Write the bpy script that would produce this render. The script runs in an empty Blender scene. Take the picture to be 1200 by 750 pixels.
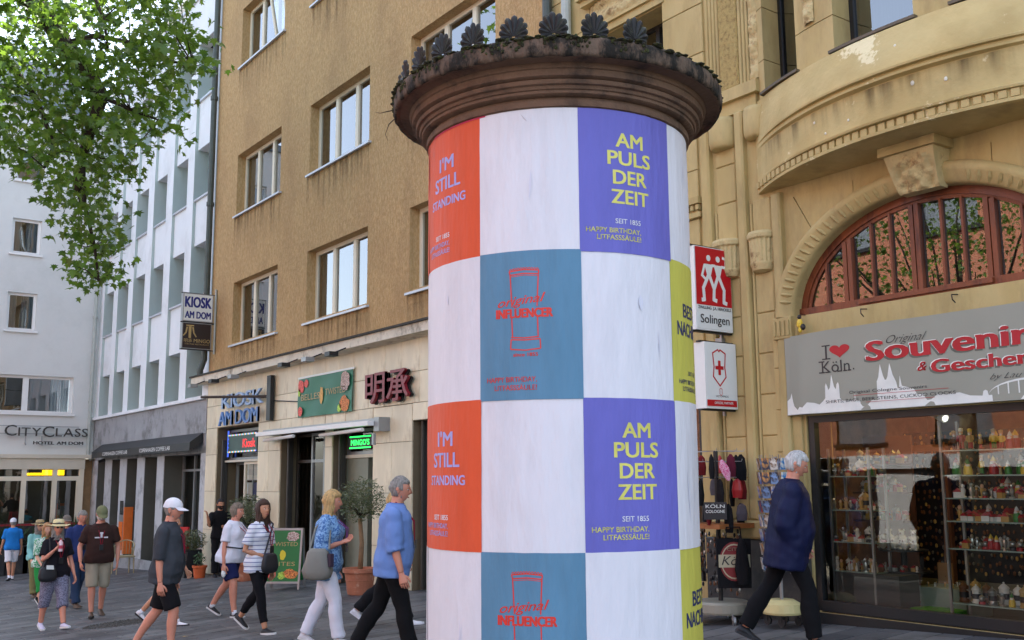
import bpy, bmesh, math, random
import numpy as np
from mathutils import Vector, Matrix, noise
random.seed(7)
R_ = math.radians
scn = bpy.context.scene
COL = scn.collection

# ------------------------------------------------------------------ camera, sky, sun, exposure
cam_d = bpy.data.cameras.new('camera'); cam = bpy.data.objects.new('camera', cam_d); COL.objects.link(cam)
cam_d.sensor_width = 36; cam_d.lens = 36.23; cam_d.clip_start = .05; cam_d.clip_end = 2000
def set_cam(pitch, roll, yaw):
    cp, sp = math.cos(pitch), math.sin(pitch)
    F = Vector((math.sin(yaw) * cp, math.cos(yaw) * cp, sp))
    R = Vector((math.cos(yaw), -math.sin(yaw), 0)); U = R.cross(F)
    c, s = math.cos(roll), math.sin(roll)
    R2 = R * c + U * s; U2 = U * c - R * s
    cam.matrix_world = Matrix(((R2.x, U2.x, -F.x, 0), (R2.y, U2.y, -F.y, 0), (R2.z, U2.z, -F.z, 0), (0, 0, 0, 1)))
set_cam(.15445, -.007486, .62738)
scn.camera = cam
SUN = Vector((.80, .30, 1.12)).normalized()
w = bpy.data.worlds.new('World'); scn.world = w; w.use_nodes = True
nt = w.node_tree; nt.nodes.clear()
sky = nt.nodes.new('ShaderNodeTexSky'); sky.sky_type = 'NISHITA'; sky.sun_disc = False
sky.sun_elevation = math.asin(SUN.z); sky.sun_rotation = math.atan2(SUN.x, SUN.y)
sky.dust_density = 2.2; sky.ozone_density = 1.0
bg = nt.nodes.new('ShaderNodeBackground'); bg.inputs['Strength'].default_value = .15
wo = nt.nodes.new('ShaderNodeOutputWorld')
hsv = nt.nodes.new('ShaderNodeHueSaturation'); hsv.inputs['Saturation'].default_value = .72
nt.links.new(sky.outputs[0], hsv.inputs['Color']); nt.links.new(hsv.outputs[0], bg.inputs[0]); nt.links.new(bg.outputs[0], wo.inputs[0])
sl = bpy.data.lights.new('sun', 'SUN'); so = bpy.data.objects.new('sun', sl); COL.objects.link(so)
sl.energy = 4.0; sl.angle = R_(.5); sl.color = (1, .95, .88)
so.rotation_euler = (-SUN).to_track_quat('-Z', 'Y').to_euler()
scn.view_settings.view_transform = 'Standard'; scn.view_settings.look = 'None'
scn.view_settings.gamma = 1; scn.view_settings.exposure = 2.2
try:
    scn.cycles.max_bounces = 8; scn.cycles.transparent_max_bounces = 16
except Exception: pass

# ------------------------------------------------------------------ material helpers
def lin(c): return tuple((x / 12.92 if x <= .04045 else ((x + .055) / 1.055) ** 2.4) for x in c)
def S(r, g, b): return lin((r / 255, g / 255, b / 255))
MATS = {}
def mat(name, col, rough=.8, var=.12, s=3.0, bump=0.0, bs=60.0, metal=0.0, spec=.5, rnd=0.0, stain=None, st_s=1.2, st_lo=.5, st_hi=.62, emit=None, es=1.0, stretch=None, col2=None, trans=0, sheen=0):
    if name in MATS: return MATS[name]
    m = bpy.data.materials.new(name); m.use_nodes = True; n = m.node_tree.nodes; L = m.node_tree.links
    b = n['Principled BSDF']; b.inputs['Roughness'].default_value = rough; b.inputs['Metallic'].default_value = metal
    b.inputs['Specular IOR Level'].default_value = spec
    g = n.new('ShaderNodeNewGeometry'); vec = g.outputs['Position']
    tc = n.new('ShaderNodeTexCoord'); vec = tc.outputs['Object']
    if stretch:
        mp = n.new('ShaderNodeMapping'); mp.inputs['Scale'].default_value = stretch; L.new(vec, mp.inputs[0]); vec = mp.outputs[0]
    nz = n.new('ShaderNodeTexNoise'); nz.inputs['Scale'].default_value = s; nz.inputs['Detail'].default_value = 6; nz.inputs['Roughness'].default_value = .62
    L.new(vec, nz.inputs['Vector'])
    mr = n.new('ShaderNodeMapRange'); mr.inputs[1].default_value = .3; mr.inputs[2].default_value = .7
    mr.inputs[3].default_value = 1 - var; mr.inputs[4].default_value = 1 + var; L.new(nz.outputs[0], mr.inputs[0])
    val = mr.outputs[0]
    if rnd:
        oi = n.new('ShaderNodeObjectInfo'); m2 = n.new('ShaderNodeMapRange'); m2.inputs[3].default_value = 1 - rnd; m2.inputs[4].default_value = 1 + rnd
        L.new(oi.outputs['Random'], m2.inputs[0]); mu = n.new('ShaderNodeMath'); mu.operation = 'MULTIPLY'; L.new(val, mu.inputs[0]); L.new(m2.outputs[0], mu.inputs[1]); val = mu.outputs[0]
    hs = n.new('ShaderNodeVectorMath'); hs.operation = 'SCALE'; hs.inputs[0].default_value = col
    src = None
    if col2:
        n2 = n.new('ShaderNodeTexNoise'); n2.inputs['Scale'].default_value = s * 1.7; n2.inputs['Detail'].default_value = 4; L.new(vec, n2.inputs['Vector'])
        r2 = n.new('ShaderNodeMapRange'); r2.inputs[1].default_value = .42; r2.inputs[2].default_value = .58; L.new(n2.outputs[0], r2.inputs[0])
        mx = n.new('ShaderNodeMix'); mx.data_type = 'RGBA'; mx.inputs[6].default_value = (*col, 1); mx.inputs[7].default_value = (*col2, 1); L.new(r2.outputs[0], mx.inputs[0])
        L.new(mx.outputs[2], hs.inputs[0])
    L.new(val, hs.inputs['Scale']); out = hs.outputs[0]
    if stain:
        n3 = n.new('ShaderNodeTexNoise'); n3.inputs['Scale'].default_value = st_s; n3.inputs['Detail'].default_value = 8; n3.inputs['Roughness'].default_value = .7; L.new(vec, n3.inputs['Vector'])
        r3 = n.new('ShaderNodeMapRange'); r3.inputs[1].default_value = st_lo; r3.inputs[2].default_value = st_hi; L.new(n3.outputs[0], r3.inputs[0])
        mx = n.new('ShaderNodeMix'); mx.data_type = 'RGBA'; mx.inputs[7].default_value = (*stain, 1); L.new(out, mx.inputs[6]); L.new(r3.outputs[0], mx.inputs[0]); out = mx.outputs[2]
    L.new(out, b.inputs['Base Color'])
    if bump:
        nb = n.new('ShaderNodeTexNoise'); nb.inputs['Scale'].default_value = bs; nb.inputs['Detail'].default_value = 5; L.new(vec, nb.inputs['Vector'])
        bm = n.new('ShaderNodeBump'); bm.inputs['Strength'].default_value = bump; bm.inputs['Distance'].default_value = .02
        L.new(nb.outputs[0], bm.inputs['Height']); L.new(bm.outputs[0], b.inputs['Normal'])
    if emit: b.inputs['Emission Color'].default_value = (*emit, 1); b.inputs['Emission Strength'].default_value = es
    MATS[name] = m; return m
def glass(name, tint=(.75, .8, .78), ior=1.6, rough=.01, add=.0):
    m = bpy.data.materials.new(name); m.use_nodes = True; n = m.node_tree.nodes; L = m.node_tree.links
    n.clear(); o = n.new('ShaderNodeOutputMaterial'); t = n.new('ShaderNodeBsdfTransparent'); t.inputs[0].default_value = (*tint, 1)
    g = n.new('ShaderNodeBsdfGlossy'); g.inputs['Roughness'].default_value = rough; g.inputs[0].default_value = (1, 1, 1, 1)
    f = n.new('ShaderNodeFresnel'); f.inputs[0].default_value = ior
    a = n.new('ShaderNodeMath'); a.operation = 'ADD'; a.inputs[1].default_value = add; a.use_clamp = True; L.new(f.outputs[0], a.inputs[0])
    nz = n.new('ShaderNodeTexNoise'); nz.inputs['Scale'].default_value = .9; tc = n.new('ShaderNodeTexCoord'); L.new(tc.outputs['Object'], nz.inputs['Vector'])
    bm = n.new('ShaderNodeBump'); bm.inputs['Strength'].default_value = .05; bm.inputs['Distance'].default_value = .05; L.new(nz.outputs[0], bm.inputs['Height']); L.new(bm.outputs[0], g.inputs['Normal'])
    x = n.new('ShaderNodeMixShader'); L.new(a.outputs[0], x.inputs[0]); L.new(t.outputs[0], x.inputs[1]); L.new(g.outputs[0], x.inputs[2]); L.new(x.outputs[0], o.inputs[0])
    MATS[name] = m; return m

# ------------------------------------------------------------------ mesh helpers
def streaks(name, col, dens=.5, sx=9.0):
    m = bpy.data.materials.new(name); m.use_nodes = True; n = m.node_tree.nodes; L = m.node_tree.links; b = n['Principled BSDF']; b.inputs['Base Color'].default_value = (*col, 1); b.inputs['Roughness'].default_value = .95
    tc = n.new('ShaderNodeTexCoord'); mp = n.new('ShaderNodeMapping'); mp.inputs['Scale'].default_value = (sx, sx, .7); L.new(tc.outputs['Object'], mp.inputs[0]); nz = n.new('ShaderNodeTexNoise'); nz.inputs['Scale'].default_value = 1; nz.inputs['Detail'].default_value = 5; L.new(mp.outputs[0], nz.inputs['Vector'])
    r = n.new('ShaderNodeMapRange'); r.inputs[1].default_value = .45; r.inputs[2].default_value = .75; L.new(nz.outputs[0], r.inputs[0]); sp = n.new('ShaderNodeSeparateXYZ'); L.new(tc.outputs['Generated'], sp.inputs[0])
    p = n.new('ShaderNodeMath'); p.operation = 'POWER'; p.inputs[1].default_value = 1.6; L.new(sp.outputs['Z'], p.inputs[0]); q = n.new('ShaderNodeMath'); q.operation = 'MULTIPLY'; L.new(p.outputs[0], q.inputs[0]); L.new(r.outputs[0], q.inputs[1]); w_ = n.new('ShaderNodeMath'); w_.operation = 'MULTIPLY'; w_.inputs[1].default_value = dens; w_.use_clamp = True; L.new(q.outputs[0], w_.inputs[0]); L.new(w_.outputs[0], b.inputs['Alpha']); return m
class MB:
    def __init__(s): s.v = []; s.f = []; s.m = []
    def add(s, vs, fs, mi=0):
        k = len(s.v); s.v += [tuple(v) for v in vs]; s.f += [tuple(i + k for i in f) for f in fs]; s.m += [mi] * len(fs); return s
    def box(s, x0, x1, y0, y1, z0, z1, mi=0):
        if x0 > x1: x0, x1 = x1, x0
        if y0 > y1: y0, y1 = y1, y0
        if z0 > z1: z0, z1 = z1, z0
        v = [(x, y, z) for x in (x0, x1) for y in (y0, y1) for z in (z0, z1)]
        return s.add(v, [(0, 1, 3, 2), (4, 6, 7, 5), (0, 4, 5, 1), (2, 3, 7, 6), (0, 2, 6, 4), (1, 5, 7, 3)], mi)
    def bbox(s, x0, x1, y0, y1, z0, z1, b=.01, mi=0):
        # box with small chamfers on the -x face (fronts of facade pieces)
        if x0 > x1: x0, x1 = x1, x0
        if y0 > y1: y0, y1 = y1, y0
        if z0 > z1: z0, z1 = z1, z0
        v = [(x1, y0, z0), (x1, y1, z0), (x1, y1, z1), (x1, y0, z1), (x0 + b, y0, z0), (x0 + b, y1, z0), (x0 + b, y1, z1), (x0 + b, y0, z1),
             (x0, y0 + b, z0 + b), (x0, y1 - b, z0 + b), (x0, y1 - b, z1 - b), (x0, y0 + b, z1 - b)]
        f = [(0, 1, 2, 3), (0, 4, 5, 1), (1, 5, 6, 2), (2, 6, 7, 3), (3, 7, 4, 0), (4, 8, 9, 5), (5, 9, 10, 6), (6, 10, 11, 7), (7, 11, 8, 4), (8, 11, 10, 9)]
        return s.add(v, f, mi)
    def xf(s, M, k=0):
        s.v = s.v[:k] + [tuple(M @ Vector(v)) for v in s.v[k:]]; return s
    def tube(s, pts, r, n=8, mi=0, caps=True):
        pts = [Vector(p) for p in pts]; N = len(pts)
        rs = r if isinstance(r, (list, tuple)) else [r] * N
        t0 = (pts[1] - pts[0]).normalized(); a = t0.orthogonal().normalized(); k = len(s.v)
        vs = []
        for i, p in enumerate(pts):
            t = ((pts[min(i + 1, N - 1)] - pts[max(i - 1, 0)])).normalized()
            a = (a - t * a.dot(t)).normalized(); b = t.cross(a)
            for j in range(n):
                th = 2 * math.pi * j / n; vs.append(p + (a * math.cos(th) + b * math.sin(th)) * rs[i])
        fs = [(i * n + j, i * n + (j + 1) % n, (i + 1) * n + (j + 1) % n, (i + 1) * n + j) for i in range(N - 1) for j in range(n)]
        if caps: fs += [tuple(range(n))[::-1], tuple((N - 1) * n + j for j in range(n))]
        return s.add(vs, fs, mi)
    def lathe(s, prof, n=32, c=(0, 0, 0), mi=0, a0=0, a1=2 * math.pi, jit=0):
        full = abs(a1 - a0 - 2 * math.pi) < 1e-6; m = n if full else n + 1; vs = []
        for (r, z) in prof:
            for j in range(m):
                th = a0 + (a1 - a0) * j / n; vs.append((c[0] + r * math.cos(th), c[1] + r * math.sin(th), c[2] + z))
        fs = [(i * m + j, i * m + (j + 1) % m, (i + 1) * m + (j + 1) % m, (i + 1) * m + j) for i in range(len(prof) - 1) for j in range(m if full else m - 1)]
        return s.add(vs, fs, mi)
    def sphere(s, c, r, n=10, m=6, mi=0):
        r = r if isinstance(r, (tuple, list)) else (r, r, r); vs = []
        for i in range(m + 1):
            ph = math.pi * i / m
            for j in range(n):
                th = 2 * math.pi * j / n; vs.append((c[0] + r[0] * math.sin(ph) * math.cos(th), c[1] + r[1] * math.sin(ph) * math.sin(th), c[2] + r[2] * math.cos(ph)))
        return s.add(vs, [(i * n + j, (i + 1) * n + j, (i + 1) * n + (j + 1) % n, i * n + (j + 1) % n) for i in range(m) for j in range(n)], mi)
    def loft(s, rings, mi=0, caps=True):
        n = len(rings[0]); vs = [v for r in rings for v in r]
        fs = [(i * n + j, i * n + (j + 1) % n, (i + 1) * n + (j + 1) % n, (i + 1) * n + j) for i in range(len(rings) - 1) for j in range(n)]
        if caps: fs += [tuple(range(n))[::-1], tuple((len(rings) - 1) * n + j for j in range(n))]
        return s.add(vs, fs, mi)
    def prism(s, poly, fn, d0, d1, mi=0):
        # poly of (u, v); fn(u, v, d) -> point
        n = len(poly); vs = [fn(u, v, d0) for u, v in poly] + [fn(u, v, d1) for u, v in poly]
        return s.add(vs, [tuple(range(n))[::-1], tuple(range(n, 2 * n))] + [(i, (i + 1) % n, n + (i + 1) % n, n + i) for i in range(n)], mi)
    def mesh(s, name, mats, smooth=False):
        me = bpy.data.meshes.new(name); me.from_pydata(s.v, [], s.f)
        for m in (mats if isinstance(mats, (list, tuple)) else [mats]): me.materials.append(m)
        if any(s.m): me.polygons.foreach_set('material_index', s.m)
        if smooth: me.polygons.foreach_set('use_smooth', [True] * len(me.polygons))
        me.validate(); me.update(); return me
def wl(o):
    v = Vector((0, 0, 0))
    while o: v = v + o.location; o = o.parent
    return v
def put(name, me, parent=None, world=True, loc=None, label=None, kind=None, cat=None, group=None, rot=None):
    o = bpy.data.objects.new(name, me); COL.objects.link(o)
    if parent:
        o.parent = parent
        if world: o.location = -wl(parent)
    if loc is not None: o.location = (Vector(loc) - wl(parent)) if (parent and world) else Vector(loc)
    if rot is not None: o.rotation_euler = rot
    if label: o['label'] = label
    if kind: o['kind'] = kind
    if cat: o['category'] = cat
    if group: o['group'] = group
    return o
def part(name, mb, mats, parent=None, smooth=False, **k): return put(name, mb.mesh(name, mats, smooth), parent, **k)
def thing(name, label, cat, loc=(0, 0, 0), rz=0, group=None):
    o = bpy.data.objects.new(name, None); COL.objects.link(o); o.location = loc; o.rotation_euler = (0, 0, rz)
    o.empty_display_size = .2
    o['label'] = label; o['category'] = cat
    if group: o['group'] = group
    return o
def copy_tree(o, parent=None):
    c = o.copy(); COL.objects.link(c)
    if parent: c.parent = parent
    for ch in list(o.children): copy_tree(ch, c)
    return c
def smooth_by_angle(me, deg=40):
    me.polygons.foreach_set('use_smooth', [True] * len(me.polygons))
    try: me.set_sharp_from_angle(angle=R_(deg))
    except Exception: pass
    return me

# ------------------------------------------------------------------ lettering (built-in font turned into mesh)
_cap = [None]
_rt = {}
def raw_text(body, bold, shear, spacing=1.0, italic=0):
    key = (body, bold, shear, spacing)
    if key not in _rt: _rt[key] = raw_text0(*key)
    return _rt[key]
def raw_text0(body, bold, shear, spacing=1.0, italic=0):
    c = bpy.data.curves.new('t', 'FONT'); c.body = body; c.size = 1; c.offset = bold; c.shear = shear; c.space_character = spacing
    c.resolution_u = 3; c.fill_mode = 'FRONT'
    o = bpy.data.objects.new('t', c)
    me = bpy.data.meshes.new_from_object(o); bpy.data.objects.remove(o); bpy.data.curves.remove(c)
    v = [tuple(x.co) for x in me.vertices]; f = [tuple(p.vertices) for p in me.polygons]; bpy.data.meshes.remove(me); return v, f
def text(mb, body, fn, cap, bold=0.0, *a, **k):
    """heavier weights are drawn as slightly shifted strokes, each a hair in front of the last"""
    if bold <= .004 or not body.strip(): return text1(mb, body, fn, cap, min(bold, 0), *a, **k)
    s_ = bold * cap / .7 * 1.0; n = 2 if not k.get('depth') else 1
    if k.get('width'): k['width'] = max(k['width'] - 2 * s_, .01)
    i = 0
    for dy in (-.45, .45):
        for q in range(-n, n + 1):
            e = i * .00007; i += 1
            text1(mb, body, (lambda u, v, d, q=q, dy=dy, e=e: fn(u + s_ * q / n, v + s_ * dy, d + (e if d else e))), cap - s_ * .9 if True else cap, 0, *a, **k)
def text1(mb, body, fn, cap, bold=0.0, align='c', wid=1.0, shear=0.0, spacing=1.0, depth=0, mi=0, width=None, pos=(0, 0)):
    """letters with capital height cap; fn(u, v, d) places them; v=0 at the baseline"""
    if _cap[0] is None:
        v, _ = raw_text('H', 0, 0); _cap[0] = max(p[1] for p in v) - min(p[1] for p in v)
    v, f = raw_text(body, bold, shear, spacing)
    if not v: return
    k = cap / _cap[0]; x0 = min(p[0] for p in v); x1 = max(p[0] for p in v)
    kx = k * wid if width is None else width / (x1 - x0)
    off = {'c': -(x0 + x1) / 2, 'l': -x0, 'r': -x1}[align]
    P2 = [((p[0] + off) * kx + pos[0], p[1] * k + pos[1]) for p in v]
    n = len(P2)
    if depth:
        vs = [fn(a, b, depth) for a, b in P2] + [fn(a, b, 0) for a, b in P2]
        ed = {}
        for q in f:
            for i in range(len(q)): e = (q[i], q[(i + 1) % len(q)]); ed[e] = ed.get(e, 0) + 1
        side = [(a, b, b + n, a + n) for (a, b) in ed if (b, a) not in ed]
        mb.add(vs, [tuple(q) for q in f] + [(q[1], q[0], q[3], q[2]) for q in side], mi)
    else: mb.add([fn(a, b, 0) for a, b in P2], f, mi)
def on_x(y0, z0, x, ):       # facade facing -x, reading along -y
    return lambda u, v, d: (x - d, y0 - u, z0 + v)
def on_y(x0, z0, y):         # surface facing -y, reading along +x
    return lambda u, v, d: (x0 + u, y - d, z0 + v)

def ground_z(x, y): return -1.162 - .04 * y - .06 * (8.8 - x)
D = 8.8
# ------------------------------------------------------------------ materials
STUCCO = mat('ochre_stucco', S(190, 157, 110), .92, .12, 13, .9, 40, col2=S(176, 142, 93), stain=S(154, 122, 82), st_s=.7, st_lo=.48, st_hi=.85, stretch=(1.3, 1.3, .55))
TRAV = mat('travertine', S(222, 209, 178), .42, .14, 2.2, .1, 60, rnd=.09, stain=S(150, 120, 78), st_s=1.6, st_lo=.55, st_hi=.75, stretch=(1, 1, .35), spec=.6)
GROUT = mat('dark_joint', S(110, 96, 74), .95)
WHITEP = mat('white_facade_paint', S(226, 229, 230), .8, .04, 1.0, .1, 50, stain=S(196, 198, 196), st_s=.7, st_lo=.5, st_hi=.8)
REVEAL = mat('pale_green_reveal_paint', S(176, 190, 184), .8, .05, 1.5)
CONC = mat('grey_concrete', S(152, 153, 154), .8, .12, 1.6, .2, 30, stain=S(116, 116, 114), st_s=1.3)
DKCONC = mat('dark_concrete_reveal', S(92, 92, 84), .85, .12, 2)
HOTEL = mat('hotel_render', S(214, 215, 210), .85, .04, 1.2, .15, 60, stain=S(186, 188, 182), st_s=.6, st_lo=.5, st_hi=.85)
CREAM = mat('cream_trim', S(206, 198, 178), .7, .05)
SAND = mat('painted_sandstone', S(192, 170, 116), .78, .08, 1.5, .3, 22, col2=S(184, 161, 106), stain=S(140, 120, 82), st_s=1.6, st_lo=.48, st_hi=.82, rnd=.04, stretch=(1.2, 1.2, .4))
SANDR = mat('stippled_sandstone', S(180, 156, 98), .95, .2, 40, 1.0, 70, stain=S(146, 122, 76), st_s=20, st_lo=.5, st_hi=.6)
SANDC = mat('carved_sandstone', S(198, 178, 128), .85, .15, 6, .5, 30, stain=S(142, 116, 76), st_s=6, st_lo=.52, st_hi=.66)
PATCH = mat('pale_plaster_patch', S(214, 196, 146), .85, .1, 6)
FRAMEW = mat('cream_window_frame', S(224, 214, 190), .5, .04)
FRAMEWH = mat('white_window_frame', S(232, 232, 228), .45, .03)
SILL = mat('grey_sill', S(196, 200, 206), .4, .05, metal=.2)
PIPE = mat('dark_zinc_pipe', S(76, 82, 76), .55, .15, 6, metal=.3)
PIPEL = mat('pale_zinc_pipe', S(170, 176, 168), .5, .1, 6)
DARK = mat('dark_room', S(40, 40, 38), .9, .2)
BLACKM = mat('black_metal', S(26, 27, 29), .45, .1)
DKSTONE = mat('black_granite_plinth', S(48, 49, 52), .32, .2, 9, .05, 40, spec=.5, stain=S(70, 68, 64), st_s=3)
WOODR = mat('red_brown_window_wood', S(120, 60, 30), .42, .2, 5, .15, 50, stretch=(1, 1, .3), stain=S(78, 32, 18), st_s=3)
GREYM = mat('grey_aluminium', S(150, 152, 152), .4, .08, metal=.5)
WOODB = mat('bronze_door_frame', S(58, 50, 42), .5, .15, 5)
CURT = mat('sky_tinted_curtain', S(176, 186, 198), .9, .2, 8, stretch=(6, 6, .2))  # blue tint in the cloth stands in for sky mirrored in the hotel panes
CURTD = mat('dark_green_curtain', S(66, 76, 62), .9, .2, 8, stretch=(6, 6, .2))
GL = glass('window_glass', (.5, .55, .53), 1.75, .01, .17)
GLS = glass('shop_glass', (.86, .9, .88), 1.5, .01, .015)
GLH = glass('hotel_glass', (.6, .65, .65), 1.6, .01, .14)
BRICK = None

# ------------------------------------------------------------------ ground
def ground():
    mb = MB(); xs = [-60, -30, -12, 0, 9, 30, 60]; ys = [-60, -20, 0, 20, 36, 60, 90]
    vs = [(x, y, ground_z(x, y) - .012) for x in xs for y in ys]; n = len(ys)
    mb.add(vs, [(i * n + j, (i + 1) * n + j, (i + 1) * n + j + 1, i * n + j + 1) for i in range(len(xs) - 1) for j in range(n - 1)])
    part('ground', mb, mat('joint_sand', S(74, 74, 72), .95, .2, 6, .4, 60), kind='structure')
    # paving slabs, laid in running courses; uneven by a few millimetres
    mb = MB(); rr = random.Random(3); W_, H_ = .60, .30; g = .006
    j = 0; y = 2.2
    while y < 36.4:
        x = -1.6 - (j % 2) * W_ / 2
        while x < 8.74:
            x1 = min(x + W_, 8.75)
            if x1 > .08 * y - 1.4 and x1 - x > .08:
                dz = rr.uniform(-.0016, .0016); b = .007
                def P(a, c, d): return (a, c, ground_z(a, c) + d)
                t = dz
                v = [P(x + g, y + g, -.012), P(x1 - g, y + g, -.012), P(x1 - g, y + H_ - g, -.012), P(x + g, y + H_ - g, -.012),
                     P(x + g + b * .5, y + g + b * .5, t), P(x1 - g - b * .5, y + g + b * .5, t), P(x1 - g - b * .5, y + H_ - g - b * .5, t), P(x + g + b * .5, y + H_ - g - b * .5, t)]
                mb.add(v, [(0, 1, 5, 4), (1, 2, 6, 5), (2, 3, 7, 6), (3, 0, 4, 7), (4, 5, 6, 7)], rr.choice([0, 0, 0, 1, 1, 2]))
            x = x1
        y += H_; j += 1
    sl_ = [mat('paving_slab_%s' % a, c, .5, .14, 3.5, .2, 50, stain=S(58, 57, 56), st_s=1.4, st_lo=.5, st_hi=.72, spec=.35) for a, c in (('mid', S(88, 88, 89)), ('pale', S(106, 105, 104)), ('dark', S(74, 74, 76)))]
    part('paving', mb, sl_, kind='stuff')
ground()
mb = MB(); rr = random.Random(44)
for i in range(260):
    x, y = rr.uniform(2, 8.6), rr.uniform(8, 30); r = rr.uniform(.008, .022); mb.add([(x + r * math.cos(k), y + r * math.sin(k), ground_z(x, y) + .0035) for k in range(6)], [tuple(range(6))], rr.choice([0, 0, 1]))
part('gum_spots', mb, [mat('pale_gum', S(140, 140, 138), .8), mat('dark_gum', S(52, 52, 54), .8)], kind='stuff', label='trodden chewing gum spots on the paving', cat='litter')
def ground_disc(name, label, cat, cx, cy, r, ring, mats, pebbles=0, seed=1):
    t = thing(name, label, cat, (cx, cy, ground_z(cx, cy)))
    rr = random.Random(seed); n = 28; mb = MB()
    def P(a, c, d): return (cx + a, cy + c, ground_z(cx + a, cy + c) + d)
    vs = [P(0, 0, .005)] + [P(r * math.cos(2 * math.pi * i / n) * rr.uniform(.96, 1.03), r * .8 * math.sin(2 * math.pi * i / n) * rr.uniform(.96, 1.03), .005) for i in range(n)]
    mb.add(vs, [(0, 1 + i, 1 + (i + 1) % n) for i in range(n)]); part('bed', mb, mats[0], t)
    mb = MB()
    for i in range(n * 2):
        a = 2 * math.pi * i / (n * 2); q = r * (1 + ring)
        x, y = q * math.cos(a), q * .8 * math.sin(a); s_ = rr.uniform(.035, .06)
        b = P(x, y, .004); mb.sphere((b[0], b[1], b[2] - .006), (s_, s_, .016), 7, 3)
    part('cobble_ring', mb, mats[1], t, kind='stuff')
    if pebbles:
        mb = MB()
        for i in range(pebbles):
            a = rr.uniform(0, 6.28); q = r * math.sqrt(rr.random()) * .95; b = P(q * math.cos(a), q * .8 * math.sin(a), 0); s_ = rr.uniform(.012, .028)
            mb.sphere((b[0], b[1], b[2]), (s_, s_, s_ * .8), 5, 3)
        part('gravel', mb, mats[2], t, kind='stuff')
PEB = mat('dark_gravel', S(70, 68, 64), .9, .3, 30, .5, 60); COB = mat('worn_cobble', S(104, 104, 104), .75, .25, 12, .3, 40)
ground_disc('gravel_patch', 'round patch of dark gravel sunk in the paving near the brown T-shirt man', 'patch', 4.55, 16.3, .52, .1, [PEB, COB, PEB], 420, 2)
ground_disc('manhole_cover', 'small worn round manhole cover in the paving behind the white polo and shorts walkers', 'manhole', 6.25, 17.4, .26, .06, [mat('worn_iron', S(64, 64, 64), .6, .2, 20, .4, 80), COB, PEB], 0, 5)

# ------------------------------------------------------------------ walls with openings
def cells(u0, u1, z0, z1, holes):
    us = sorted({u0, u1, *[h[0] for h in holes], *[h[1] for h in holes]}); zs = sorted({z0, z1, *[h[2] for h in holes], *[h[3] for h in holes]})
    us = [u for u in us if u0 <= u <= u1]; zs = [z for z in zs if z0 <= z <= z1]
    for a, b in zip(us, us[1:]):
        for c, d in zip(zs, zs[1:]):
            if not any(h[0] <= (a + b) / 2 <= h[1] and h[2] <= (c + d) / 2 <= h[3] for h in holes): yield a, b, c, d
def wall_x(mb, x, u0, u1, z0, z1, holes=(), depth=.25, mi=0, rmi=None):
    rmi = mi if rmi is None else rmi
    for a, b, c, d in cells(u0, u1, z0, z1, holes): mb.add([(x, a, c), (x, b, c), (x, b, d), (x, a, d)], [(0, 3, 2, 1)], mi)
    for a, b, c, d in holes:
        q = [(a, c), (b, c), (b, d), (a, d)]
        for i in range(4):
            p, r = q[i], q[(i + 1) % 4]; mb.add([(x, *p), (x, *r), (x + depth, *r), (x + depth, *p)], [(0, 1, 2, 3)], rmi)
def wall_y(mb, y, u0, u1, z0, z1, holes=(), depth=.25, mi=0):
    for a, b, c, d in cells(u0, u1, z0, z1, holes): mb.add([(a, y, c), (b, y, c), (b, y, d), (a, y, d)], [(0, 1, 2, 3)], mi)
    for a, b, c, d in holes:
        q = [(a, c), (b, c), (b, d), (a, d)]
        for i in range(4):
            p, r = q[i], q[(i + 1) % 4]; mb.add([(p[0], y, p[1]), (r[0], y, r[1]), (r[0], y + depth, r[1]), (p[0], y + depth, p[1])], [(0, 3, 2, 1)], mi)
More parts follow.
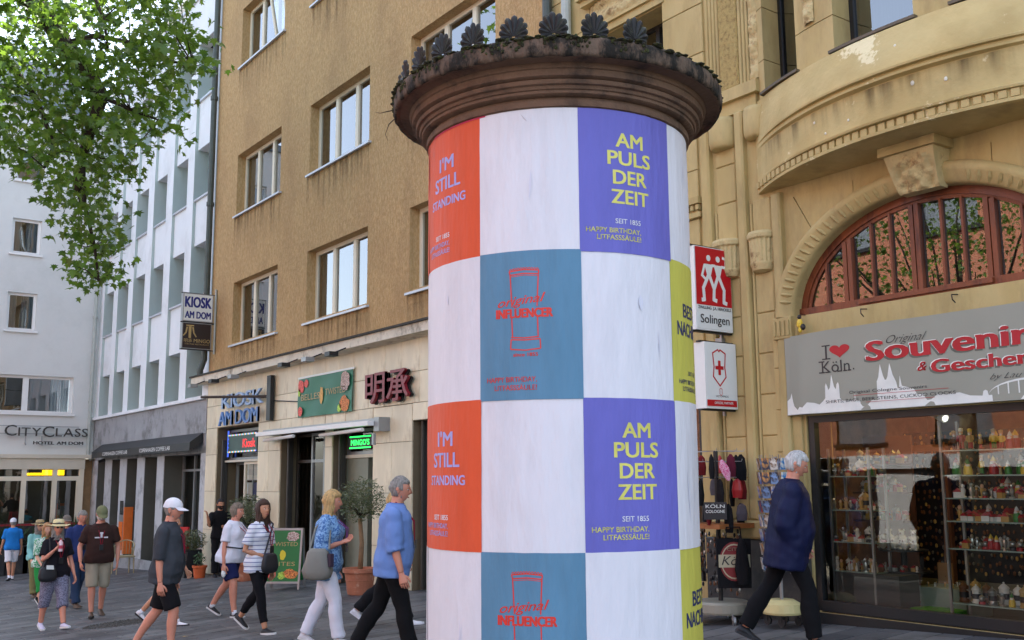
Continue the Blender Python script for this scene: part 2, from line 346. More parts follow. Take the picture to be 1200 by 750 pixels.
def window_x(par, x, a, b, z0, z1, n=3, fw=.07, depth=.06, fm=None, gm=None, curtain=None, sill=True, room=.9, openleaf=False, sillout=.14):
    """window unit in a wall facing -x: frame with n panes; x is the frame's front"""
    fm = fm or FRAMEW; gm = gm or GL
    mb = MB(); mb.box(x, x + depth, a, a + fw, z0, z1); mb.box(x, x + depth, b - fw, b, z0, z1)
    mb.box(x + .001, x + depth, a + fw, b - fw, z0, z0 + fw); mb.box(x + .001, x + depth, a + fw, b - fw, z1 - fw, z1)
    xs = [a + (b - a) * i / n for i in range(n + 1)]
    for u in xs[1:-1]: mb.box(x - .012, x + depth, u - fw * .75, u + fw * .75, z0 + fw, z1 - fw)
    w_ = part('window', mb, fm, par)
    for i in range(n):
        m2 = MB(); m2.add([(x + .03, xs[i] + fw * .7, z0 + fw * .9), (x + .03, xs[i + 1] - fw * .7, z0 + fw * .9), (x + .03, xs[i + 1] - fw * .7, z1 - fw * .9), (x + .03, xs[i] + fw * .7, z1 - fw * .9)], [(0, 3, 2, 1)])
        part('pane', m2, gm, w_)
    if sill:
        m2 = MB(); m2.add([(x - sillout, a - .09, z0 - .05), (x + .02, a - .09, z0 - .005), (x + .02, b + .05, z0 - .005), (x - sillout, b + .05, z0 - .05),
                           (x - sillout, a - .09, z0 - .09), (x + .02, a - .09, z0 - .055), (x + .02, b + .05, z0 - .055), (x - sillout, b + .05, z0 - .09)],
                          [(0, 1, 2, 3), (7, 6, 5, 4), (0, 3, 7, 4), (0, 4, 5, 1), (3, 2, 6, 7)])
        part('sill', m2, SILL, w_)
    m2 = MB(); X0, X1 = x + depth, x + depth + room
    m2.add([(X0, a, z0), (X0, b, z0), (X0, b, z1), (X0, a, z1), (X1, a - .3, z0 - .5), (X1, b + .3, z0 - .5), (X1, b + .3, z1 + .2), (X1, a - .3, z1 + .2)],
           [(4, 5, 6, 7), (0, 4, 7, 3), (1, 2, 6, 5), (0, 1, 5, 4), (3, 7, 6, 2)])
    part('room_interior', m2, DARK, w_)
    if curtain:
        m2 = MB(); (ca, cb) = curtain[1:3]; N = 16; vs = []
        for i in range(N + 1):
            u = ca + (cb - ca) * i / N; dx = .02 * math.sin(i * 2.3)
            vs += [(x + depth + .08 + dx, u, z0 + .02), (x + depth + .08 + dx, u, z1 - .02)]
        m2.add(vs, [(2 * i, 2 * i + 2, 2 * i + 3, 2 * i + 1) for i in range(N)]); part('curtain', m2, curtain[0], w_)
    return w_

# ------------------------------------------------------------------ ochre building with the kiosk and restaurant
def build_ochre():
    t = thing('ochre_building', 'ochre stucco building with cream windows above a travertine shop front', 'building', (D, 18, ground_z(D, 18)))
    cols = [(20.82, 23.43), (16.68, 19.32), (12.52, 15.14)]; rows = [(3.24, 4.70), (6.37, 7.85), (10.13, 11.62)]
    holes = [(a, b, c, d) for a, b in cols for c, d in rows]
    mb = MB(); wall_x(mb, D, 11.2, 24.9, 2.62, 14.6, holes, .26)
    mb.add([(D, 11.2, 14.6), (D, 24.9, 14.6), (20, 24.9, 14.6), (20, 11.2, 14.6), (20, 11.2, -3), (20, 24.9, -3)], [(0, 1, 2, 3), (3, 2, 5, 4)])
    mb.add([(D, 11.2, 14.6), (20, 11.2, 14.6), (20, 11.2, 2.6), (D, 11.2, 2.6), (D, 24.9, 14.6), (20, 24.9, 14.6), (20, 24.9, 2.6), (D, 24.9, 2.6)], [(0, 1, 2, 3), (4, 7, 6, 5)])
    part('wall', mb, STUCCO, t)
    for i, (a, b) in enumerate(cols):
        for j, (c, d) in enumerate(rows):
            cu = (CURTD, b - .95, b - .07) if (i + j) % 2 == 0 else (CURT, b - .6, b - .07)
            w_ = window_x(t, D + .2, a, b, c, d, 3, .075, .06, curtain=cu, sillout=.27)
    RS = streaks('rain_streak_dirt', S(92, 72, 48), .75)
    for a, b in cols:
        for c, d in rows:
            mb = MB(); mb.add([(D - .003, a - .1, c - 1.15), (D - .003, b + .1, c - 1.15), (D - .003, b + .1, c - .06), (D - .003, a - .1, c - .06)], [(0, 3, 2, 1)]); part('rain_streaks', mb, RS, t)
    mb = MB(); mb.add([(D - .003, 11.2, 2.63), (D - .003, 24.8, 2.63), (D - .003, 24.8, 3.0), (D - .003, 11.2, 3.0)], [(0, 3, 2, 1)]); part('damp_edge', mb, streaks('damp_dirt', S(110, 88, 60), .3, 3), t)
    # tilted open leaf in the top left window
    mb = MB(); ya = 20.9
    fr = [(0, 0), (.74, 0), (.74, 1.3), (0, 1.3)]
    def P(u, v, d): return (D + .19 - .24 * (v / 1.3) - d, ya + u, 10.2 + v)
    for q in ([(0, 0), (.07, 0), (.07, 1.3), (0, 1.3)], [(.67, 0), (.74, 0), (.74, 1.3), (.67, 1.3)], [(.07, 0), (.67, 0), (.67, .07), (.07, .07)], [(.07, 1.23), (.67, 1.23), (.67, 1.3), (.07, 1.3)]):
        mb.prism(q, P, 0, .05)
    lf = part('window_leaf', mb, FRAMEW, t, label='narrow window leaf tilted open')
    mb = MB(); mb.add([P(.07, .07, .02), P(.67, .07, .02), P(.67, 1.23, .02), P(.07, 1.23, .02)], [(0, 3, 2, 1)]); part('pane', mb, GL, lf)
    # ledge between ground floor and stucco
    mb = MB(); mb.box(D - .02, D + .3, 11.2, 24.9, 2.38, 2.62)
    mb.box(D - .30, D - .02, 11.2, 25.3, 2.40, 2.56)
    part('ledge', mb, mat('stained_concrete_ledge', S(214, 206, 188), .85, .12, 3, .2, 30, stain=S(130, 120, 102), st_s=2.5, st_lo=.52, st_hi=.7), t)
    mb = MB(); mb.box(D - .34, D - .01, 11.2, 25.35, 2.562, 2.60)
    part('ledge_flashing', mb, mat('mossy_flashing', S(62, 60, 54), .9, .4, 6, .6, 30), t)
    # travertine shop front: backing with openings, then panels
    gz = -2.4
    ops = [(21.64, 24.16, gz, 1.28), (18.32, 20.42, gz, 1.02), (16.38, 17.99, gz, 1.02), (12.2, 15.0, gz, 1.0)]
    mb = MB(); wall_x(mb, D + .03, 11.2, 24.9, gz, 2.38, ops, .5, 0)
    part('shop_front_backing', mb, GROUT, t)
    rr = random.Random(5); ms = {}
    def panel(a, b, c, d):
        key = (round(b - a, 2), round(d - c, 2))
        if key not in ms:
            m = MB(); m.bbox(0, .028, -(b - a) / 2, (b - a) / 2, 0, d - c, .004); ms[key] = m.mesh('stone_panel', TRAV)
        put('stone_panel', ms[key], t, loc=(D + rr.uniform(-.003, .001), (a + b) / 2, c))
    y = 11.2; g = .007
    ys = []
    while y < 24.9 - .3: ys.append(y); y += .595
    ys.append(24.9)
    bands = [(1.30, 1.82), (1.827, 2.378)]
    for a, b in zip(ys, ys[1:]):
        for c, d in bands: panel(a + g / 2, b - g / 2, c, d)
    piers = [(24.17, 24.9), (20.43, 21.63), (18.0, 18.31), (15.01, 16.37), (11.2, 12.19)]
    for a, b in piers:
        nn = max(1, round((b - a) / .62)); gzz = ground_z(D, (a + b) / 2)
        zs = [gzz + .02]
        for zz in (-1.1, -.2, .66, 1.293): zs.append(zz)
        for i in range(nn):
            u0 = a + (b - a) * i / nn + g / 2; u1 = a + (b - a) * (i + 1) / nn - g / 2
            for c, d in zip(zs, zs[1:]): panel(u0, u1, c + g / 2, d - g / 2)
    for (a, b, c) in ((18.32, 20.42, 1.027), (16.38, 17.99, 1.027), (12.2, 15.0, 1.007)):
        nn = round((b - a) / .6)
        for i in range(nn): panel(a + (b - a) * i / nn + g / 2, a + (b - a) * (i + 1) / nn - g / 2, c, 1.293)
    # shop interiors behind the openings
    mb = MB()
    for a, b, c, d in ops:
        X0, X1 = D + .53, D + 2.6
        mb.add([(X0, a, c), (X0, b, c), (X0, b, d), (X0, a, d), (X1, a, c), (X1, b, c), (X1, b, d), (X1, a, d)], [(4, 5, 6, 7), (0, 4, 7, 3), (1, 2, 6, 5), (3, 7, 6, 2)])
    part('shop_interior', mb, mat('brown_interior', S(72, 62, 50), .8, .3, 3), t)
    # fixed frames and doors
    def glazed(name, a, b, c, d, x, bars=(), hb=(), fm=GREYM, fw=.06, gm=GLS, parent=t):
        m = MB(); m.box(x, x + .06, a, a + fw, c, d); m.box(x, x + .06, b - fw, b, c, d); m.box(x + .001, x + .059, a + fw, b - fw, c, c + fw); m.box(x + .001, x + .059, a + fw, b - fw, d - fw, d)
        for u in bars: m.box(x - .004, x + .06, u - fw / 2, u + fw / 2, c + fw, d - fw)
        for v in hb: m.box(x - .002, x + .058, a + fw, b - fw, v - fw / 2, v + fw / 2)
        o = part(name, m, fm, parent)
        m = MB(); m.add([(x + .03, a + fw * .5, c + fw * .5), (x + .03, b - fw * .5, c + fw * .5), (x + .03, b - fw * .5, d - fw * .5), (x + .03, a + fw * .5, d - fw * .5)], [(0, 3, 2, 1)])
        part('glass_pane', m, gm, o); return o
    zg = lambda y: ground_z(D, y) + .02
    glazed('kiosk_window', 21.66, 22.95, -1.2, .47, D + .22, (), (), FRAMEW)
    o = glazed('kiosk_door', 22.97, 24.05, zg(23.5), .47, D + .45, (), (), GREYM)
    glazed('kiosk_transom', 21.66, 24.1, .52, 1.24, D + .3, (), (), GREYM)
    mb = MB(); mb.box(D + .16, D + .5, 21.65, 24.1, .472, .518); part('kiosk_lintel', mb, CREAM, t)
    mb = MB(); mb.box(D + .2, D + .4, 21.66, 22.95, zg(22), -1.2); part('kiosk_counter', mb, TRAV, t)
    glazed('restaurant_door', 18.38, 19.55, zg(19), .98, D + .3, (18.95,), (.42,), GREYM)
    glazed('restaurant_side_window', 19.57, 20.36, zg(20), .98, D + .34, (), (.42,), WOODB)
    mb = MB(); mb.box(D + .3, D + .38, 17.1, 17.96, zg(17), .45); part('open_door_leaf', mb, mat('olive_grey_door', S(128, 130, 112), .5, .1), t)
    glazed('restaurant_transom', 16.42, 17.96, .5, .98, D + .3, (), (), GREYM)
    mb = MB(); mb.box(D + .26, D + .4, 16.4, 17.98, .44, .5); part('door_lintel', mb, CREAM, t)
    glazed('corner_shop_window', 12.25, 14.95, -1.0, .96, D + .3, (13.6,), (), WOODB)
    mb = MB(); mb.box(D + .25, D + .45, 12.22, 14.98, zg(13), -1.0); part('corner_shop_base', mb, DKCONC, t)
    # fluted dark metal cheeks beside the openings
    for a, b in ((24.0, 24.15), (20.2, 20.41), (17.85, 17.98), (14.8, 14.99)):
        mb = MB(); k = 4
        for i in range(k): u = a + (b - a) * (i + .5) / k; mb.tube([(D + .1 + i * .05, u, zg(u)), (D + .1 + i * .05, u, 1.0)], .026, 6)
        part('fluted_cheek', mb, WOODB, t, kind='stuff')
    return t
OCH = build_ochre()
# retracted awning bars
t = thing('retracted_awning', 'white retracted awning cassette over the restaurant doors, with grey end bracket', 'awning', (D, 18.5, .95))
mb = MB(); mb.box(D - .34, D - .2, 15.95, 20.95, .96, 1.04); part('awning_bar', mb, FRAMEWH, t)
mb = MB(); mb.box(D - .2, D - .04, 15.98, 20.9, .985, 1.09); part('awning_cassette', mb, GREYM, t)
for a, b in ((19.1, 20.9), (16.2, 18.2)):
    mb = MB(); mb.tube([(D - .30, a, .9), (D - .16, b, .88)], .035, 8); part('folding_arm', mb, FRAMEWH, t)
mb = MB(); mb.box(D - .22, D - .002, 15.76, 15.94, .86, 1.10); mb.box(D - .3, D - .25, 15.80, 15.86, .62, .82); part('end_bracket', mb, GREYM, t)

# ------------------------------------------------------------------ white building with deep vertical piers
def build_white():
    t = thing('white_building', 'white building with tall narrow piers and staggered deep windows over a grey concrete base', 'building', (D, 30, ground_z(D, 30)))
    P_ = [(35.10, 35.60), (33.49, 33.98), (31.84, 32.34), (30.11, 30.66), (28.35, 28.92), (26.61, 27.14), (24.91, 25.32)]
    zb, zt = 2.13, 13.22; xr = D + .62
    for i, (a, b) in enumerate(P_):
        mb = MB(); mb.add([(D, a, zb), (D, b, zb), (D, b, 11.83), (D, a, 11.83)], [(0, 3, 2, 1)], 0)
        mb.add([(D, b, zb), (xr, b, zb), (xr, b, 11.83), (D, b, 11.83)], [(0, 3, 2, 1)], 0)
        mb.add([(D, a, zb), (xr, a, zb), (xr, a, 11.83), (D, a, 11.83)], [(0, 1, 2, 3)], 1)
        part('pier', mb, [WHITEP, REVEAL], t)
    mb = MB(); mb.box(D - .003, D + .3, 24.9, 35.6, 11.83, zt)
    part('parapet', mb, WHITEP, t)
    mb = MB(); mb.box(D - .05, D + .4, 24.88, 35.62, zt, zt + .08); part('coping', mb, SILL, t)
    fl = [(2.13, 3.45), (4.74, 6.20), (7.43, 8.85), (10.20, 11.83)]; sp = [(3.45, 4.74), (6.20, 7.43), (8.85, 10.20)]
    for i in range(6):
        b, a = P_[i][0], P_[i + 1][1]
        off = 0
        for (c, d) in sp:
            mb = MB(); mb.box(D + .08, xr, a, b, c + off, d + off); part('spandrel', mb, WHITEP, t)
        for k, (c, d) in enumerate(fl):
            mb = MB(); x = xr - .06
            for q in ((a, a + .06, c, d), (b - .06, b, c, d), (a + .06, b - .06, c, c + .06), (a + .06, b - .06, d - .06, d)): mb.box(x, x + .05, *q)
            o = part('window', mb, GREYM, t)
            m2 = MB(); m2.add([(x + .03, a, c), (x + .03, b, c), (x + .03, b, d), (x + .03, a, d)], [(0, 3, 2, 1)]); part('pane', m2, GL, o)
            if k: m2 = MB(); m2.box(D + .02, x, a - .05, b + .02, c - .012, c + .035); part('sill', m2, SILL, o)
    mb = MB(); mb.box(xr + .12, 19.8, 24.93, 35.4, -2.6, 13.1); part('core', mb, DARK, t)
    mb = MB(); mb.box(10.2, 18, 26.2, 35.3, 13.1, 15.9); part('penthouse', mb, CREAM, t)
    # ledge and concrete fascia
    mb = MB(); mb.box(D - .10, D + .3, 24.9, 35.62, 2.04, 2.128); part('ledge', mb, WHITEP, t)
    mb = MB(); mb.box(D - .02, D + .7, 24.9, 35.6, 1.20, 2.038); part('fascia', mb, CONC, t)
    mb = MB(); mb.box(D + .0, D + .68, 24.9, 35.6, .72, 1.198); part('lower_fascia', mb, CONC, t)
    G_ = [(34.85, 35.6), (33.2, 33.95), (31.6, 32.3), (29.84, 30.54), (28.1, 28.7), (24.9, 25.25)]
    for (a, b) in G_:
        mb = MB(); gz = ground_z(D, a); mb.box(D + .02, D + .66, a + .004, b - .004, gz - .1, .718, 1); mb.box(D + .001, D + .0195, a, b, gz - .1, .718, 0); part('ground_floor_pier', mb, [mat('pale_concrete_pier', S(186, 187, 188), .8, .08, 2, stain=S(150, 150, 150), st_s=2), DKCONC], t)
    gaps = [(33.95, 34.85), (32.3, 33.2), (30.54, 31.6), (28.7, 29.84), (25.25, 28.1)]
    for (a, b) in gaps:
        x = D + .5; gz = ground_z(D, a); mb = MB(); n = 3 if b - a > 2 else 1
        for i in range(n + 1): u = a + (b - a - .07) * i / n; mb.box(x, x + .07, u, u + .07, gz, .718)
        mb.box(x + .002, x + .068, a + .07, b - .07, .3, .36); mb.box(x + .002, x + .068, a + .07, b - .07, gz, gz + .1)
        o = part('shop_window', mb, GREYM if n == 3 else BLACKM, t)
        m2 = MB(); m2.add([(x + .03, a, gz), (x + .03, b, gz), (x + .03, b, .71), (x + .03, a, .71)], [(0, 3, 2, 1)]); part('pane', m2, GLS, o)
    mb = MB(); gz = ground_z(D, 30); mb.box(D - .04, D + .0, 27.9, 35.6, gz - .35, gz + .28); part('plinth', mb, CONC, t)
    return t
WH = build_white()
t = thing('coffee_awning', 'black folded coffee shop awning with white lettering on the concrete base', 'awning', (D, 30, 1.05))
mb = MB(); mb.add([(D - .34, 25.1, .98), (D - .34, 34.3, .98), (D - .02, 34.3, 1.22), (D - .02, 25.1, 1.22), (D - .34, 25.1, .78), (D - .34, 34.3, .78), (D - .02, 34.3, .98), (D - .02, 25.1, .98)],
                  [(0, 3, 2, 1), (0, 1, 5, 4), (4, 5, 6, 7), (0, 4, 7, 3), (1, 2, 6, 5)]); part('awning_cloth', mb, BLACKM, t)
for yc in (31.7, 27.9):
    mb = MB(); text(mb, 'COPENHAGEN COFFEE LAB', on_x(yc, .835, D - .343), .10, .01, wid=1.45); part('lettering', mb, FRAMEWH, t)
mb = MB(); mb.tube([(D - .1, 33.6, .72), (D - .3, 33.6, .66)], .05, 8); part('wall_lamp', mb, BLACKM, t)

# ------------------------------------------------------------------ hotel, its front turned to us
HY = 35.5
def build_hotel():
    t = thing('hotel', 'pale rendered hotel at the end of the street with glazed ground floor', 'building', (2, HY, ground_z(2, HY)))
    small = [(5.95, 6.82, 4.84, 6.06), (5.95, 6.82, 7.33, 8.48), (5.95, 6.82, 9.75, 10.9), (3.5, 4.4, 4.84, 6.06), (3.6, 4.5, 7.33, 8.48), (3.6, 4.5, 9.75, 10.9)]
    big = [(5.25, 8.08, 2.22, 3.42)]
    mb = MB(); wall_y(mb, HY, 2.6, 8.79, .9, 12.3, small + big, .2); mb.box(2.6, 8.7, HY + .9, 48, -3, 12.3)
    mb.add([(2.6, HY, 12.3), (8.79, HY, 12.3), (8.79, HY + 1, 12.3), (2.6, HY + 1, 12.3)], [(0, 1, 2, 3)])
    part('wall', mb, HOTEL, t)
    mb = MB(); mb.box(2.5, 8.79, HY - .12, HY + .3, 12.3, 12.55); part('roof_edge', mb, mat('slate_edge', S(110, 122, 130), .6), t)
    mb = MB(); mb.box(3.4, 8.2, HY + 2, 46, 12.5, 14.6); part('attic', mb, mat('grey_attic', S(120, 128, 134), .6, .15, 2), t)
    def win(a, b, c, d, n):
        y = HY + .1; m = MB(); fw = .085
        m.box(a, a + fw, y, y + .07, c, d); m.box(b - fw, b, y, y + .07, c, d); m.box(a + fw, b - fw, y + .002, y + .068, c, c + fw); m.box(a + fw, b - fw, y + .002, y + .068, d - fw, d)
        for i in range(1, n): u = a + (b - a) * i / n; m.box(u - fw, u + fw, y - .01, y + .07, c + fw, d - fw)
        o = part('window', m, FRAMEWH, t)
        m = MB(); m.add([(a + .02, y + .04, c + .02), (b - .02, y + .04, c + .02), (b - .02, y + .04, d - .02), (a + .02, y + .04, d - .02)], [(0, 1, 2, 3)]); part('pane', m, GLH, o)
        m = MB(); m.box(a - .07, b + .07, HY - .07, y, c - .06, c + .0); part('sill', m, FRAMEWH, o)
        m = MB(); N = 24; vs = []
        for seg in ((a + .05, a + .05 + .3 * (b - a) / n), (b - .05 - .42 * (b - a) / n, b - .05)):
            k = len(vs)
            for i in range(N + 1):
                u = seg[0] + (seg[1] - seg[0]) * i / N; dy = .03 * math.sin(i * 1.9); vs += [(u, y + .16 + dy, c), (u, y + .16 + dy, d)]
        fs = [(2 * i, 2 * i + 2, 2 * i + 3, 2 * i + 1) for i in range(N)] + [(2 * i + 2 * N + 2, 2 * i + 2 * N + 4, 2 * i + 2 * N + 5, 2 * i + 2 * N + 3) for i in range(N)]
        m.add(vs, fs); part('curtain', m, CURT, o)
    for q in small: win(*q, 1)
    for q in big: win(*q, 2)
    mb = MB()
    mb.box(2.65, 8.7, HY + .85, HY + .9, -2.9, 12.2); part('dark_rooms', mb, DARK, t)
    # cornice over the ground floor, conservatory
    mb = MB(); mb.box(2.5, 8.9, HY - .35, HY - .001, .80, .92); part('cornice', mb, CREAM, t)
    mb = MB(); mb.box(2.6, 8.5, HY - .30, HY + .3, .46, .798); part('fascia', mb, CREAM, t)
    mb = MB(); gz = ground_z(8.6, HY); mb.box(8.52, 8.79, HY - .02, HY + .5, gz, .79); part('stone_pillar', mb, mat('tan_stone', S(150, 118, 84), .8, .2, 4, .2, 20), t)
    mb = MB(); y = HY - .28
    for u in (8.42, 7.62, 6.72, 5.6, 4.5, 3.4, 2.7): mb.box(u - .07, u + .07, y, y + .1, -1.3, .46)
    mb.box(2.62, 8.49, y + .003, y + .097, .10, .24); mb.box(8.28, 8.36, y + .002, y + .098, -1.3, .1)
    part('conservatory_frame', mb, FRAMEW, t, kind='stuff')
    mb = MB(); mb.add([(2.65, y + .05, -1.35), (8.49, y + .05, -1.35), (8.49, y + .05, .46), (2.65, y + .05, .46)], [(0, 1, 2, 3)]); part('conservatory_glass', mb, GLH, t)
    mb = MB(); mb.box(2.62, 8.49, y - .02, y + .15, ground_z(6, HY) - .6, -1.2); part('conservatory_base', mb, DKSTONE, t)
    mb = MB(); mb.box(2.62, 8.5, y - .5, y - .47, -1.26, -1.20); part('red_rail', mb, mat('dark_red_rail', S(150, 30, 40), .6), t)
    mb = MB(); mb.box(6.85, 7.32, HY + .12, HY + .2, .27, .35)
    part('yellow_lamp_panel', mb, mat('yellow_light', S(240, 190, 30), .5, emit=S(255, 200, 20), es=.8), t)
    mb = MB(); mb.box(7.33, 7.98, HY + .12, HY + .2, .27, .44); part('yellow_lamp_panel', mb, MATS['yellow_light'], t)
    mb = MB(); mb.tube([(8.62, HY - .1, 12.2), (8.62, HY - .1, .95), (8.72, HY - .15, .75)], .06, 8); part('downpipe', mb, PIPEL, t)
    for z in (2.6, 5.4, 8.2): mb = MB(); mb.tube([(8.62, HY - .1, z), (8.62, HY - .1, z + .08)], .08, 8); part('pipe_clamp', mb, PIPEL, t)
build_hotel()
t = thing('hotel_sign', 'dark metal hotel name letters fixed over the cornice', 'sign', (7, HY, 1.5))
def letters(body, fnx, cap, bold, x0, depth, m, par, gap=1.0, wid=1.0, big=None, total=None):
    """each letter its own part; x0 = left edge along u"""
    if total:
        nat = sum((lambda v: max(p[0] for p in v) - min(p[0] for p in v))(raw_text(c, 0, 0)[0]) * cap / (_cap[0] or .7) + cap * .16 * gap if c != ' ' else cap * .45 for c in body) - cap * .16 * gap
        wid = (total - cap * .16 * gap * (len(body) - 1)) / max(.01, nat - cap * .16 * gap * (len(body) - 1))
    u = x0
    for ch in body:
        if ch == ' ': u += cap * .45 * wid; continue
        k = MB(); cc = cap * (big if (big and ch in big[0]) else 1) if not big else (cap * big[1] if ch in big[0] else cap)
        text(k, ch, lambda a, b, d: fnx(a, b, d), cc, bold, 'l', wid=wid, depth=depth)
        n = len(k.v)
        if not n: continue
        # measure along u using a flat copy
        q = MB(); text(q, ch, lambda a, b, d: (a, b, 0), cc, bold, 'l', wid=wid); wdt = max(v[0] for v in q.v)
        k = MB(); text(k, ch, (lambda uu: (lambda a, b, d: fnx(a + uu, b, d)))(u), cc, bold, 'l', wid=wid, depth=depth)
        part('letter', k, m, par); u += wdt + cap * .16 * gap
        big = (big[0], big[1]) if big else None
    return u
DKL = mat('dark_bronze_letters', S(58, 54, 48), .5, .1)
u = letters('C', on_y(6.10, 1.50, HY - .12), .33, .0, 0, .05, DKL, t, wid=1.15)
u = letters('ITY', on_y(6.10, 1.50, HY - .12), .26, .0, u, .05, DKL, t, wid=1.2)
u = letters('C', on_y(6.10, 1.48, HY - .12), .33, .0, u, .05, DKL, t, wid=1.15)
u = letters('LASS', on_y(6.10, 1.50, HY - .12), .26, .0, u, .05, DKL, t, wid=1.2)
u2 = letters('HOTEL AM DOM', on_y(6.95, 1.24, HY - .12), .10, .03, 0, .04, DKL, t, wid=1.4)
mb = MB(); mb.box(4.5, 8.3, HY - .11, HY - .09, 1.56, 1.58); mb.box(4.5, 8.3, HY - .11, HY - .09, 1.80, 1.82); part('sign_rail', mb, GREYM, t)
for x in (6.72, 7.2): mb = MB(); mb.tube([(x, HY - .1, 1.5), (x, HY - .12, 1.26), (x, HY - .2, 1.22)], .02, 6); part('small_spotlight', mb, GREYM, t)
# plants in front of the conservatory
def spiky(par, c, h, n, m, rr, w=.03, droop=.5):
    mb = MB()
    for i in range(n):
        a = rr.uniform(0, 6.28); el = rr.uniform(.5, 1.45); L_ = h * rr.uniform(.7, 1.1); p0 = Vector(c); dx, dy = math.cos(a), math.sin(a); pts = []
        for k in range(5):
            s = k / 4; r = L_ * s * math.cos(el); z = L_ * s * math.sin(el) - droop * h * s * s * .35; pts.append(p0 + Vector((dx * r, dy * r, z)))
        sd = Vector((-dy, dx, 0)) * w; vs = []
        for k, p in enumerate(pts): q = sd * (1 - k / 4.2); vs += [p - q, p + q]
        mb.add(vs, [(2 * k, 2 * k + 1, 2 * k + 3, 2 * k + 2) for k in range(4)])
    part('leaves', mb, m, par, kind='stuff')
PLANT = mat('dark_plant_leaves', S(52, 78, 40), .6, .3, 6, rnd=.2)
rr = random.Random(11)
for i, x in enumerate((5.2, 5.9, 6.5, 7.0, 7.6, 8.2)):
    gz = ground_z(x, HY); lab = ['bushy', 'tall arching', 'broad spiky', 'low spreading', 'upright fan shaped', 'small dense'][i] + ' green plant in a dark trough before the hotel glazing' + (', nearest the stone pillar' if i == 5 else '')
    t = thing('potted_plant', lab, 'plant', (x, HY - .9, gz), group='plants before the hotel glazing')
    spiky(t, (x, HY - .9, gz + .8), [1.0, 1.3, 1.0, .8, 1.2, 1.1][i], 70, PLANT, rr, .035)
    mb = MB(); mb.box(x - .32, x + .32, HY - 1.12, HY - .7, gz, gz + .85); part('trough', mb, DKSTONE, t)

# downpipe between the white and the ochre building
t = thing('downpipe', 'dark zinc downpipe between the white building and the ochre building', 'pipe', (D - .1, 24.92, 2.6))
mb = MB(); mb.tube([(D - .12, 24.92, 14.5), (D - .12, 24.92, 3.0), (D - .2, 24.95, 2.75), (D - .2, 24.95, 2.56)], .075, 10); part('pipe', mb, PIPE, t)
for z in (4.1, 6.9, 9.7, 12.5):
    mb = MB(); mb.tube([(D - .12, 24.92, z), (D - .12, 24.92, z + .1)], .095, 10); part('pipe_socket', mb, PIPE, t)
for yy, m in ((11.05, PIPE), (10.62, PIPEL)):
    t = thing('downpipe', 'zinc downpipe at the joint of ochre and sandstone houses, ' + ('darker left one' if m is PIPE else 'paler right one'), 'pipe', (D - .1, yy, 4))
    mb = MB(); mb.tube([(D - .12, yy, 13), (D - .12, yy, ground_z(D, yy))], .07, 10); part('pipe', mb, m, t)
# ------------------------------------------------------------------ sandstone building with the bow front
GLA = glass('arch_window_glass', (.5, .5, .5), 1.5, .01, .10)
BC, BH, BS = 5.35, 2.05, .63
BR = (BH * BH + BS * BS) / (2 * BS)
def bshape(y):
    d = min(abs(y - BC), BH); return (math.sqrt(BR * BR - d * d) - BR + BS) / BS
def bsurf(y, s): return D - s * bshape(y)
AC, AA, AB, AZ = 5.5, 1.50, 1.04, 1.70          # arch centre, half width, rise, springing
def ell(a, da=0, db=0): return (AC + (AA + da) * math.cos(a), AZ + (AB + db) * math.sin(a))
def strip_relief(y0, y1, z0, z1, x, amp, seed, ny=8, nz=60, fn=None):
    """carved ornament: leafy scrolls in relief"""
    mb = MB(); vs = []
    for j in range(nz + 1):
        for i in range(ny + 1):
            u = i / ny; v = j / nz; y = y1 + (y0 - y1) * u; z = z0 + (z1 - z0) * v
            ph = v * (z1 - z0) * 22
            h = .5 + .5 * math.sin(ph + 3 * abs(u - .5) * math.cos(ph * .5 + seed)); h *= (1 - (2 * u - 1) ** 4)
            h += .5 * noise.noise(Vector((y * 25, z * 25, seed)))
            xx = x(y) if callable(x) else x
            vs.append((xx - amp * max(0, h), y, z))
    n = ny + 1
    mb.add(vs, [(j * n + i, j * n + i + 1, (j + 1) * n + i + 1, (j + 1) * n + i) for j in range(nz) for i in range(ny)])
    return mb
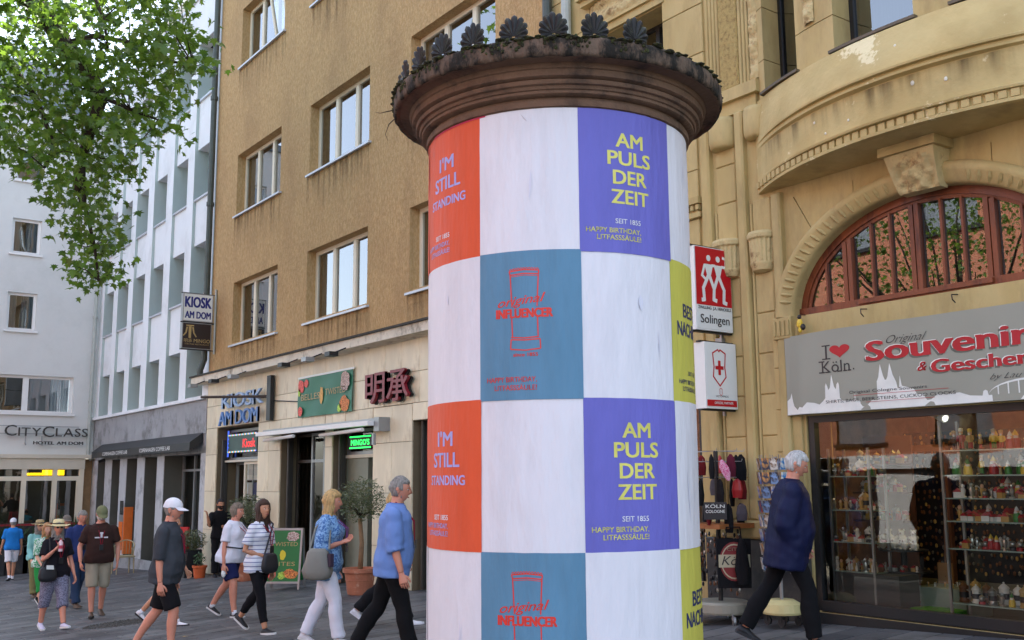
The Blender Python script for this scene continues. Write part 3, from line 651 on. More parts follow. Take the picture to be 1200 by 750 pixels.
def build_sandstone():
    t = thing('sandstone_building', 'yellow sandstone building with curved bow front and arched shop window', 'building', (D, 5, ground_z(D, 5)))
    holes = [(8.83, 10.2, 4.2, 5.95), (8.42, 10.85, -1.15, 1.05), (3.0, 6.93, -1.32, .64), (3.76, 7.24, 1.70, 3.0), (3.5, 7.28, 4.2, 6.4)]
    mb = MB(); wall_x(mb, D, -3, 11.2, -2.2, 13.5, holes, .42)
    mb.add([(D, -3, 13.5), (D, 11.2, 13.5), (20, 11.2, 13.5), (20, -3, 13.5), (20, -3, -3), (20, 11.2, -3), (D, -3, -3), (D, 11.2, -3)], [(0, 1, 2, 3), (3, 2, 5, 4), (0, 3, 4, 6)])
    part('wall', mb, SAND, t)
    # ashlar blocks laid on the plain wall areas
    rr = random.Random(9); ms = {}
    def block(a, b, c, d, x=D, dp=.03):
        key = (round(b - a, 2), round(d - c, 2))
        if key not in ms:
            m = MB(); m.bbox(-dp, 0, -(b - a) / 2, (b - a) / 2, 0, d - c, .006); ms[key] = m.mesh('stone_block', SAND)
        put('stone_block', ms[key], t, loc=(x + rr.uniform(-.002, .001), (a + b) / 2, c))
    def courses(a, b, z0, z1, n, h=.62, g=.009, x=D):
        k = 0; z = z0
        while z < z1 - .05:
            zz = min(z + h, z1); nn = n
            for i in range(nn): block(a + (b - a) * i / nn + g / 2, a + (b - a) * (i + 1) / nn - g / 2, z + g / 2, zz - g / 2, x)
            z = zz
    courses(8.14, 8.82, 4.46, 8.2, 1, .62); courses(10.22, 11.18, 1.2, 8.2, 1, .62); courses(8.30, 10.2, 1.25, 4.1, 2, .6); courses(8.83, 10.2, 6.75, 8.2, 2, .7)
    courses(6.96, 7.30, -.62, 1.62, 1, .447)
    # dentil cornice above the signs
    mb = MB(); mb.box(D - .10, D - .031, 8.25, 10.9, 3.22, 3.30); part('small_cornice', mb, SAND, t)
    dm = MB(); dm.box(-.05, 0, -.022, .022, 0, .06); dm = dm.mesh('dentil', SAND)
    y = 8.29
    while y < 10.8: put('dentil', dm, t, loc=(D - .031, y, 3.15)); y += .085
    mb = MB(); mb.box(D - .07, D - .031, 8.25, 10.9, 3.06, 3.12); part('string_course', mb, SAND, t)
    # decorated window, its frieze and frame
    for k, (o, z0, z1) in enumerate(((.05, 5.96, 6.06), (.09, 6.06, 6.10), (.14, 6.44, 6.52), (.2, 6.52, 6.62))):
        mb = MB(); mb.box(D - o, D - .001, 8.80 - o * .5, 10.22 + o * .5, z0 + .001, z1); part('window_cornice', mb, SAND, t)
    part('carved_frieze', strip_relief(8.83, 10.2, 6.105, 6.435, D - .03, .06, 2, 70, 16), SANDC, t, smooth=True)
    w_ = window_x(t, D + .36, 8.83, 10.2, 4.2, 5.95, 3, .045, .06, fm=BLACKM, gm=GL, sill=False)
    # fluted jambs and stippled pilaster beside the bow
    for y in (8.09, 8.035, 7.98, 7.925): mb = MB(); mb.tube([(D - .005, y, 4.47), (D - .005, y, 8.6)], .024, 8); part('reed_moulding', mb, SAND, t)
    mb = MB(); mb.bbox(D - .05, D, 7.60, 7.88, 4.47, 8.6, .012); part('stippled_panel', mb, SANDR, t)
    for y in (7.575, 7.52, 7.465): mb = MB(); mb.tube([(D - .02, y, 4.47), (D - .02, y, 8.6)], .022, 8); part('reed_moulding', mb, SAND, t)
    part('carved_strip', strip_relief(7.30, 7.43, 4.47, 6.6, D - .03, .05, 5, 8, 110), SANDC, t, smooth=True)
    mb = MB(); mb.box(D - .11, D - .001, 7.30, 8.24, 4.30, 4.44); mb.box(D - .07, D - .001, 7.32, 8.22, 4.441, 4.466); part('pilaster_cap', mb, SAND, t)
    mb = MB(); mb.box(D - .05, D - .001, 7.36, 8.2, 4.15, 4.299); part('pilaster_neck', mb, SAND, t)
    # pilaster panels and ribs
    for a, b in ((8.08, 8.22), (7.56, 7.68), (7.08, 7.20)):
        mb = MB(); mb.bbox(D - .085, D - .001, a, b, -.44, 4.15 if a > 7.3 else 3.08, .02); part('pilaster_rib', mb, SAND, t)
    mb = MB(); mb.bbox(D - .10, D - .001, 6.96, 8.24, -.64, -.445, .02); part('pilaster_foot', mb, SAND, t)
    for a, b in ((7.685, 8.075), (7.205, 7.555)):
        k = 0; z = -.44
        while z < 4.1 and (a > 7.5 or z < 3.0):
            mb = MB(); z1 = min(z + .447, 4.14 if a > 7.5 else 3.08); mb.bbox(D - .02, D - .0005, a + .05, b - .05, z + .005, z1 - .005, .01); part('panel_stone', mb, SAND, t); z += .447
        for u in (a + .025, b - .025): mb = MB(); mb.tube([(D - .01, u, -.44), (D - .01, u, 3.05)], .018, 6); part('panel_bead', mb, SAND, t)
    for a, b in ((7.69, 8.07), (7.21, 7.55)):
        c = (a + b) / 2; r = (b - a) / 2 - .01
        if a > 7.5 or True:
            mb = MB(); mb.lathe([(0, 4.14 if a > 7.5 else 3.14), (r * .9, 4.13), (r, 4.08), (r, 3.86), (r * .93, 3.80), (r * .8, 3.77), (0, 3.77)] if a > 7.5 else [(0, 4.14), (r * .9, 4.13), (r, 4.08), (r, 3.86), (r * .93, 3.80), (r * .8, 3.77), (0, 3.77)], 16, (D - .01, c, 0), a0=math.pi / 2, a1=3 * math.pi / 2)
            part('pilaster_cushion', mb, SAND, t, smooth=True)
        mb = MB(); n = 36; vs = []; prof = [(.05, 2.235), (.75, 2.26), (.92, 2.33), (.92, 2.345), (.9, 2.35), (.97, 2.60), (1.08, 2.62), (1.1, 2.66), (1.0, 2.69), (0, 2.70)]
        for (q, z) in prof:
            for j in range(n + 1):
                th = math.pi / 2 + math.pi * j / n; fl = 1 - (.07 if (2.35 <= z <= 2.60 and j % 4 in (1, 2)) else 0)
                vs.append((D - .02 + r * q * fl * math.cos(th) * .9, c + r * q * fl * math.sin(th), z))
        mb.add(vs, [(i * (n + 1) + j, i * (n + 1) + j + 1, (i + 1) * (n + 1) + j + 1, (i + 1) * (n + 1) + j) for i in range(len(prof) - 1) for j in range(n)])
        part('fluted_bracket', mb, SANDC, t)
    mb = MB(); mb.bbox(D - .06, D + .02, 6.95, 8.36, ground_z(D, 7) - .1, -.645, .01); part('granite_plinth', mb, DKSTONE, t)
    # arch: spandrel blocks with open joints, moulded ring, tongue ornaments
    Y0, Y1, Z1 = 3.76, 7.24, 3.0
    def border(a):
        c, s_ = math.cos(a), math.sin(a); k = []
        if c > 1e-6: k.append((Y1 - AC) / c)
        if c < -1e-6: k.append((Y0 - AC) / c)
        if s_ > 1e-6: k.append((Z1 - AZ) / s_)
        k = min(k); return (AC + k * c, AZ + k * s_)
    cuts = [0, 22, 42, 62, 83, 100, 121, 142, 160, 180]; ca = math.atan2(Z1 - AZ, Y1 - AC); cb = math.atan2(Z1 - AZ, Y0 - AC)
    for a, b in zip(cuts, cuts[1:]):
        a, b = R_(a + .15), R_(b - .15); N = 6; inner = [ell(a + (b - a) * i / N) for i in range(N + 1)]
        outer = [border(b)] + ([border(cb)] if a < cb < b else []) + ([border(ca)] if a < ca < b else []) + [border(a)]
        # ellipse is parametrised by angle, the border by true direction: fine for stone joints
        mb = MB(); poly = inner + outer; mb.prism(poly, lambda u, v, d: (D + d, u, v), .42, -.003)
        part('spandrel_stone', mb, SAND, t)
    prof = [(0, .06), (.0, -.02), (.02, -.055), (.06, -.07), (.11, -.10), (.15, -.115), (.19, -.095), (.215, -.05), (.22, .0)]
    N = 60; rings = []
    for i in range(N + 1):
        a = math.pi * i / N; rings.append([(D + x, *ell(a, o, o)) for o, x in prof])
    mb = MB(); vs = [v for r in rings for v in r]; n = len(prof)
    mb.add(vs, [(i * n + j, (i + 1) * n + j, (i + 1) * n + j + 1, i * n + j + 1) for i in range(N) for j in range(n - 1)]); part('arch_moulding', mb, SAND, t, smooth=True)
    for i in range(2, 44):
        a = math.pi * i / 45
        if 1.44 < a < 1.95: continue
        e0, e1 = ell(a, .02, .02), ell(a, .115, .115); dv = Vector((0, e1[0] - e0[0], e1[1] - e0[1])).normalized(); tg = Vector((0, -dv.z, dv.y))
        p0, p1 = Vector((D - .05, *e0)), Vector((D - .112, *e1)); mb = MB()
        mb.loft([[p0 + tg * .012, p0 - Vector((.02, 0, 0)), p0 - tg * .012, p0 + Vector((.02, 0, 0))], [(p0 + p1) / 2 + tg * .024, (p0 + p1) / 2 - Vector((.024, 0, 0)), (p0 + p1) / 2 - tg * .024, (p0 + p1) / 2 + Vector((.03, 0, 0))], [p1 + tg * .014, p1 - Vector((.012, 0, 0)), p1 - tg * .014, p1 + Vector((.02, 0, 0))]])
        part('tongue_ornament', mb, SAND, t)
    for c in (7.11, 3.89):
        mb = MB(); mb.bbox(D - .10, D - .001, c - .12, c + .12, 1.46, 1.70, .012)
        for k in range(4): u = c - .09 + k * .06; mb.box(D - .115, D - .101, u - .016, u + .016, 1.50, 1.66)
        part('impost_block', mb, SAND, t)
    # keystone console with carved face
    mb = MB(); ny, nz = 30, 18; vs = []
    y0, y1 = 5.12, 5.64
    for j in range(nz + 1):
        v = j / nz; z = 2.68 + .36 * v; pr = .12 + .16 * v ** .7; sq = .05 * (1 - v)
        for i in range(ny + 1):
            u = i / ny; y = y1 - sq - (y1 - y0 - 2 * sq) * u
            h = noise.noise(Vector((y * 14, z * 14, 3))) * .05 + .035 * math.cos((u - .5) * 9) * math.sin(v * 5)
            e = min(1, 6 * u, 6 * (1 - u)); vs.append((D - pr - h * e * (1 - v ** 6), y, z))
    n = ny + 1
    mb.add(vs, [(j * n + i, j * n + i + 1, (j + 1) * n + i + 1, (j + 1) * n + i) for j in range(nz) for i in range(ny)])
    for jj in (0, nz):
        z = vs[jj * n][2]; k = len(mb.v); mb.add([vs[jj * n + i] for i in range(n)] + [(D, vs[jj * n][1], z), (D, vs[jj * n + ny][1], z)], [tuple(list(range(n)) + [n + 1, n])])
    for s_ in (0, ny): mb.add([vs[j * n + s_] for j in range(nz + 1)] + [(D, vs[nz * n + s_][1], vs[nz * n][2]), (D, vs[s_][1], vs[0][2])], [tuple(range(nz + 3))])
    part('carved_keystone', mb, SANDC, t)
    mb = MB(); mb.box(D - .32, D - .001, 5.08, 5.68, 3.041, 3.128); part('keystone_slab', mb, SAND, t)
    # arched window: frame, mullions, panes
    x = D + .10; wd = None
    mb = MB(); N = 40; rings = []
    for i in range(N + 1):
        a = math.pi * i / N; rings.append([(x + dx, *ell(a, o, o)) for o, dx in ((.02, 0), (-.075, 0), (-.075, .02), (-.11, .025), (-.11, .08), (.02, .08))])
    vs = [v for r in rings for v in r]; n = 6
    mb.add(vs, [(i * n + j, (i + 1) * n + j, (i + 1) * n + (j + 1) % n, i * n + (j + 1) % n) for i in range(N) for j in range(n)])
    wn = part('arched_window', mb, WOODR, t)
    mb = MB(); mb.box(x - .03, x + .08, AC - AA, AC + AA, AZ - .0, AZ + .085); part('bottom_rail', mb, WOODR, wn)
    mb = MB(); mb.box(x - .06, x - .031, 4.83, 6.25, AZ + .03, AZ + .075); part('weather_rail', mb, WOODR, wn)
    def zt(y): return AZ + (AB - .1) * math.sqrt(max(0, 1 - ((y - AC) / (AA - .1)) ** 2))
    for y, w2 in ((6.38, .055), (5.60, .055), (4.84, .055)):
        for k in ((-.03, .0), (.03, .0)):
            mb = MB(); u = y + k[0]; mb.box(x - .012, x + .06, u - .024, u + .024, AZ + .085, zt(u) - .005); part('mullion', mb, WOODR, wn)
    for a, b in ((6.43, 6.88), (5.66, 6.32), (4.90, 5.54), (4.1, 4.78)):
        m = 3 if b - a > .6 else 2
        for i in range(1, m):
            y = a + (b - a) * i / m; mb = MB(); mb.box(x + .005, x + .05, y - .012, y + .012, AZ + .085, zt(y)); part('glazing_bar', mb, WOODR, wn)
        N = 8; us = [a + (b - a) * i / N for i in range(N + 1)]; mb = MB()
        vs = [(x + .04, u, AZ + .05) for u in us] + [(x + .04, u, zt(u) + .04) for u in us]
        mb.add(vs, [(i, i + 1, N + 2 + i, N + 1 + i)[::-1] for i in range(N)]); part('pane', mb, GLA, wn)
    mb = MB(); mb.add([(x + .8, 3.6, 1.6), (x + .8, 7.3, 1.6), (x + .8, 7.3, 3.2), (x + .8, 3.6, 3.2)], [(0, 1, 2, 3)]); part('dark_room', mb, DARK, wn)
    # bow front: drum swept along the arc
    prof = [(.60, 3.13), (.645, 3.135), (.65, 3.165), (.605, 3.17), (.605, 3.245), (.66, 3.25), (.67, 3.27), (.63, 3.285), (.625, 3.46), (.64, 3.61), (.70, 3.625), (.705, 3.645), (.68, 3.65), (.68, 3.675), (.73, 3.68), (.735, 3.70), (.68, 3.72), (.66, 3.86), (.60, 3.98), (.565, 3.985), (.53, 4.1), (.50, 4.19), (.44, 4.195)]
    N = 64; mb = MB(); vs = []
    for i in range(N + 1):
        y = BC + BH - 2 * BH * i / N
        vs += [(bsurf(y, s_) - (.03 if 3.13 < z < 4.0 else .01), y, z) for s_, z in prof]
    n = len(prof)
    mb.add(vs, [(i * n + j, i * n + j + 1, (i + 1) * n + j + 1, (i + 1) * n + j) for i in range(N) for j in range(n - 1)])
    drum = part('bow_parapet', mb, mat('weathered_bow_sandstone', S(196, 175, 120), .8, .09, 1.2, .3, 22, col2=S(185, 163, 108), stain=S(226, 212, 168), st_s=2.1, st_lo=.60, st_hi=.63), t)
    smooth_by_angle(drum.data, 25)
    mb = MB(); vs = [(bsurf(BC + BH - 2 * BH * i / N, .60) - .01, BC + BH - 2 * BH * i / N, 3.13) for i in range(N + 1)] + [(D + .01, BC + BH - 2 * BH * i / N, 3.13) for i in range(N + 1)]
    mb.add(vs, [(i, i + 1, N + 2 + i, N + 1 + i) for i in range(N)]); part('bow_soffit', mb, SAND, t)
    dn = MB(); dn.box(-.042, 0, -.034, .034, 0, .066); dn = dn.mesh('dentil', SAND); y = 7.33
    while y > 3.4:
        dy = (bsurf(y + .01, .605) - bsurf(y - .01, .605)) / .02
        put('dentil', dn, t, loc=(bsurf(y, .605) - .012, y, 3.174), rot=(0, 0, -math.atan(dy))); y -= .097
    # bow upper storey: piers, sills, windows
    def pier(a, b, name='bow_pier', m=SAND, s_=.45, z0=4.2, z1=6.5):
        mb = MB(); n = 4; rings = []
        for z in (z0, z1):
            ys = [b + (a - b) * i / n for i in range(n + 1)]
            rings.append([(bsurf(y, s_), y, z) for y in ys] + [(bsurf(y, s_) + .37, y, z) for y in ys[::-1]])
        mb.loft(rings); part(name, mb, m, t)
    for a, b in ((6.03, 6.58), (4.72, 5.12), (3.4, 3.9)):
        for z0, z1 in ((4.202, 4.62), (4.63, 5.24), (5.25, 5.9), (5.91, 6.6)): pier(a, b, z0=z0, z1=z1)
        if b - a > .5: part('carved_strip', strip_relief(6.28, 6.43, 4.66, 6.5, lambda y: bsurf(y, .45) - .01, .05, 8, 8, 90), SANDC, t, smooth=True)
    for (a, b) in ((7.18, 7.30),):
        for z0, z1 in ((4.202, 4.62), (4.63, 5.24), (5.25, 5.9), (5.91, 6.6)): pier(a, b, z0=z0, z1=z1)
    for a, b in ((6.58, 7.18), (5.12, 6.03), (3.9, 4.72)):
        xm = (bsurf(a, .45) + bsurf(b, .45)) / 2 + .30
        def sl2(y): return bsurf(a, .45) + (bsurf(b, .45) - bsurf(a, .45)) * (y - a) / (b - a) + .28
        mb = MB(); fw = .05
        for u0, u1, c, d in ((a, a + fw, 4.22, 6.5), (b - fw, b, 4.22, 6.5), (a + fw, b - fw, 4.22, 4.27)):
            mb.add([(sl2(u0), u0, c), (sl2(u1), u1, c), (sl2(u1) + .06, u1, c), (sl2(u0) + .06, u0, c), (sl2(u0), u0, d), (sl2(u1), u1, d), (sl2(u1) + .06, u1, d), (sl2(u0) + .06, u0, d)], [(0, 3, 2, 1), (4, 5, 6, 7), (0, 1, 5, 4), (1, 2, 6, 5), (2, 3, 7, 6), (3, 0, 4, 7)])
        o = part('bow_window', mb, BLACKM, t)
        mb = MB(); mb.add([(sl2(a) + .03, a, 4.2), (sl2(b) + .03, b, 4.2), (sl2(b) + .03, b, 6.5), (sl2(a) + .03, a, 6.5)], [(0, 3, 2, 1)]); part('pane', mb, GL, o)
        mb = MB(); mb.box(sl2((a + b) / 2) + .2, sl2((a + b) / 2) + .25, a, b, 4.1, 6.5); part('blind', mb, CURTD, o)
        mb = MB(); N2 = 6; rings = []
        for i in range(N2 + 1): y = b + .04 - (b - a + .08) * i / N2; xx = bsurf(y, .45) - .06; rings.append([(xx, y, 4.205), (xx, y, 4.235), (xx + .36, y, 4.245), (xx + .36, y, 4.205)])
        mb.loft(rings); part('sill', mb, mat('brown_sill', S(96, 84, 66), .6), o)
    RS2 = streaks('sandstone_rain_streaks', S(96, 82, 58), .7, 8)
    for (y0_, y1_, s0, z0_, z1_) in ((3.4, 7.3, .645, 3.29, 3.60),):
        mb = MB(); N2 = 40; vs = []
        for i in range(N2 + 1):
            y = y1_ - (y1_ - y0_) * i / N2
            if z0_ > 3.7: vs += [(bsurf(y, .68) - .034, y, z0_), (bsurf(y, .60) - .034, y, 3.98)]
            else: vs += [(bsurf(y, .625) - .034, y, z0_), (bsurf(y, .642) - .034, y, z1_)]
        mb.add(vs, [(2 * i, 2 * i + 1, 2 * i + 3, 2 * i + 2) for i in range(N2)]); part('rain_streaks', mb, RS2, t)
    for a, b, c, d in ((7.0, 8.3, -.64, .9), (8.83, 10.2, 3.3, 4.2)):
        mb = MB(); mb.add([(D - .09 if a < 8 else D - .04, a, c), (D - .09 if a < 8 else D - .04, b, c), (D - .09 if a < 8 else D - .04, b, d), (D - .09 if a < 8 else D - .04, a, d)], [(0, 3, 2, 1)])
        if a > 8: part('rain_streaks', mb, RS2, t)
    pier(3.3, 7.4, 'bow_lintel', z0=6.6, z1=7.0)
    # small white plaster scars on the bow
    SC = mat('white_chip', S(236, 230, 212), .9)
    for (y, z, r) in ((6.2, 3.5, .013), (5.05, 3.52, .02), (4.75, 3.47, .018), (5.75, 3.38, .012), (5.2, 3.93, .014), (6.05, 3.34, .012)):
        s_ = .63 if z < 3.7 else .62; mb = MB(); mb.sphere((bsurf(y, s_) - .034, y, z), (.008, r, r * 1.2), 7, 4); part('plaster_chip', mb, SC, t)
    return t
SS = build_sandstone()

# second shop opening behind the advertising column
def shop_glass(t, a, b, z0, z1, x, bars=()):
    fw = .07; mb = MB()
    mb.box(x, x + .08, a, a + fw, z0, z1); mb.box(x, x + .08, b - fw, b, z0, z1); mb.box(x + .001, x + .079, a + fw, b - fw, z1 - fw, z1); mb.box(x - .02, x + .079, a + fw, b - fw, z0, z0 + .11)
    for u in bars: mb.box(x + .001, x + .07, u - .02, u + .02, z0 + .11, z1 - fw)
    o = part('shop_window', mb, BLACKM, t)
    mb = MB(); mb.add([(x + .04, a + fw * .6, z0), (x + .04, b - fw * .6, z0), (x + .04, b - fw * .6, z1 - .02), (x + .04, a + fw * .6, z1 - .02)], [(0, 3, 2, 1)]); part('glass_pane', mb, GLS, o)
shop_glass(SS, 3.0, 6.92, -1.33, .64, D + .02, (3.6,))
shop_glass(SS, 8.43, 10.84, -1.15, 1.05, D + .05)
mb = MB(); mb.box(D - .04, D + .01, 2.9, 6.94, ground_z(D, 5) - .1, -1.335); part('shop_window_base', mb, BLACKM, SS)
# shop room
IN = MB(); IN.add([(9.0, 2.6, -1.34), (9.0, 8.2, -1.34), (13, 8.2, -1.34), (13, 2.6, -1.34)], [(0, 1, 2, 3)], 0)
IN.add([(9.0, 2.6, .95), (9.0, 8.2, .95), (13, 8.2, .95), (13, 2.6, .95)], [(3, 2, 1, 0)], 1)
IN.add([(13, 2.6, -1.34), (13, 8.2, -1.34), (13, 8.2, .95), (13, 2.6, .95)], [(0, 1, 2, 3)], 2)
IN.add([(9.0, 8.2, -1.34), (13, 8.2, -1.34), (13, 8.2, .95), (9.0, 8.2, .95)], [(0, 1, 2, 3)], 2)
IN.add([(9.0, 2.6, -1.34), (13, 2.6, -1.34), (13, 2.6, .95), (9.0, 2.6, .95)], [(3, 2, 1, 0)], 2)
IN.box(8.87, 9.2, 6.93, 8.3, -1.34, .95, 2)
part('shop_room', IN, [mat('brown_shop_floor', S(112, 72, 42), .5, .25, 5, spec=.5), mat('shop_ceiling', S(88, 80, 70), .9), mat('dark_brown_shop_wall', S(96, 66, 46), .8, .5, 6)], None, kind='structure')
mb = MB(); mb.add([(10.6, 8.3, -1.3), (10.6, 11.1, -1.3), (10.6, 11.1, 1.1), (10.6, 8.3, 1.1)], [(0, 1, 2, 3)]); part('side_shop_room', mb, mat('tan_shop_wall', S(120, 96, 66), .9, .4, 3), None, kind='structure')
TUBE = mat('ceiling_tube_light', S(255, 240, 170), .5, emit=S(255, 214, 120), es=4)
for i, (x, y, l) in enumerate(((9.9, 6.3, 1.0), (10.9, 6.0, 1.1), (11.6, 7.2, 1.0), (11.7, 5.6, .9), (9.7, 4.6, .8))):
    t = thing('ceiling_light', ['yellowish tube light nearest the glass in the souvenir shop', 'long tube light in the middle of the souvenir shop ceiling', 'tube light deep left in the souvenir shop', 'tube light deep in the souvenir shop above the goods wall', 'tube light above the glass cabinet on the right'][i], 'light', (x, y, .9), group='tube lights in the souvenir shop')
    mb = MB(); mb.box(x - .05, x + .05, y - l / 2, y + l / 2, .90, .945); part('housing', mb, FRAMEWH, t)
    mb = MB(); mb.box(x - .035, x + .035, y - l / 2 + .02, y + l / 2 - .02, .87, .899); part('tube', mb, TUBE, t)
t = thing('spotlight', 'pale cylindrical spotlight hanging inside the shop window over the cabinets', 'light', (9.25, 5.6, .7))
mb = MB(); mb.tube([(9.3, 5.85, .66), (9.22, 5.62, .56)], .045, 14); part('lamp_body', mb, FRAMEWH, t)
mb = MB(); mb.tube([(9.22, 5.62, .56), (9.217, 5.614, .557)], .026, 14); part('lamp_glass', mb, mat('lamp_glow', (1, 1, 1), .5, emit=(1, .97, .9), es=1.2), t)
mb = MB(); mb.tube([(9.3, 5.8, .68), (9.3, 5.8, .95)], .008, 6); part('stem', mb, BLACKM, t)

# ------------------------------------------------------------------ souvenirs in the window
cR, cG, cY, cW, cB, cBr, cSk, cGo = [mat('toy_' + n, c, .4, .1) for n, c in (('red', S(170, 30, 34)), ('green', S(60, 130, 50)), ('yellow', S(226, 190, 60)), ('white', S(226, 222, 212)), ('black', S(30, 28, 30)), ('brown', S(112, 70, 42)), ('skin', S(220, 170, 130)), ('gold', S(190, 150, 80)))]
STEEL = mat('pewter', S(170, 168, 160), .3, .1, metal=.8)
def tmpl(kind, v):
    m = MB(); mats = [cR, cG, cY, cW, cB, cBr, cSk, cGo, STEEL]
    if kind == 'nutcracker':
        c1, c2, c3 = [(2, 1, 7), (7, 0, 2), (0, 0, 3), (2, 0, 7), (5, 4, 7)][v % 5]
        for s_ in (-1, 1): m.tube([(0, s_ * .012, .012), (0, s_ * .012, .075)], [.013, .010], 7, c2); m.sphere((-.006, s_ * .012, .01), (.016, .011, .01), 6, 3, 4)
        m.lathe([(0, .07), (.026, .072), (.03, .10), (.026, .135), (.012, .145), (0, .146)], 10, mi=c1)
        for s_ in (-1, 1): m.tube([(0, s_ * .03, .135), (-.004, s_ * .038, .10), (-.015, s_ * .033, .085)], [.009, .008, .007], 6, c1)
        m.sphere((0, 0, .162), (.02, .02, .022), 8, 5, 6); m.lathe([(.021, .172), (.022, .20), (.0, .205)], 10, mi=c3); m.sphere((-.012, 0, .15), (.012, .012, .014), 6, 4, 3)
        m.box(-.03, .03, -.03, .03, 0, .008, 5)
    elif kind == 'gnome':
        m.lathe([(0, 0), (.035, .002), (.038, .04), (.028, .08), (.014, .09)], 10, mi=v % 3); m.sphere((0, 0, .098), .022, 8, 5, 6); m.lathe([(.024, .105), (.012, .13), (0, .15)], 8, mi=(v + 3) % 4); m.sphere((-.014, 0, .085), (.015, .02, .02), 6, 4, 3)
    elif kind == 'bottle':
        m.lathe([(0, 0), (.022, 0), (.024, .01), (.024, .06), (.016, .085), (.008, .10), (.008, .125), (.011, .128), (.011, .14), (0, .142)], 12, mi=3)
    elif kind == 'stein':
        m.lathe([(0, 0), (.036, 0), (.038, .01), (.032, .02), (.033, .10), (.037, .108), (.035, .115), (.02, .13), (.006, .14), (.006, .15), (0, .152)], 14, mi=[7, 3, 8, 5][v % 4]); m.tube([(0, -.033, .09), (0, -.06, .085), (0, -.062, .04), (0, -.034, .03)], .006, 6, 8); m.lathe([(.0345, .035), (.0348, .075)], 14, mi=4)
    elif kind == 'figure':
        m.lathe([(0, 0), (.02, 0), (.02, .008), (.008, .012), (.015, .045), (.010, .06)], 8, mi=[8, 7, 5, 3][v % 4]); m.sphere((0, 0, .072), (.012, .012, .014), 7, 4, [8, 6, 7, 3][v % 4]); m.tube([(0, .01, .05), (-.012, .02, .07)], .004, 5, 8)
    elif kind == 'bear':
        m.sphere((0, 0, .04), (.035, .04, .04), 9, 6, 3); m.sphere((-.01, 0, .09), .028, 9, 6, 3)
        for s_ in (-1, 1): m.sphere((-.005, s_ * .022, .115), .011, 6, 4, 3); m.sphere((-.035, s_ * .025, .015), (.02, .014, .014), 6, 4, 3); m.sphere((-.025, s_ * .038, .05), (.018, .012, .014), 6, 4, 3)
        m.sphere((-.036, 0, .085), (.01, .012, .01), 6, 4, 5)
    elif kind == 'duck':
        m.sphere((0, 0, .02), (.032, .024, .02), 8, 5, 2); m.sphere((-.018, 0, .045), .015, 7, 5, 2); m.sphere((-.034, 0, .042), (.008, .008, .004), 5, 3, 0)
    elif kind == 'snow_globe':
        m.lathe([(0, 0), (.03, 0), (.028, .02), (.02, .024)], 12, mi=[0, 4, 5][v % 3]); m.sphere((0, 0, .048), .028, 10, 7, 8)
    elif kind == 'house':
        m.box(-.03, .03, -.035, .035, 0, .05, [3, 7, 5][v % 3]); m.add([(-.035, -.04, .05), (.035, -.04, .05), (.035, .04, .05), (-.035, .04, .05), (-.035, 0, .085), (.035, 0, .085)], [(0, 1, 5, 4), (2, 3, 4, 5), (0, 4, 3), (1, 2, 5)], 0)
    return m.mesh(kind, mats)
TM = {}
VC = ['gold', 'white', 'pewter', 'brown', 'gilt']; VN = ['yellow and green', 'gold capped', 'red', 'yellow coated red hatted', 'brown']; VF = ['pewter', 'gold', 'brown', 'white']; VG = ['red', 'green', 'yellow']; VH = ['white', 'gold', 'brown']
def item(kind, v, x, y, z, sc, label, cat, group, rz=0):
    key = (kind, v)
    if key not in TM: TM[key] = smooth_by_angle(tmpl(kind, v), 35)
    lab = label.replace('painted', VC[v % 5] + ' painted').replace('colourful', VN[v % 5]).replace('small pewter figure', VF[v % 4] + ' figure').replace('smoking man', VG[v % 3] + ' smoking man').replace('tiny house', VH[v % 3] + ' house').replace('small snow', VH[v % 3] + '-footed small snow').replace('little metal', VF[v % 4]).replace('little copper', VF[v % 4] + ' small')
    label = lab
    o = put(kind, TM[key], None, loc=(x, y, z), label=label, cat=cat, group=group, rot=(0, 0, rz)); o.scale = (sc, sc, sc); return o
GLSH = glass('shelf_glass', (.86, .92, .9), 1.45, .05)
def shelf_unit(name, label, y0, y1, x0, x1, zs, posts=True, zb=-1.33, solid=False):
    t = thing(name, label, 'shelf', ((x0 + x1) / 2, (y0 + y1) / 2, zb))
    for z in zs:
        mb = MB(); mb.box(x0, x1, y0, y1, z - .012, z); part('shelf_board', mb, mat('pale_green_shelf_glass', S(150, 168, 158), .15, .05), t)
    if posts:
        for x in (x0 + .01, x1 - .01):
            for y in (y0 + .01, y1 - .01): mb = MB(); mb.box(x - .012, x + .012, y - .012, y + .012, zb, zs[-1] + .28); part('post', mb, GREYM, t)
    return t
rr = random.Random(21)
zr = [-1.14, -.65, -.40, -.19, .02, .25]
shelf_unit('glass_cabinet', 'tall glass cabinet on the right of the shop window, shelves full of nutcrackers and steins', 4.2, 5.58, 9.02, 9.34, zr)
rows_ = [('stein', 'painted beer stein on the lowest shelf of the right cabinet', 'beer stein', .115, 1.35), ('snow_globe', 'small snow globe on the second lowest cabinet shelf', 'snow globe', .075, .95), ('house', 'tiny house ornament on the third cabinet shelf from below', 'ornament', .085, .95), ('figure', 'small pewter figure on the middle shelf of the right cabinet', 'figurine', .06, 1.5), ('gnome', 'smoking man figure on the second highest cabinet shelf', 'figurine', .14, 1.1), ('nutcracker', 'colourful wooden nutcracker on the top shelf of the right cabinet', 'nutcracker', .12, .95)]
KW = {'stein': ('painted beer stein', 'beer stein'), 'snow_globe': ('small snow globe', 'snow globe'), 'house': ('tiny house ornament', 'ornament'), 'figure': ('small pewter figure', 'figurine'), 'gnome': ('smoking man figure', 'figurine'), 'nutcracker': ('colourful wooden nutcracker', 'nutcracker'), 'bottle': ('white bottle', 'bottle'), 'bear': ('white teddy bear', 'teddy bear')}
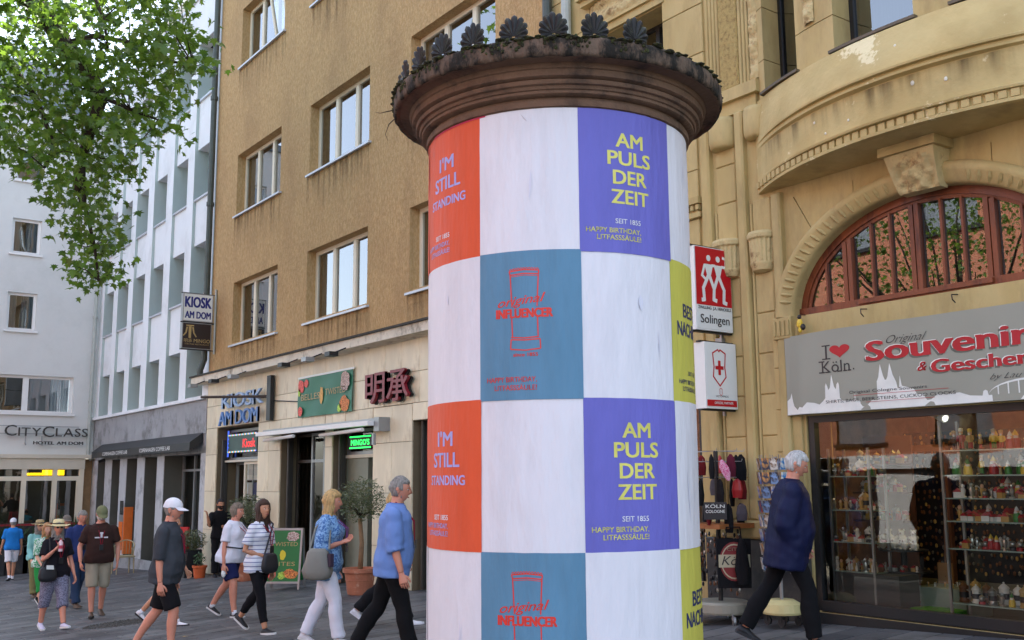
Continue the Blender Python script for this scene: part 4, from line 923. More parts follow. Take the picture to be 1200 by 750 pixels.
def stock(kind, v, x, y, z, sc, where, rz=0): item(kind, v, x, y, z, sc, KW[kind][0] + ' ' + where, KW[kind][1], KW[kind][1] + 's ' + where, rz)
SHN = ['on the lowest shelf of the right cabinet', 'on the second lowest shelf of the right cabinet', 'on the third lowest shelf of the right cabinet', 'on the third highest shelf of the right cabinet', 'on the second highest shelf of the right cabinet', 'on the top shelf of the right cabinet']
for n_, (z, (k, lab, cat, sp, sc)) in enumerate(zip(zr, rows_)):
    y = 5.50; i = 0; alts = ['figure', 'house', 'snow_globe', 'gnome', 'nutcracker' if n_ > 3 else 'figure']
    while y > 4.25:
        kk = k if rr.random() < (.62 if n_ not in (0, 5) else .85) else rr.choice(alts); s2 = {'stein': 1.35, 'figure': 1.5, 'nutcracker': .95, 'gnome': 1.05}.get(kk, .95)
        stock(kk, rr.randrange(5), 9.08 + rr.uniform(0, .08), y, z, s2 * rr.uniform(.72, 1.15), SHN[n_], rr.uniform(-.6, .6))
        if rr.random() < .9: stock(rr.choice(['figure', 'house', 'figure', 'gnome']) if n_ != 0 else 'stein', rr.randrange(5), 9.23 + rr.uniform(0, .05), y - sp * rr.uniform(.3, .6), z, rr.uniform(1.0, 1.45), SHN[n_] + ', back row', rr.uniform(-.6, .6))
        y -= sp * rr.uniform(.66, 1.0); i += 1
zl = [-.93, -.64, -.32, .02]
shelf_unit('display_shelves', 'glass display shelves on the left of the shop window with small figures', 6.36, 6.86, 9.02, 9.3, zl)
LHN = ['on the lowest left display shelf', 'on the second left display shelf', 'on the third left display shelf', 'on the top left display shelf']
for n_, z in enumerate(zl):
    y = 6.84
    while y > 6.38:
        kk = 'bottle' if n_ == 0 and rr.random() < .8 else rr.choice(['figure', 'figure', 'figure', 'snow_globe', 'house', 'gnome']); stock(kk, rr.randrange(5), 9.07 + rr.uniform(0, .08), y, z, {'bottle': .75, 'figure': 1.45}.get(kk, .8) * rr.uniform(.75, 1.2), LHN[n_], rr.uniform(-.6, .6))
        stock(rr.choice(['figure', 'house', 'snow_globe', 'stein']), rr.randrange(5), 9.2 + rr.uniform(0, .06), y - .02, z, rr.uniform(.7, 1.2), LHN[n_] + ', back row'); y -= .05 * rr.uniform(.75, 1.15)
mb = MB(); mb.box(9.02, 9.35, 6.1, 6.86, -1.33, -.945); o = part('display_plinth', mb, mat('grey_plinth', S(70, 72, 72), .6), None); o['label'] = 'dark grey box plinth under the left display shelves'; o['category'] = 'plinth'
# tiered table with teddy bears, baskets and ducks
t = thing('tiered_table', 'tiered dark table with teddy bears, ornaments and yellow ducks in the window', 'table', (9.55, 6.4, -1.33))
for z, r in ((-.72, .24), (-.93, .27), (-1.1, .25), (-1.2, .3)):
    mb = MB(); mb.lathe([(0, z - .015), (r, z - .015), (r, z), (0, z)], 20, (9.5, 6.35, 0)); part('tier', mb, BLACKM if z > -1.15 else cBr, t)
mb = MB(); mb.tube([(9.5, 6.35, -1.33), (9.5, 6.35, -.7)], .03, 8); part('table_post', mb, BLACKM, t)
for i in range(9): item('bear', 0, 9.38 + rr.uniform(0, .15), 6.55 - i * .05, -.72 + (.07 if i % 3 == 1 else 0), 1.05, 'white teddy bear piled on top of the tiered table', 'teddy bear', 'teddy bears on the tiered table', rr.uniform(-.5, .5))
for i in range(16): item(['figure', 'house', 'snow_globe'][i % 3], i % 4, 9.30 + rr.uniform(0, .2), 6.57 - i * .028, -.93, .7, 'small ornament in the basket below the teddy bears', 'ornament', 'ornaments on the tiered table')
for i in range(7): item('duck', 0, 9.31 + rr.uniform(0, .12), 6.52 - i * .052, -1.1, .95, 'yellow rubber duck on the tier under the ornaments', 'rubber duck', 'rubber ducks on the tiered table', rr.uniform(-.6, .6))
TEAL = mat('teal_box', S(30, 120, 120), .5)
t = thing('perfume_box', 'teal cardboard box lettered 4711 at the foot of the shop window', 'box', (9.2, 6.4, -1.33))
mb = MB(); mb.box(9.15, 9.35, 6.22, 6.46, -1.33, -1.13); part('carton', mb, TEAL, t); mb = MB(); text(mb, '4711', on_x(6.34, -1.225, 9.146), .05, .02, width=.13); text(mb, '= = = =', on_x(6.34, -1.265, 9.146), .012, .02, width=.13); part('lettering', mb, FRAMEWH, t)
t = thing('display_box', 'pale grey green display box standing behind the glass, green leaf print along its foot', 'box', (9.5, 5.9, -1.33))
mb = MB(); mb.box(9.35, 9.8, 5.62, 6.16, -1.33, -1.06); part('box_body', mb, mat('grey_green_box', S(130, 142, 132), .6), t)
mb = MB(); mb.lathe([(0, -1.32), (.26, -1.32), (.25, -1.24), (0, -1.23)], 20, (9.2, 5.82, 0)); part('green_cloth', mb, mat('green_cloth', S(70, 150, 50), .7, .5, 20), t)
rr2 = random.Random(4)
for i in range(14): item('figure', i % 4, 9.4 + rr2.uniform(0, .3), 6.08 - i * .03, -1.06, .5, 'small souvenir lying on the grey green box', 'souvenir', 'souvenirs on the grey green box')
t = thing('souvenir_table', 'dark table behind the tiered table, crowded with small figures', 'table', (9.9, 6.3, -1.33))
for z in (-.45, -.15, .15): mb = MB(); mb.box(9.75, 10.0, 6.5, 7.1, z - .02, z); part('table_shelf', mb, cBr, t)
mb = MB(); mb.box(9.98, 10.0, 6.5, 7.1, -1.33, .45); part('table_back', mb, cBr, t)
for z in (-.45, -.15, .15):
    for k in range(15): item(['figure', 'gnome', 'snow_globe', 'stein', 'house'][(k * 3) % 5], k % 3, 9.8 + rr.uniform(0, .12), 7.06 - k * .038, z, rr.uniform(.8, 1.3), 'souvenir crowded on the dark shelves deeper in the shop', 'souvenir', 'souvenirs deeper in the shop')
# wall of key rings deep in the shop, wooden door frame, paddle
t = thing('goods_wall', 'dark rack wall of hanging souvenirs deep in the shop', 'rack', (10.6, 5.9, -1.33))
mb = MB(); mb.box(10.6, 10.66, 5.4, 7.0, -1.1, .5); part('rack_panel', mb, cB, t)
mb = MB()
for j in range(18):
    for i in range(26): z = .45 - j * .085; y = 6.95 - i * .06 + rr.uniform(-.02, .02); s_ = rr.uniform(.012, .02); mb.sphere((10.58, y, z + rr.uniform(-.02, .02)), (.012, s_, s_ * 1.4), 5, 3, rr.choice([0, 0, 0, 0, 1, 2]))
part('hanging_goods', mb, [cBr, STEEL, cGo, cR], t, kind='stuff')
t = thing('wooden_paddle', 'wooden peel leaning upright in the middle of the shop', 'paddle', (9.9, 5.95, -1.33))
mb = MB(); mb.tube([(9.85, 6.12, -1.0), (9.95, 6.12, .1)], .012, 8); part('handle', mb, cBr, t); mb = MB(); mb.box(9.84, 9.86, 6.04, 6.20, -1.08, -.86); part('blade', mb, mat('pale_wood', S(170, 120, 70), .6), t)
t = thing('wooden_door_frame', 'tall brown wooden frame standing in the back of the shop', 'frame', (10.3, 6.7, -1.33))
for (a, b, c, d) in ((6.95, 7.02, -1.33, .35), (6.3, 6.37, -1.33, .35), (6.371, 6.949, .28, .35)): mb = MB(); mb.box(10.3, 10.36, a, b, c, d); part('frame_bar', mb, cBr, t)

# ------------------------------------------------------------------ printed shop banner
BANG = mat('banner_grey', S(150, 150, 136), .5, .05, .8, spec=.4)
INKB = mat('ink_black', S(50, 44, 44), .6); INKR = mat('ink_red', S(176, 16, 30), .5); INKW = mat('ink_white', S(226, 226, 218), .6); INKS = mat('ink_shadow', S(100, 100, 90), .6)
t = thing('shop_banner', 'grey printed souvenir shop banner over the display window', 'banner', (8.7, 5.3, .65))
def bx(y, z):   # gently rippled sheet
    return 8.70 - .012 * math.sin(y * 3.1 + z) - .03 * math.exp(-((y - 6.85) / .14) ** 2) - .006 * math.sin(y * 9 + z * 4)
def on_b(y0, z0, lift): return lambda u, v, d: (bx(y0 - u, z0 + v) - lift, y0 - u, z0 + v)
def bz1(y): return 1.49 - .03 * math.sin((7.09 - y) / 3.7 * 3.14) * 0 - .012 * math.exp(-((y - 6.9) / .2) ** 2)
mb = MB(); NY, NZ = 90, 12; vs = []
for j in range(NZ + 1):
    for i in range(NY + 1): y = 7.09 - 3.75 * i / NY; z = .65 + (bz1(y) - .65) * j / NZ; vs.append((bx(y, z), y, z))
mb.add(vs, [(j * (NY + 1) + i, j * (NY + 1) + i + 1, (j + 1) * (NY + 1) + i + 1, (j + 1) * (NY + 1) + i) for j in range(NZ) for i in range(NY)]); part('sheet', mb, BANG, t, smooth=True)
mb = MB(); mb.box(8.745, D - .001, 3.34, 7.08, .655, .70); mb.box(8.76, D - .001, 3.34, 7.08, 1.44, 1.47); part('batten', mb, BLACKM, t)
def multi(mb, body, y, z, lift, cap, bold, al, wid, spread, n=3, **k):
    for i in range(-n, n + 1): text(mb, body, on_b(y + spread * i / n, z, lift + .00006 * i), cap, bold, al, wid=wid, **k)
def serif_word(mats_, body, y, z, cap, wid, total):
    for col, (dy, dz), lift in ((INKS, (.022, -.014), .002), (INKW, (.009, .007), .003), (INKR, (0, 0), .004)):
        mb = MB(); q = MB()
        for i in range(-2, 3):
            f = on_b(y + dy + .0085 * i * (cap / .185), z + dz + .004 * (i % 2) * (cap / .185), lift + .00007 * i); text1(mb, body, f, cap, 0, 'l', width=total - .02)
        part('lettering', mb, col, t)
serif_word(None, 'Souvenirs', 6.07, 1.125, .185, 1.3, 1.80)
serif_word(None, 'Geschenke', 5.40, .955, .115, 1.3, 1.22)
for col, (dy, dz), lift in ((INKW, (.006, .005), .003), (INKR, (0, 0), .004)):
    mb = MB(); text(mb, '&', on_b(5.50 + dy, .985 + dz, lift), .085, .02, 'c', wid=1.3, shear=.3); part('lettering', mb, col, t)
# slab serifs on the stems, found from the glyph boxes
def ext(q): v, _ = raw_text(q, 0, 0); return min(p[0] for p in v), max(p[0] for p in v)
def slabs(body, y, z, cap, total):
    x0, x1 = ext(body); k = total / (x1 - x0); xh = cap * .70; w2 = cap * .20; t_ = cap * .11
    for col, off, lift in ((INKW, .008, .0032), (INKR, 0, .0043)):
        mb = MB()
        for i, ch in enumerate(body):
            e = ext(body[:i + 1])[1]; c0, c1 = ext(ch); l = (e - (c1 - c0) - x0) * k; r = (e - x0) * k; st = cap * .09
            for (u, v) in {'u': ((l + st, xh), (r - st, xh), (r - st, 0)), 'v': ((l + st, xh), (r - st, xh)), 'n': ((l + st, xh), (l + st, 0), (r - st, 0)), 'i': (((l + r) / 2, xh), ((l + r) / 2, 0)), 'r': ((l + st, xh), (l + st, 0)), 'h': ((l + st, cap), (l + st, 0), (r - st, 0)), 'k': ((l + st, cap), (l + st, 0), (r - st, 0))}.get(ch, ()):
                f = on_b(y - u + off, z + v + off * .8, lift); lo, hi = (-t_, 0) if v > 0 else (0, t_)
                mb.add([f(-w2 * (1.1 if v > 0 else 1), lo, 0), f(w2 * (.4 if v > 0 and ch not in 'uv' else 1), lo, 0), f(w2 * (.4 if v > 0 and ch not in 'uv' else 1), hi, 0), f(-w2 * (1.1 if v > 0 else 1), hi, 0)], [(0, 1, 2, 3)])
        part('serifs', mb, col, t, kind='stuff')
slabs('Souvenirs', 6.07, 1.125, .185, 1.78); slabs('Geschenke', 5.40, .955, .115, 1.20)
mb = MB()
text(mb, 'I', on_b(6.55, 1.19, .003), .145, .0, 'c'); text(mb, 'Köln', on_b(6.445, 1.055, .003), .115, .0, 'c', width=.33)
for (y, z, w2) in ((6.55, 1.19, .05), (6.55, 1.325, .05), (6.61, 1.055, .035), (6.61, 1.165, .035), (6.40, 1.055, .028), (6.335, 1.055, .022), (6.285, 1.055, .022), (6.54, 1.055, .03)):
    f = on_b(y, z, .0035); mb.add([f(-w2, -.002, 0), f(w2, -.002, 0), f(w2, .010, 0), f(-w2, .010, 0)], [(0, 1, 2, 3)])
text(mb, '.', on_b(6.235, 1.06, .003), .1, 0)
part('city_lettering', mb, INKB, t); mb = MB()
text(mb, 'Original', on_b(5.64, 1.275, .0055), .075, -.012, 'c', width=.42, shear=.6)
part('script_lettering', mb, INKB, t); mb = MB()
text(mb, 'Original Cologne Souvenirs', on_b(5.88, .822, .006), .028, .004, 'c', width=.84)
part('small_lettering', mb, INKB, t); mb = MB()
text(mb, 'SHIRTS, BAGS, BEER STEINS, CUCKOO CLOCKS', on_b(5.885, .745, .006), .030, .004, 'c', width=1.40)
part('goods_lettering', mb, INKB, t); mb = MB()
text(mb, 'by Lau', on_b(4.7, .845, .0055), .05, -.012, 'c', width=.3, shear=.6)
part('lettering', mb, INKB, t)
mb = MB()
hp = []
for i in range(40):
    a = 2 * math.pi * i / 40; hx = 16 * math.sin(a) ** 3; hy = 13 * math.cos(a) - 5 * math.cos(2 * a) - 2 * math.cos(3 * a) - math.cos(4 * a); hp.append((hx * .0074, hy * .0046))
f = on_b(6.39, 1.268, .003); mb.add([f(a, b, 0) for a, b in hp], [tuple(range(40))])
for (y0, z, w2) in ((5.75, .80, 1.0), (5.75, .727, .72)): f = on_b(y0, z, .006); mb.add([f(-w2 / 2, 0, 0), f(w2 / 2, 0, 0), f(w2 / 2, .004, 0), f(-w2 / 2, .004, 0)], [(0, 1, 2, 3)])
part('heart_print', mb, INKR, t)
mb = MB(); sk = [(7.085, .655), (7.085, .80), (7.04, .83), (7.02, .88), (7.0, .79), (6.98, .74), (6.93, .70), (6.90, .73), (6.86, .72), (6.80, .77), (6.72, .76), (6.66, .74), (6.62, .77), (6.59, .80), (6.585, .92), (6.575, .95), (6.56, .92), (6.55, .88), (6.53, .90), (6.505, 1.03), (6.48, .91), (6.46, .88), (6.45, .93), (6.43, .95), (6.42, .92), (6.415, .79), (6.38, .76), (6.24, .755), (6.235, .84), (6.225, .755), (6.0, .74), (5.985, .74), (5.98, .92), (5.96, .96), (5.935, 1.085), (5.91, .97), (5.895, .93), (5.88, .93), (5.865, .96), (5.835, 1.085), (5.81, .97), (5.78, .90), (5.77, .84), (5.755, .84), (5.74, .96), (5.725, .86), (5.66, .84), (5.60, .82), (5.57, .77), (5.3, .75), (5.15, .755), (5.05, .72), (4.93, .71), (4.92, .75), (4.90, .76), (4.88, .75), (4.87, .71), (4.3, .71), (3.4, .70), (3.4, .655)]
f = on_b(0, 0, .0022)
mb = MB()
for (a, b), (c, d) in zip(sk[1:], sk[2:]):
    if a - c > .0005: mb.add([f(-a, .655, 0), f(-c, .655, 0), f(-c, d, 0), f(-a, b, 0)], [(0, 1, 2, 3)])
part('skyline_print', mb, INKW, t)
mb = MB(); N = 16
for (c0, w2, h) in ((4.45, .42, .13), (3.62, .40, .13)):
    for i in range(N):
        a, b = math.pi * i / N, math.pi * (i + 1) / N
        mb.add([f(-(c0 + w2 * math.cos(q)), .71 + r * math.sin(q), 0) for q, r in ((a, h), (b, h), (b, h - .018), (a, h - .018))], [(0, 1, 2, 3)])
    for i in range(1, 9): y = c0 - w2 + 2 * w2 * i / 9; zt_ = .71 + (h - .01) * math.sqrt(1 - ((y - c0) / w2) ** 2); mb.add([f(-y - .006, .71, 0), f(-y + .006, .71, 0), f(-y + .006, zt_, 0), f(-y - .006, zt_, 0)], [(0, 1, 2, 3)])
part('bridge_print', mb, INKW, t, kind='stuff')
# little yellow and black ornament beside the arch
t = thing('wall_ornament', 'little yellow and black figure hooked on the wall left of the arched window', 'ornament', (D - .05, 6.9, 1.5))
mb = MB(); mb.sphere((D - .1, 6.87, 1.60), (.03, .035, .05), 9, 6, 0); mb.sphere((D - .1, 6.83, 1.56), (.025, .03, .035), 8, 5, 1); mb.sphere((D - .1, 6.87, 1.67), (.022, .024, .024), 8, 5, 1); mb.sphere((D - .11, 6.86, 1.53), (.02, .02, .03), 8, 5, 0); mb.tube([(D, 6.87, 1.70), (D - .1, 6.87, 1.69)], .005, 5, 1)
part('figure', mb, [cY, cB], t)
for i, y in enumerate((6.12, 5.15)):
    t = thing('wall_hook', ['thin wire hook below the left part of the arched window', 'thin wire hook below the middle of the arched window'][i], 'hook', (D, y, 1.62)); mb = MB(); mb.tube([(D, y, 1.66), (D - .1, y, 1.65), (D - .13, y - .02, 1.60), (D - .1, y - .03, 1.57)], .006, 5); part('wire', mb, BLACKM, t)
# ------------------------------------------------------------------ signs on the kiosk front
BLUE = mat('blue_sign_face', S(84, 128, 190), .35, .15, 3); NAVY = mat('navy_letter', S(26, 34, 120), .4); WHS = mat('white_sign_face', S(228, 230, 226), .35, .03)
DKBR = mat('dark_brown_sign', S(40, 26, 22), .4); TAN = mat('tan_print', S(176, 150, 96), .5); REDS = mat('red_sign_face', S(190, 14, 32), .35, .03)
t = thing('kiosk_sign', 'blue and white raised letters reading KIOSK AM DOM above the kiosk window', 'sign', (D, 22.5, 1.3))
letters('KIOSK', on_x(23.55, 1.70, D - .10), .32, .006, 0, .05, mat('pale_blue_sign_face', S(150, 178, 214), .35, .15, 3), t, gap=.8, total=2.42)
letters('AM DOM', on_x(23.72, 1.31, D - .10), .32, .006, 0, .05, BLUE, t, gap=.7, total=2.36)
mb = MB(); mb.box(D - .12, D - .03, 20.75, 20.95, 1.30, 2.26); part('sign_end_plate', mb, BLACKM, t)
t = thing('sign_bracket', 'rusty horizontal bracket rod and cable crossing the kiosk letters', 'bracket', (D - .6, 22.4, 1.9))
mb = MB(); mb.tube([(D - .02, 20.85, 1.82), (D - .75, 23.2, 1.93)], .03, 6); part('rod', mb, mat('rusty_metal', S(60, 46, 38), .8, .3, 12), t)
mb = MB(); mb.tube([(D - .02, 19.3, 1.60), (D - .03, 20.8, 1.72)], .012, 5); part('cable', mb, BLACKM, t)
GRB = mat('green_banner', S(46, 116, 88), .5, .12, 1.6, .1, 20)
t = thing('restaurant_banner', 'green rectangular restaurant banner with pictures of food, fixed on the travertine', 'banner', (D, 18.2, 1.3))
def wy(y, z): return D - .05 - .012 * math.sin(y * 5 + z * 7)
mb = MB(); NY, NZ = 24, 8; vs = [(wy(19.48 - 2.38 * i / NY, 1.28 + .78 * j / NZ), 19.48 - 2.38 * i / NY, 1.28 + .78 * j / NZ) for j in range(NZ + 1) for i in range(NY + 1)]
mb.add(vs, [(j * (NY + 1) + i, j * (NY + 1) + i + 1, (j + 1) * (NY + 1) + i + 1, (j + 1) * (NY + 1) + i) for j in range(NZ) for i in range(NY)]); part('sheet', mb, GRB, t, smooth=True)
mb = MB(); mb.box(D - .045, D - .03, 17.06, 19.52, 2.062, 2.10); part('banner_rail', mb, WHS, t)
FOOD = [mat('food_print_' + n, c, .6, .5, 30, col2=c2) for n, c, c2 in (('red', S(200, 60, 60), S(230, 110, 90)), ('orange', S(226, 150, 70), S(160, 70, 40)), ('meat', S(150, 110, 96), S(206, 190, 180)), ('lime', S(130, 190, 60), S(200, 220, 90)))]
def blob(par, c, r, m, fn, sq=1.0, sd=0):
    q = random.Random(sd); N = 18; k = [q.uniform(.85, 1.1) for _ in range(N)]; mb = MB()
    mb.add([fn(c[0], c[1], .0)] + [fn(c[0] + r * k[i] * math.cos(2 * math.pi * i / N), c[1] + sq * r * k[i] * math.sin(2 * math.pi * i / N), 0) for i in range(N)], [(0, 1 + i, 1 + (i + 1) % N) for i in range(N)]); part('food_picture', mb, m, par)
fb = lambda u, v, d: (D - .075 - d, 19.48 - u, 1.28 + v)
blob(t, (2.12, .58), .19, FOOD[2], fb, 1.0, 1); blob(t, (2.1, .16), .2, FOOD[1], fb, .75, 2); blob(t, (1.9, .09), .08, FOOD[3], fb, 1, 3); blob(t, (.18, .62), .14, FOOD[0], fb, 1, 4); blob(t, (.42, .66), .1, FOOD[0], fb, .8, 5); blob(t, (.16, .12), .1, FOOD[0], fb, 1, 6); blob(t, (.1, .5), .06, FOOD[3], fb, 1.4, 8)
mb = MB(); text(mb, 'BELLES', fb, .12, .0, 'c', width=.85, pos=(.62, .33)); text(mb, 'TWISTED', fb, .12, .0, 'c', width=.85, pos=(1.72, .37)); part('lettering', mb, TAN, t)
blob(t, (1.13, .38), .085, mat('fried_snack_print', S(216, 168, 90), .6, .3, 20), lambda u, v, d: (D - .078, 19.48 - u, 1.28 + v), 2.0, 9)
# red characters
RED2 = mat('dark_red_letter', S(128, 30, 42), .45)
t = thing('restaurant_characters', 'two dark red Chinese characters mounted on the travertine by the last door', 'sign', (D, 15.7, 1.4))
for ch, y0, y1 in (('明', 16.44, 15.72), ('承', 15.66, 14.92)):
    mb = MB(); q = MB(); text(q, ch, lambda a, b, d: (a, b, 0), 1.0, .015, 'l')
    if q.v:
        x0, x1 = min(v[0] for v in q.v), max(v[0] for v in q.v); za, zb_ = min(v[1] for v in q.v), max(v[1] for v in q.v); ky = (y0 - y1) / (x1 - x0); kz = .54 / (zb_ - za)
        text(mb, ch, lambda a, b, d: (D - .08 - d, y0 - (a - x0) * ky, 1.35 + (b - za) * kz), 1.0, .015, 'l', depth=.06); part('character', mb, RED2, t)
        mb = MB(); text(mb, ch, lambda a, b, d: (D - .04 - d, y0 - .03 - (a - x0) * ky, 1.34 + (b - za) * kz), 1.0, .03, 'l', depth=.03); part('character_backing', mb, BLACKM, t)
# projecting box signs
def box_sign(name, label, x0, x1, y, z0, z1, face, rim, th=.16):
    t = thing(name, label, 'sign', ((x0 + x1) / 2, y, z0))
    mb = MB(); mb.box(x0, x1, y - th / 2 + .004, y + th / 2, z0, z1); part('box', mb, rim, t)
    mb = MB(); mb.box(x0 + .02, x1 - .02, y - th / 2, y - th / 2 + .0035, z0 + .02, z1 - .02); part('face_panel', mb, face, t)
    for z in (z0 - .02, z1 + .001): mb = MB(); mb.box(x0 - .02, x1 + .2, y - .03, y + .03, z, z + .019); part('bracket_arm', mb, BLACKM, t)
    return t, y - th / 2 - .002
t, yf = box_sign('projecting_kiosk_sign', 'white projecting box sign with navy lettering KIOSK AM DOM, above the brown one', 7.98, 8.72, 24.62, 3.87, 4.56, WHS, GREYM)
mb = MB(); text(mb, 'KIOSK', on_y(8.35, 4.22, yf), .26, .03, width=.66); text(mb, 'AM DOM', on_y(8.35, 3.95, yf), .17, .03, width=.64); part('lettering', mb, NAVY, t)
t, yf = box_sign('projecting_restaurant_sign', 'dark brown projecting box sign with tan temple emblem, below the white kiosk sign', 7.98, 8.70, 24.62, 3.20, 3.84, DKBR, GREYM)
mb = MB(); text(mb, 'MINGO', on_y(8.47, 3.36, yf), .085, .01, width=.40); text(mb, '明承', on_y(8.13, 3.36, yf), .07, 0, width=.2); text(mb, 'THE FINE RESTAURANT', on_y(8.35, 3.30, yf), .03, .0, width=.6)
part('lettering', mb, TAN, t); mb = MB()
f = on_y(8.17, 3.46, yf)
for q in ([(-.10, .32), (.10, .32), (.09, .29), (-.09, .29)], [(-.035, .285), (.035, .285), (.03, 0), (-.03, 0)], [(-.09, .27), (-.05, .27), (-.08, .12), (-.15, .04), (-.17, .06), (-.11, .14)], [(.09, .27), (.05, .27), (.08, .12), (.15, .02), (.17, .04), (.11, .14)]): mb.add([f(a, b, 0) for a, b in q], [tuple(range(len(q)))])
part('emblem', mb, TAN, t)
t = thing('sign_pole', 'vertical grey tube holding the two projecting kiosk signs to the ochre wall', 'pole', (8.76, 24.6, 3.1)); mb = MB(); mb.tube([(8.765, 24.5, 3.1), (8.765, 24.5, 4.7)], .025, 8); part('tube', mb, PIPEL, t)
# spot lamps along the ledge
for i, (y, lab) in enumerate(((24.3, 'black ledge spotlight nearest the downpipe'), (22.9, 'black ledge spotlight over the left end of KIOSK'), (21.7, 'black ledge spotlight over the right end of KIOSK'), (19.0, 'black ledge spotlight left over the green banner'), (17.9, 'black ledge spotlight right over the green banner'), (16.9, 'black ledge spotlight between green banner and red characters'))):
    t = thing('ledge_spotlight', lab, 'spotlight', (D - .5, y, 2.4), group='spotlights along the ledge')
    mb = MB(); mb.tube([(D - .28, y, 2.42), (D - .56, y - .02, 2.30)], .014, 5); part('lamp_arm', mb, BLACKM, t)
    mb = MB(); mb.box(D - .68, D - .50, y - .11, y + .09, 2.24, 2.32); part('lamp_head', mb, BLACKM if i % 2 else GREYM, t)
# lit signs in the doors
t = thing('green_led_sign', 'glowing green LED panel hanging in the restaurant doorway transom', 'sign', (D + .2, 17.2, .6))
mb = MB(); mb.box(D + .18, D + .22, 16.78, 17.62, .60, .84); part('panel', mb, BLACKM, t)
GLED = mat('green_led', (0, .3, .05), .5, emit=(.02, 1, .1), es=.8)
mb = MB(); text(mb, "MINGO'S", on_x(17.2, .67, D + .176), .10, .02, width=.72); part('lettering', mb, GLED, t)
mb = MB()
for i in range(24):
    u = 17.6 - i * .035
    for z in (.61, .815): mb.box(D + .17, D + .178, u - .01, u + .01, z, z + .02)
part('led_dots', mb, GLED, t, kind='stuff')
t = thing('led_kiosk_sign', 'kiosk light sign with coloured dots around red letters', 'sign', (D + .2, 23.1, .6))
mb = MB(); mb.box(D + .2, D + .24, 22.2, 23.95, .70, 1.12); part('panel', mb, mat('dull_green_panel', S(70, 96, 88), .5), t)
mb = MB(); text(mb, 'Kiosk', on_x(22.65, .80, D + .196), .2, .02, width=.75); part('lettering', mb, mat('red_led', S(220, 30, 40), .5, emit=(1, .05, .05), es=.25), t)
LC = [mat('dot_' + n, tuple(q * .45 for q in c), .5, emit=c, es=.2) for n, c in (('blue', (.1, .2, 1)), ('white', (1, 1, 1)), ('red', (1, .1, .1)), ('green', (.2, 1, .3)))]
mb = MB()
for i in range(36):
    y = 22.22 + i * 1.7 / 35
    for z in (.71, 1.10): mb.box(D + .185, D + .197, y - .016, y + .016, z - .016, z + .016, i % 4)
for z in (.8, .9, 1.0): mb.box(D + .185, D + .197, 23.9, 23.94, z, z + .03, 0)
part('light_dots', mb, LC, t, kind='stuff')
mb = MB(); mb.box(D + .22, D + .25, 24.03, 24.06, .6, 1.22); o = part('blue_light_tube', mb, LC[0], None, label='thin vertical blue light tube at the left edge of the kiosk opening', cat='light')
t = thing('kiosk_tube_light', 'white vertical light tube behind the kiosk door glass', 'light', (D + .9, 23.4, -.3)); mb = MB(); mb.box(D + .9, D + .93, 23.3, 23.5, -.35, .35); part('tube', mb, LC[1], t)
t = thing('magazine_display', 'magazines and white papers pinned in the kiosk window, red and blue logos', 'display', (D + .3, 22.3, -1))
rr = random.Random(8)
for i in range(9): y = 22.85 - (i % 3) * .38; z = .08 - (i // 3) * .42; mb = MB(); mb.box(D + .32, D + .33, y - .17, y + .15, z - .03, z + .34); part('magazine', mb, [WHS, WHS, INKR, WHS, NAVY, WHS, INKB, WHS, REDS][i], t)

# ------------------------------------------------------------------ knife makers' signs by the column
t, yf = box_sign('red_projecting_sign', 'red projecting box sign with two white linked figures over the word Solingen', 8.17, 8.75, 7.9, 1.62, 2.56, WHS, WHS, .14)
mb = MB(); mb.box(8.18, 8.74, yf - .002, yf - .0005, 1.90, 2.55); part('red_panel', mb, REDS, t)
yf -= .004; mb = MB(); f = on_y(8.46, 2.21, yf)
def stroke(mb, pts, w2, f=f):
    for (a, b), (c, d) in zip(pts, pts[1:]):
        L_ = math.hypot(c - a, d - b); nx, ny = -(d - b) / L_ * w2, (c - a) / L_ * w2; ex, ey = (c - a) / L_ * w2 * .6, (d - b) / L_ * w2 * .6
        stroke.k += .00003; mb.add([f(a - ex + nx, b - ey + ny, stroke.k), f(a - ex - nx, b - ey - ny, stroke.k), f(c + ex - nx, d + ey - ny, stroke.k), f(c + ex + nx, d + ey + ny, stroke.k)], [(0, 1, 2, 3)])
stroke.k = 0
for sx in (-.075, .075):
    mb.add([f(sx + .034 * math.cos(i * .524), .225 + .036 * math.sin(i * .524), 0) for i in range(12)], [tuple(range(12))])
    mb.add([f(sx - .07, .155, .0004), f(sx + .07, .155, .0004), f(sx + .022, -.0, .0004), f(sx - .022, 0, .0004)], [(0, 3, 2, 1)])
stroke(mb, [(-.14, .14), (-.185, .02), (-.14, -.01)], .016); stroke(mb, [(-.02, .145), (.02, .145)], .016)
stroke(mb, [(.14, .145), (.20, .14), (.20, .24), (.155, .25)], .016)
stroke(mb, [(-.09, .02), (-.17, -.12), (-.16, -.25), (-.19, -.255)], .022); stroke(mb, [(-.065, .02), (.0, -.12), (-.01, -.24), (.03, -.25)], .022)
stroke(mb, [(.065, .02), (-.0, -.12)], .022); stroke(mb, [(.085, .02), (.16, -.12), (.15, -.26), (.19, -.27)], .022)
part('twin_figures', mb, WHS, t)
mb = MB(); text(mb, 'ZWILLING  J.A. HENCKELS', on_y(8.46, 1.855, yf + .001), .032, .015, width=.52); text(mb, 'Solingen', on_y(8.46, 1.70, yf + .001), .095, .01, width=.46); part('lettering', mb, INKB, t)
t, yf = box_sign('white_projecting_sign', 'white projecting box sign with a red cross shield, below the red sign', 8.27, 8.77, 7.9, .76, 1.49, WHS, WHS, .16)
f = on_y(8.49, 1.22, yf); mb = MB(); stroke.k = 0
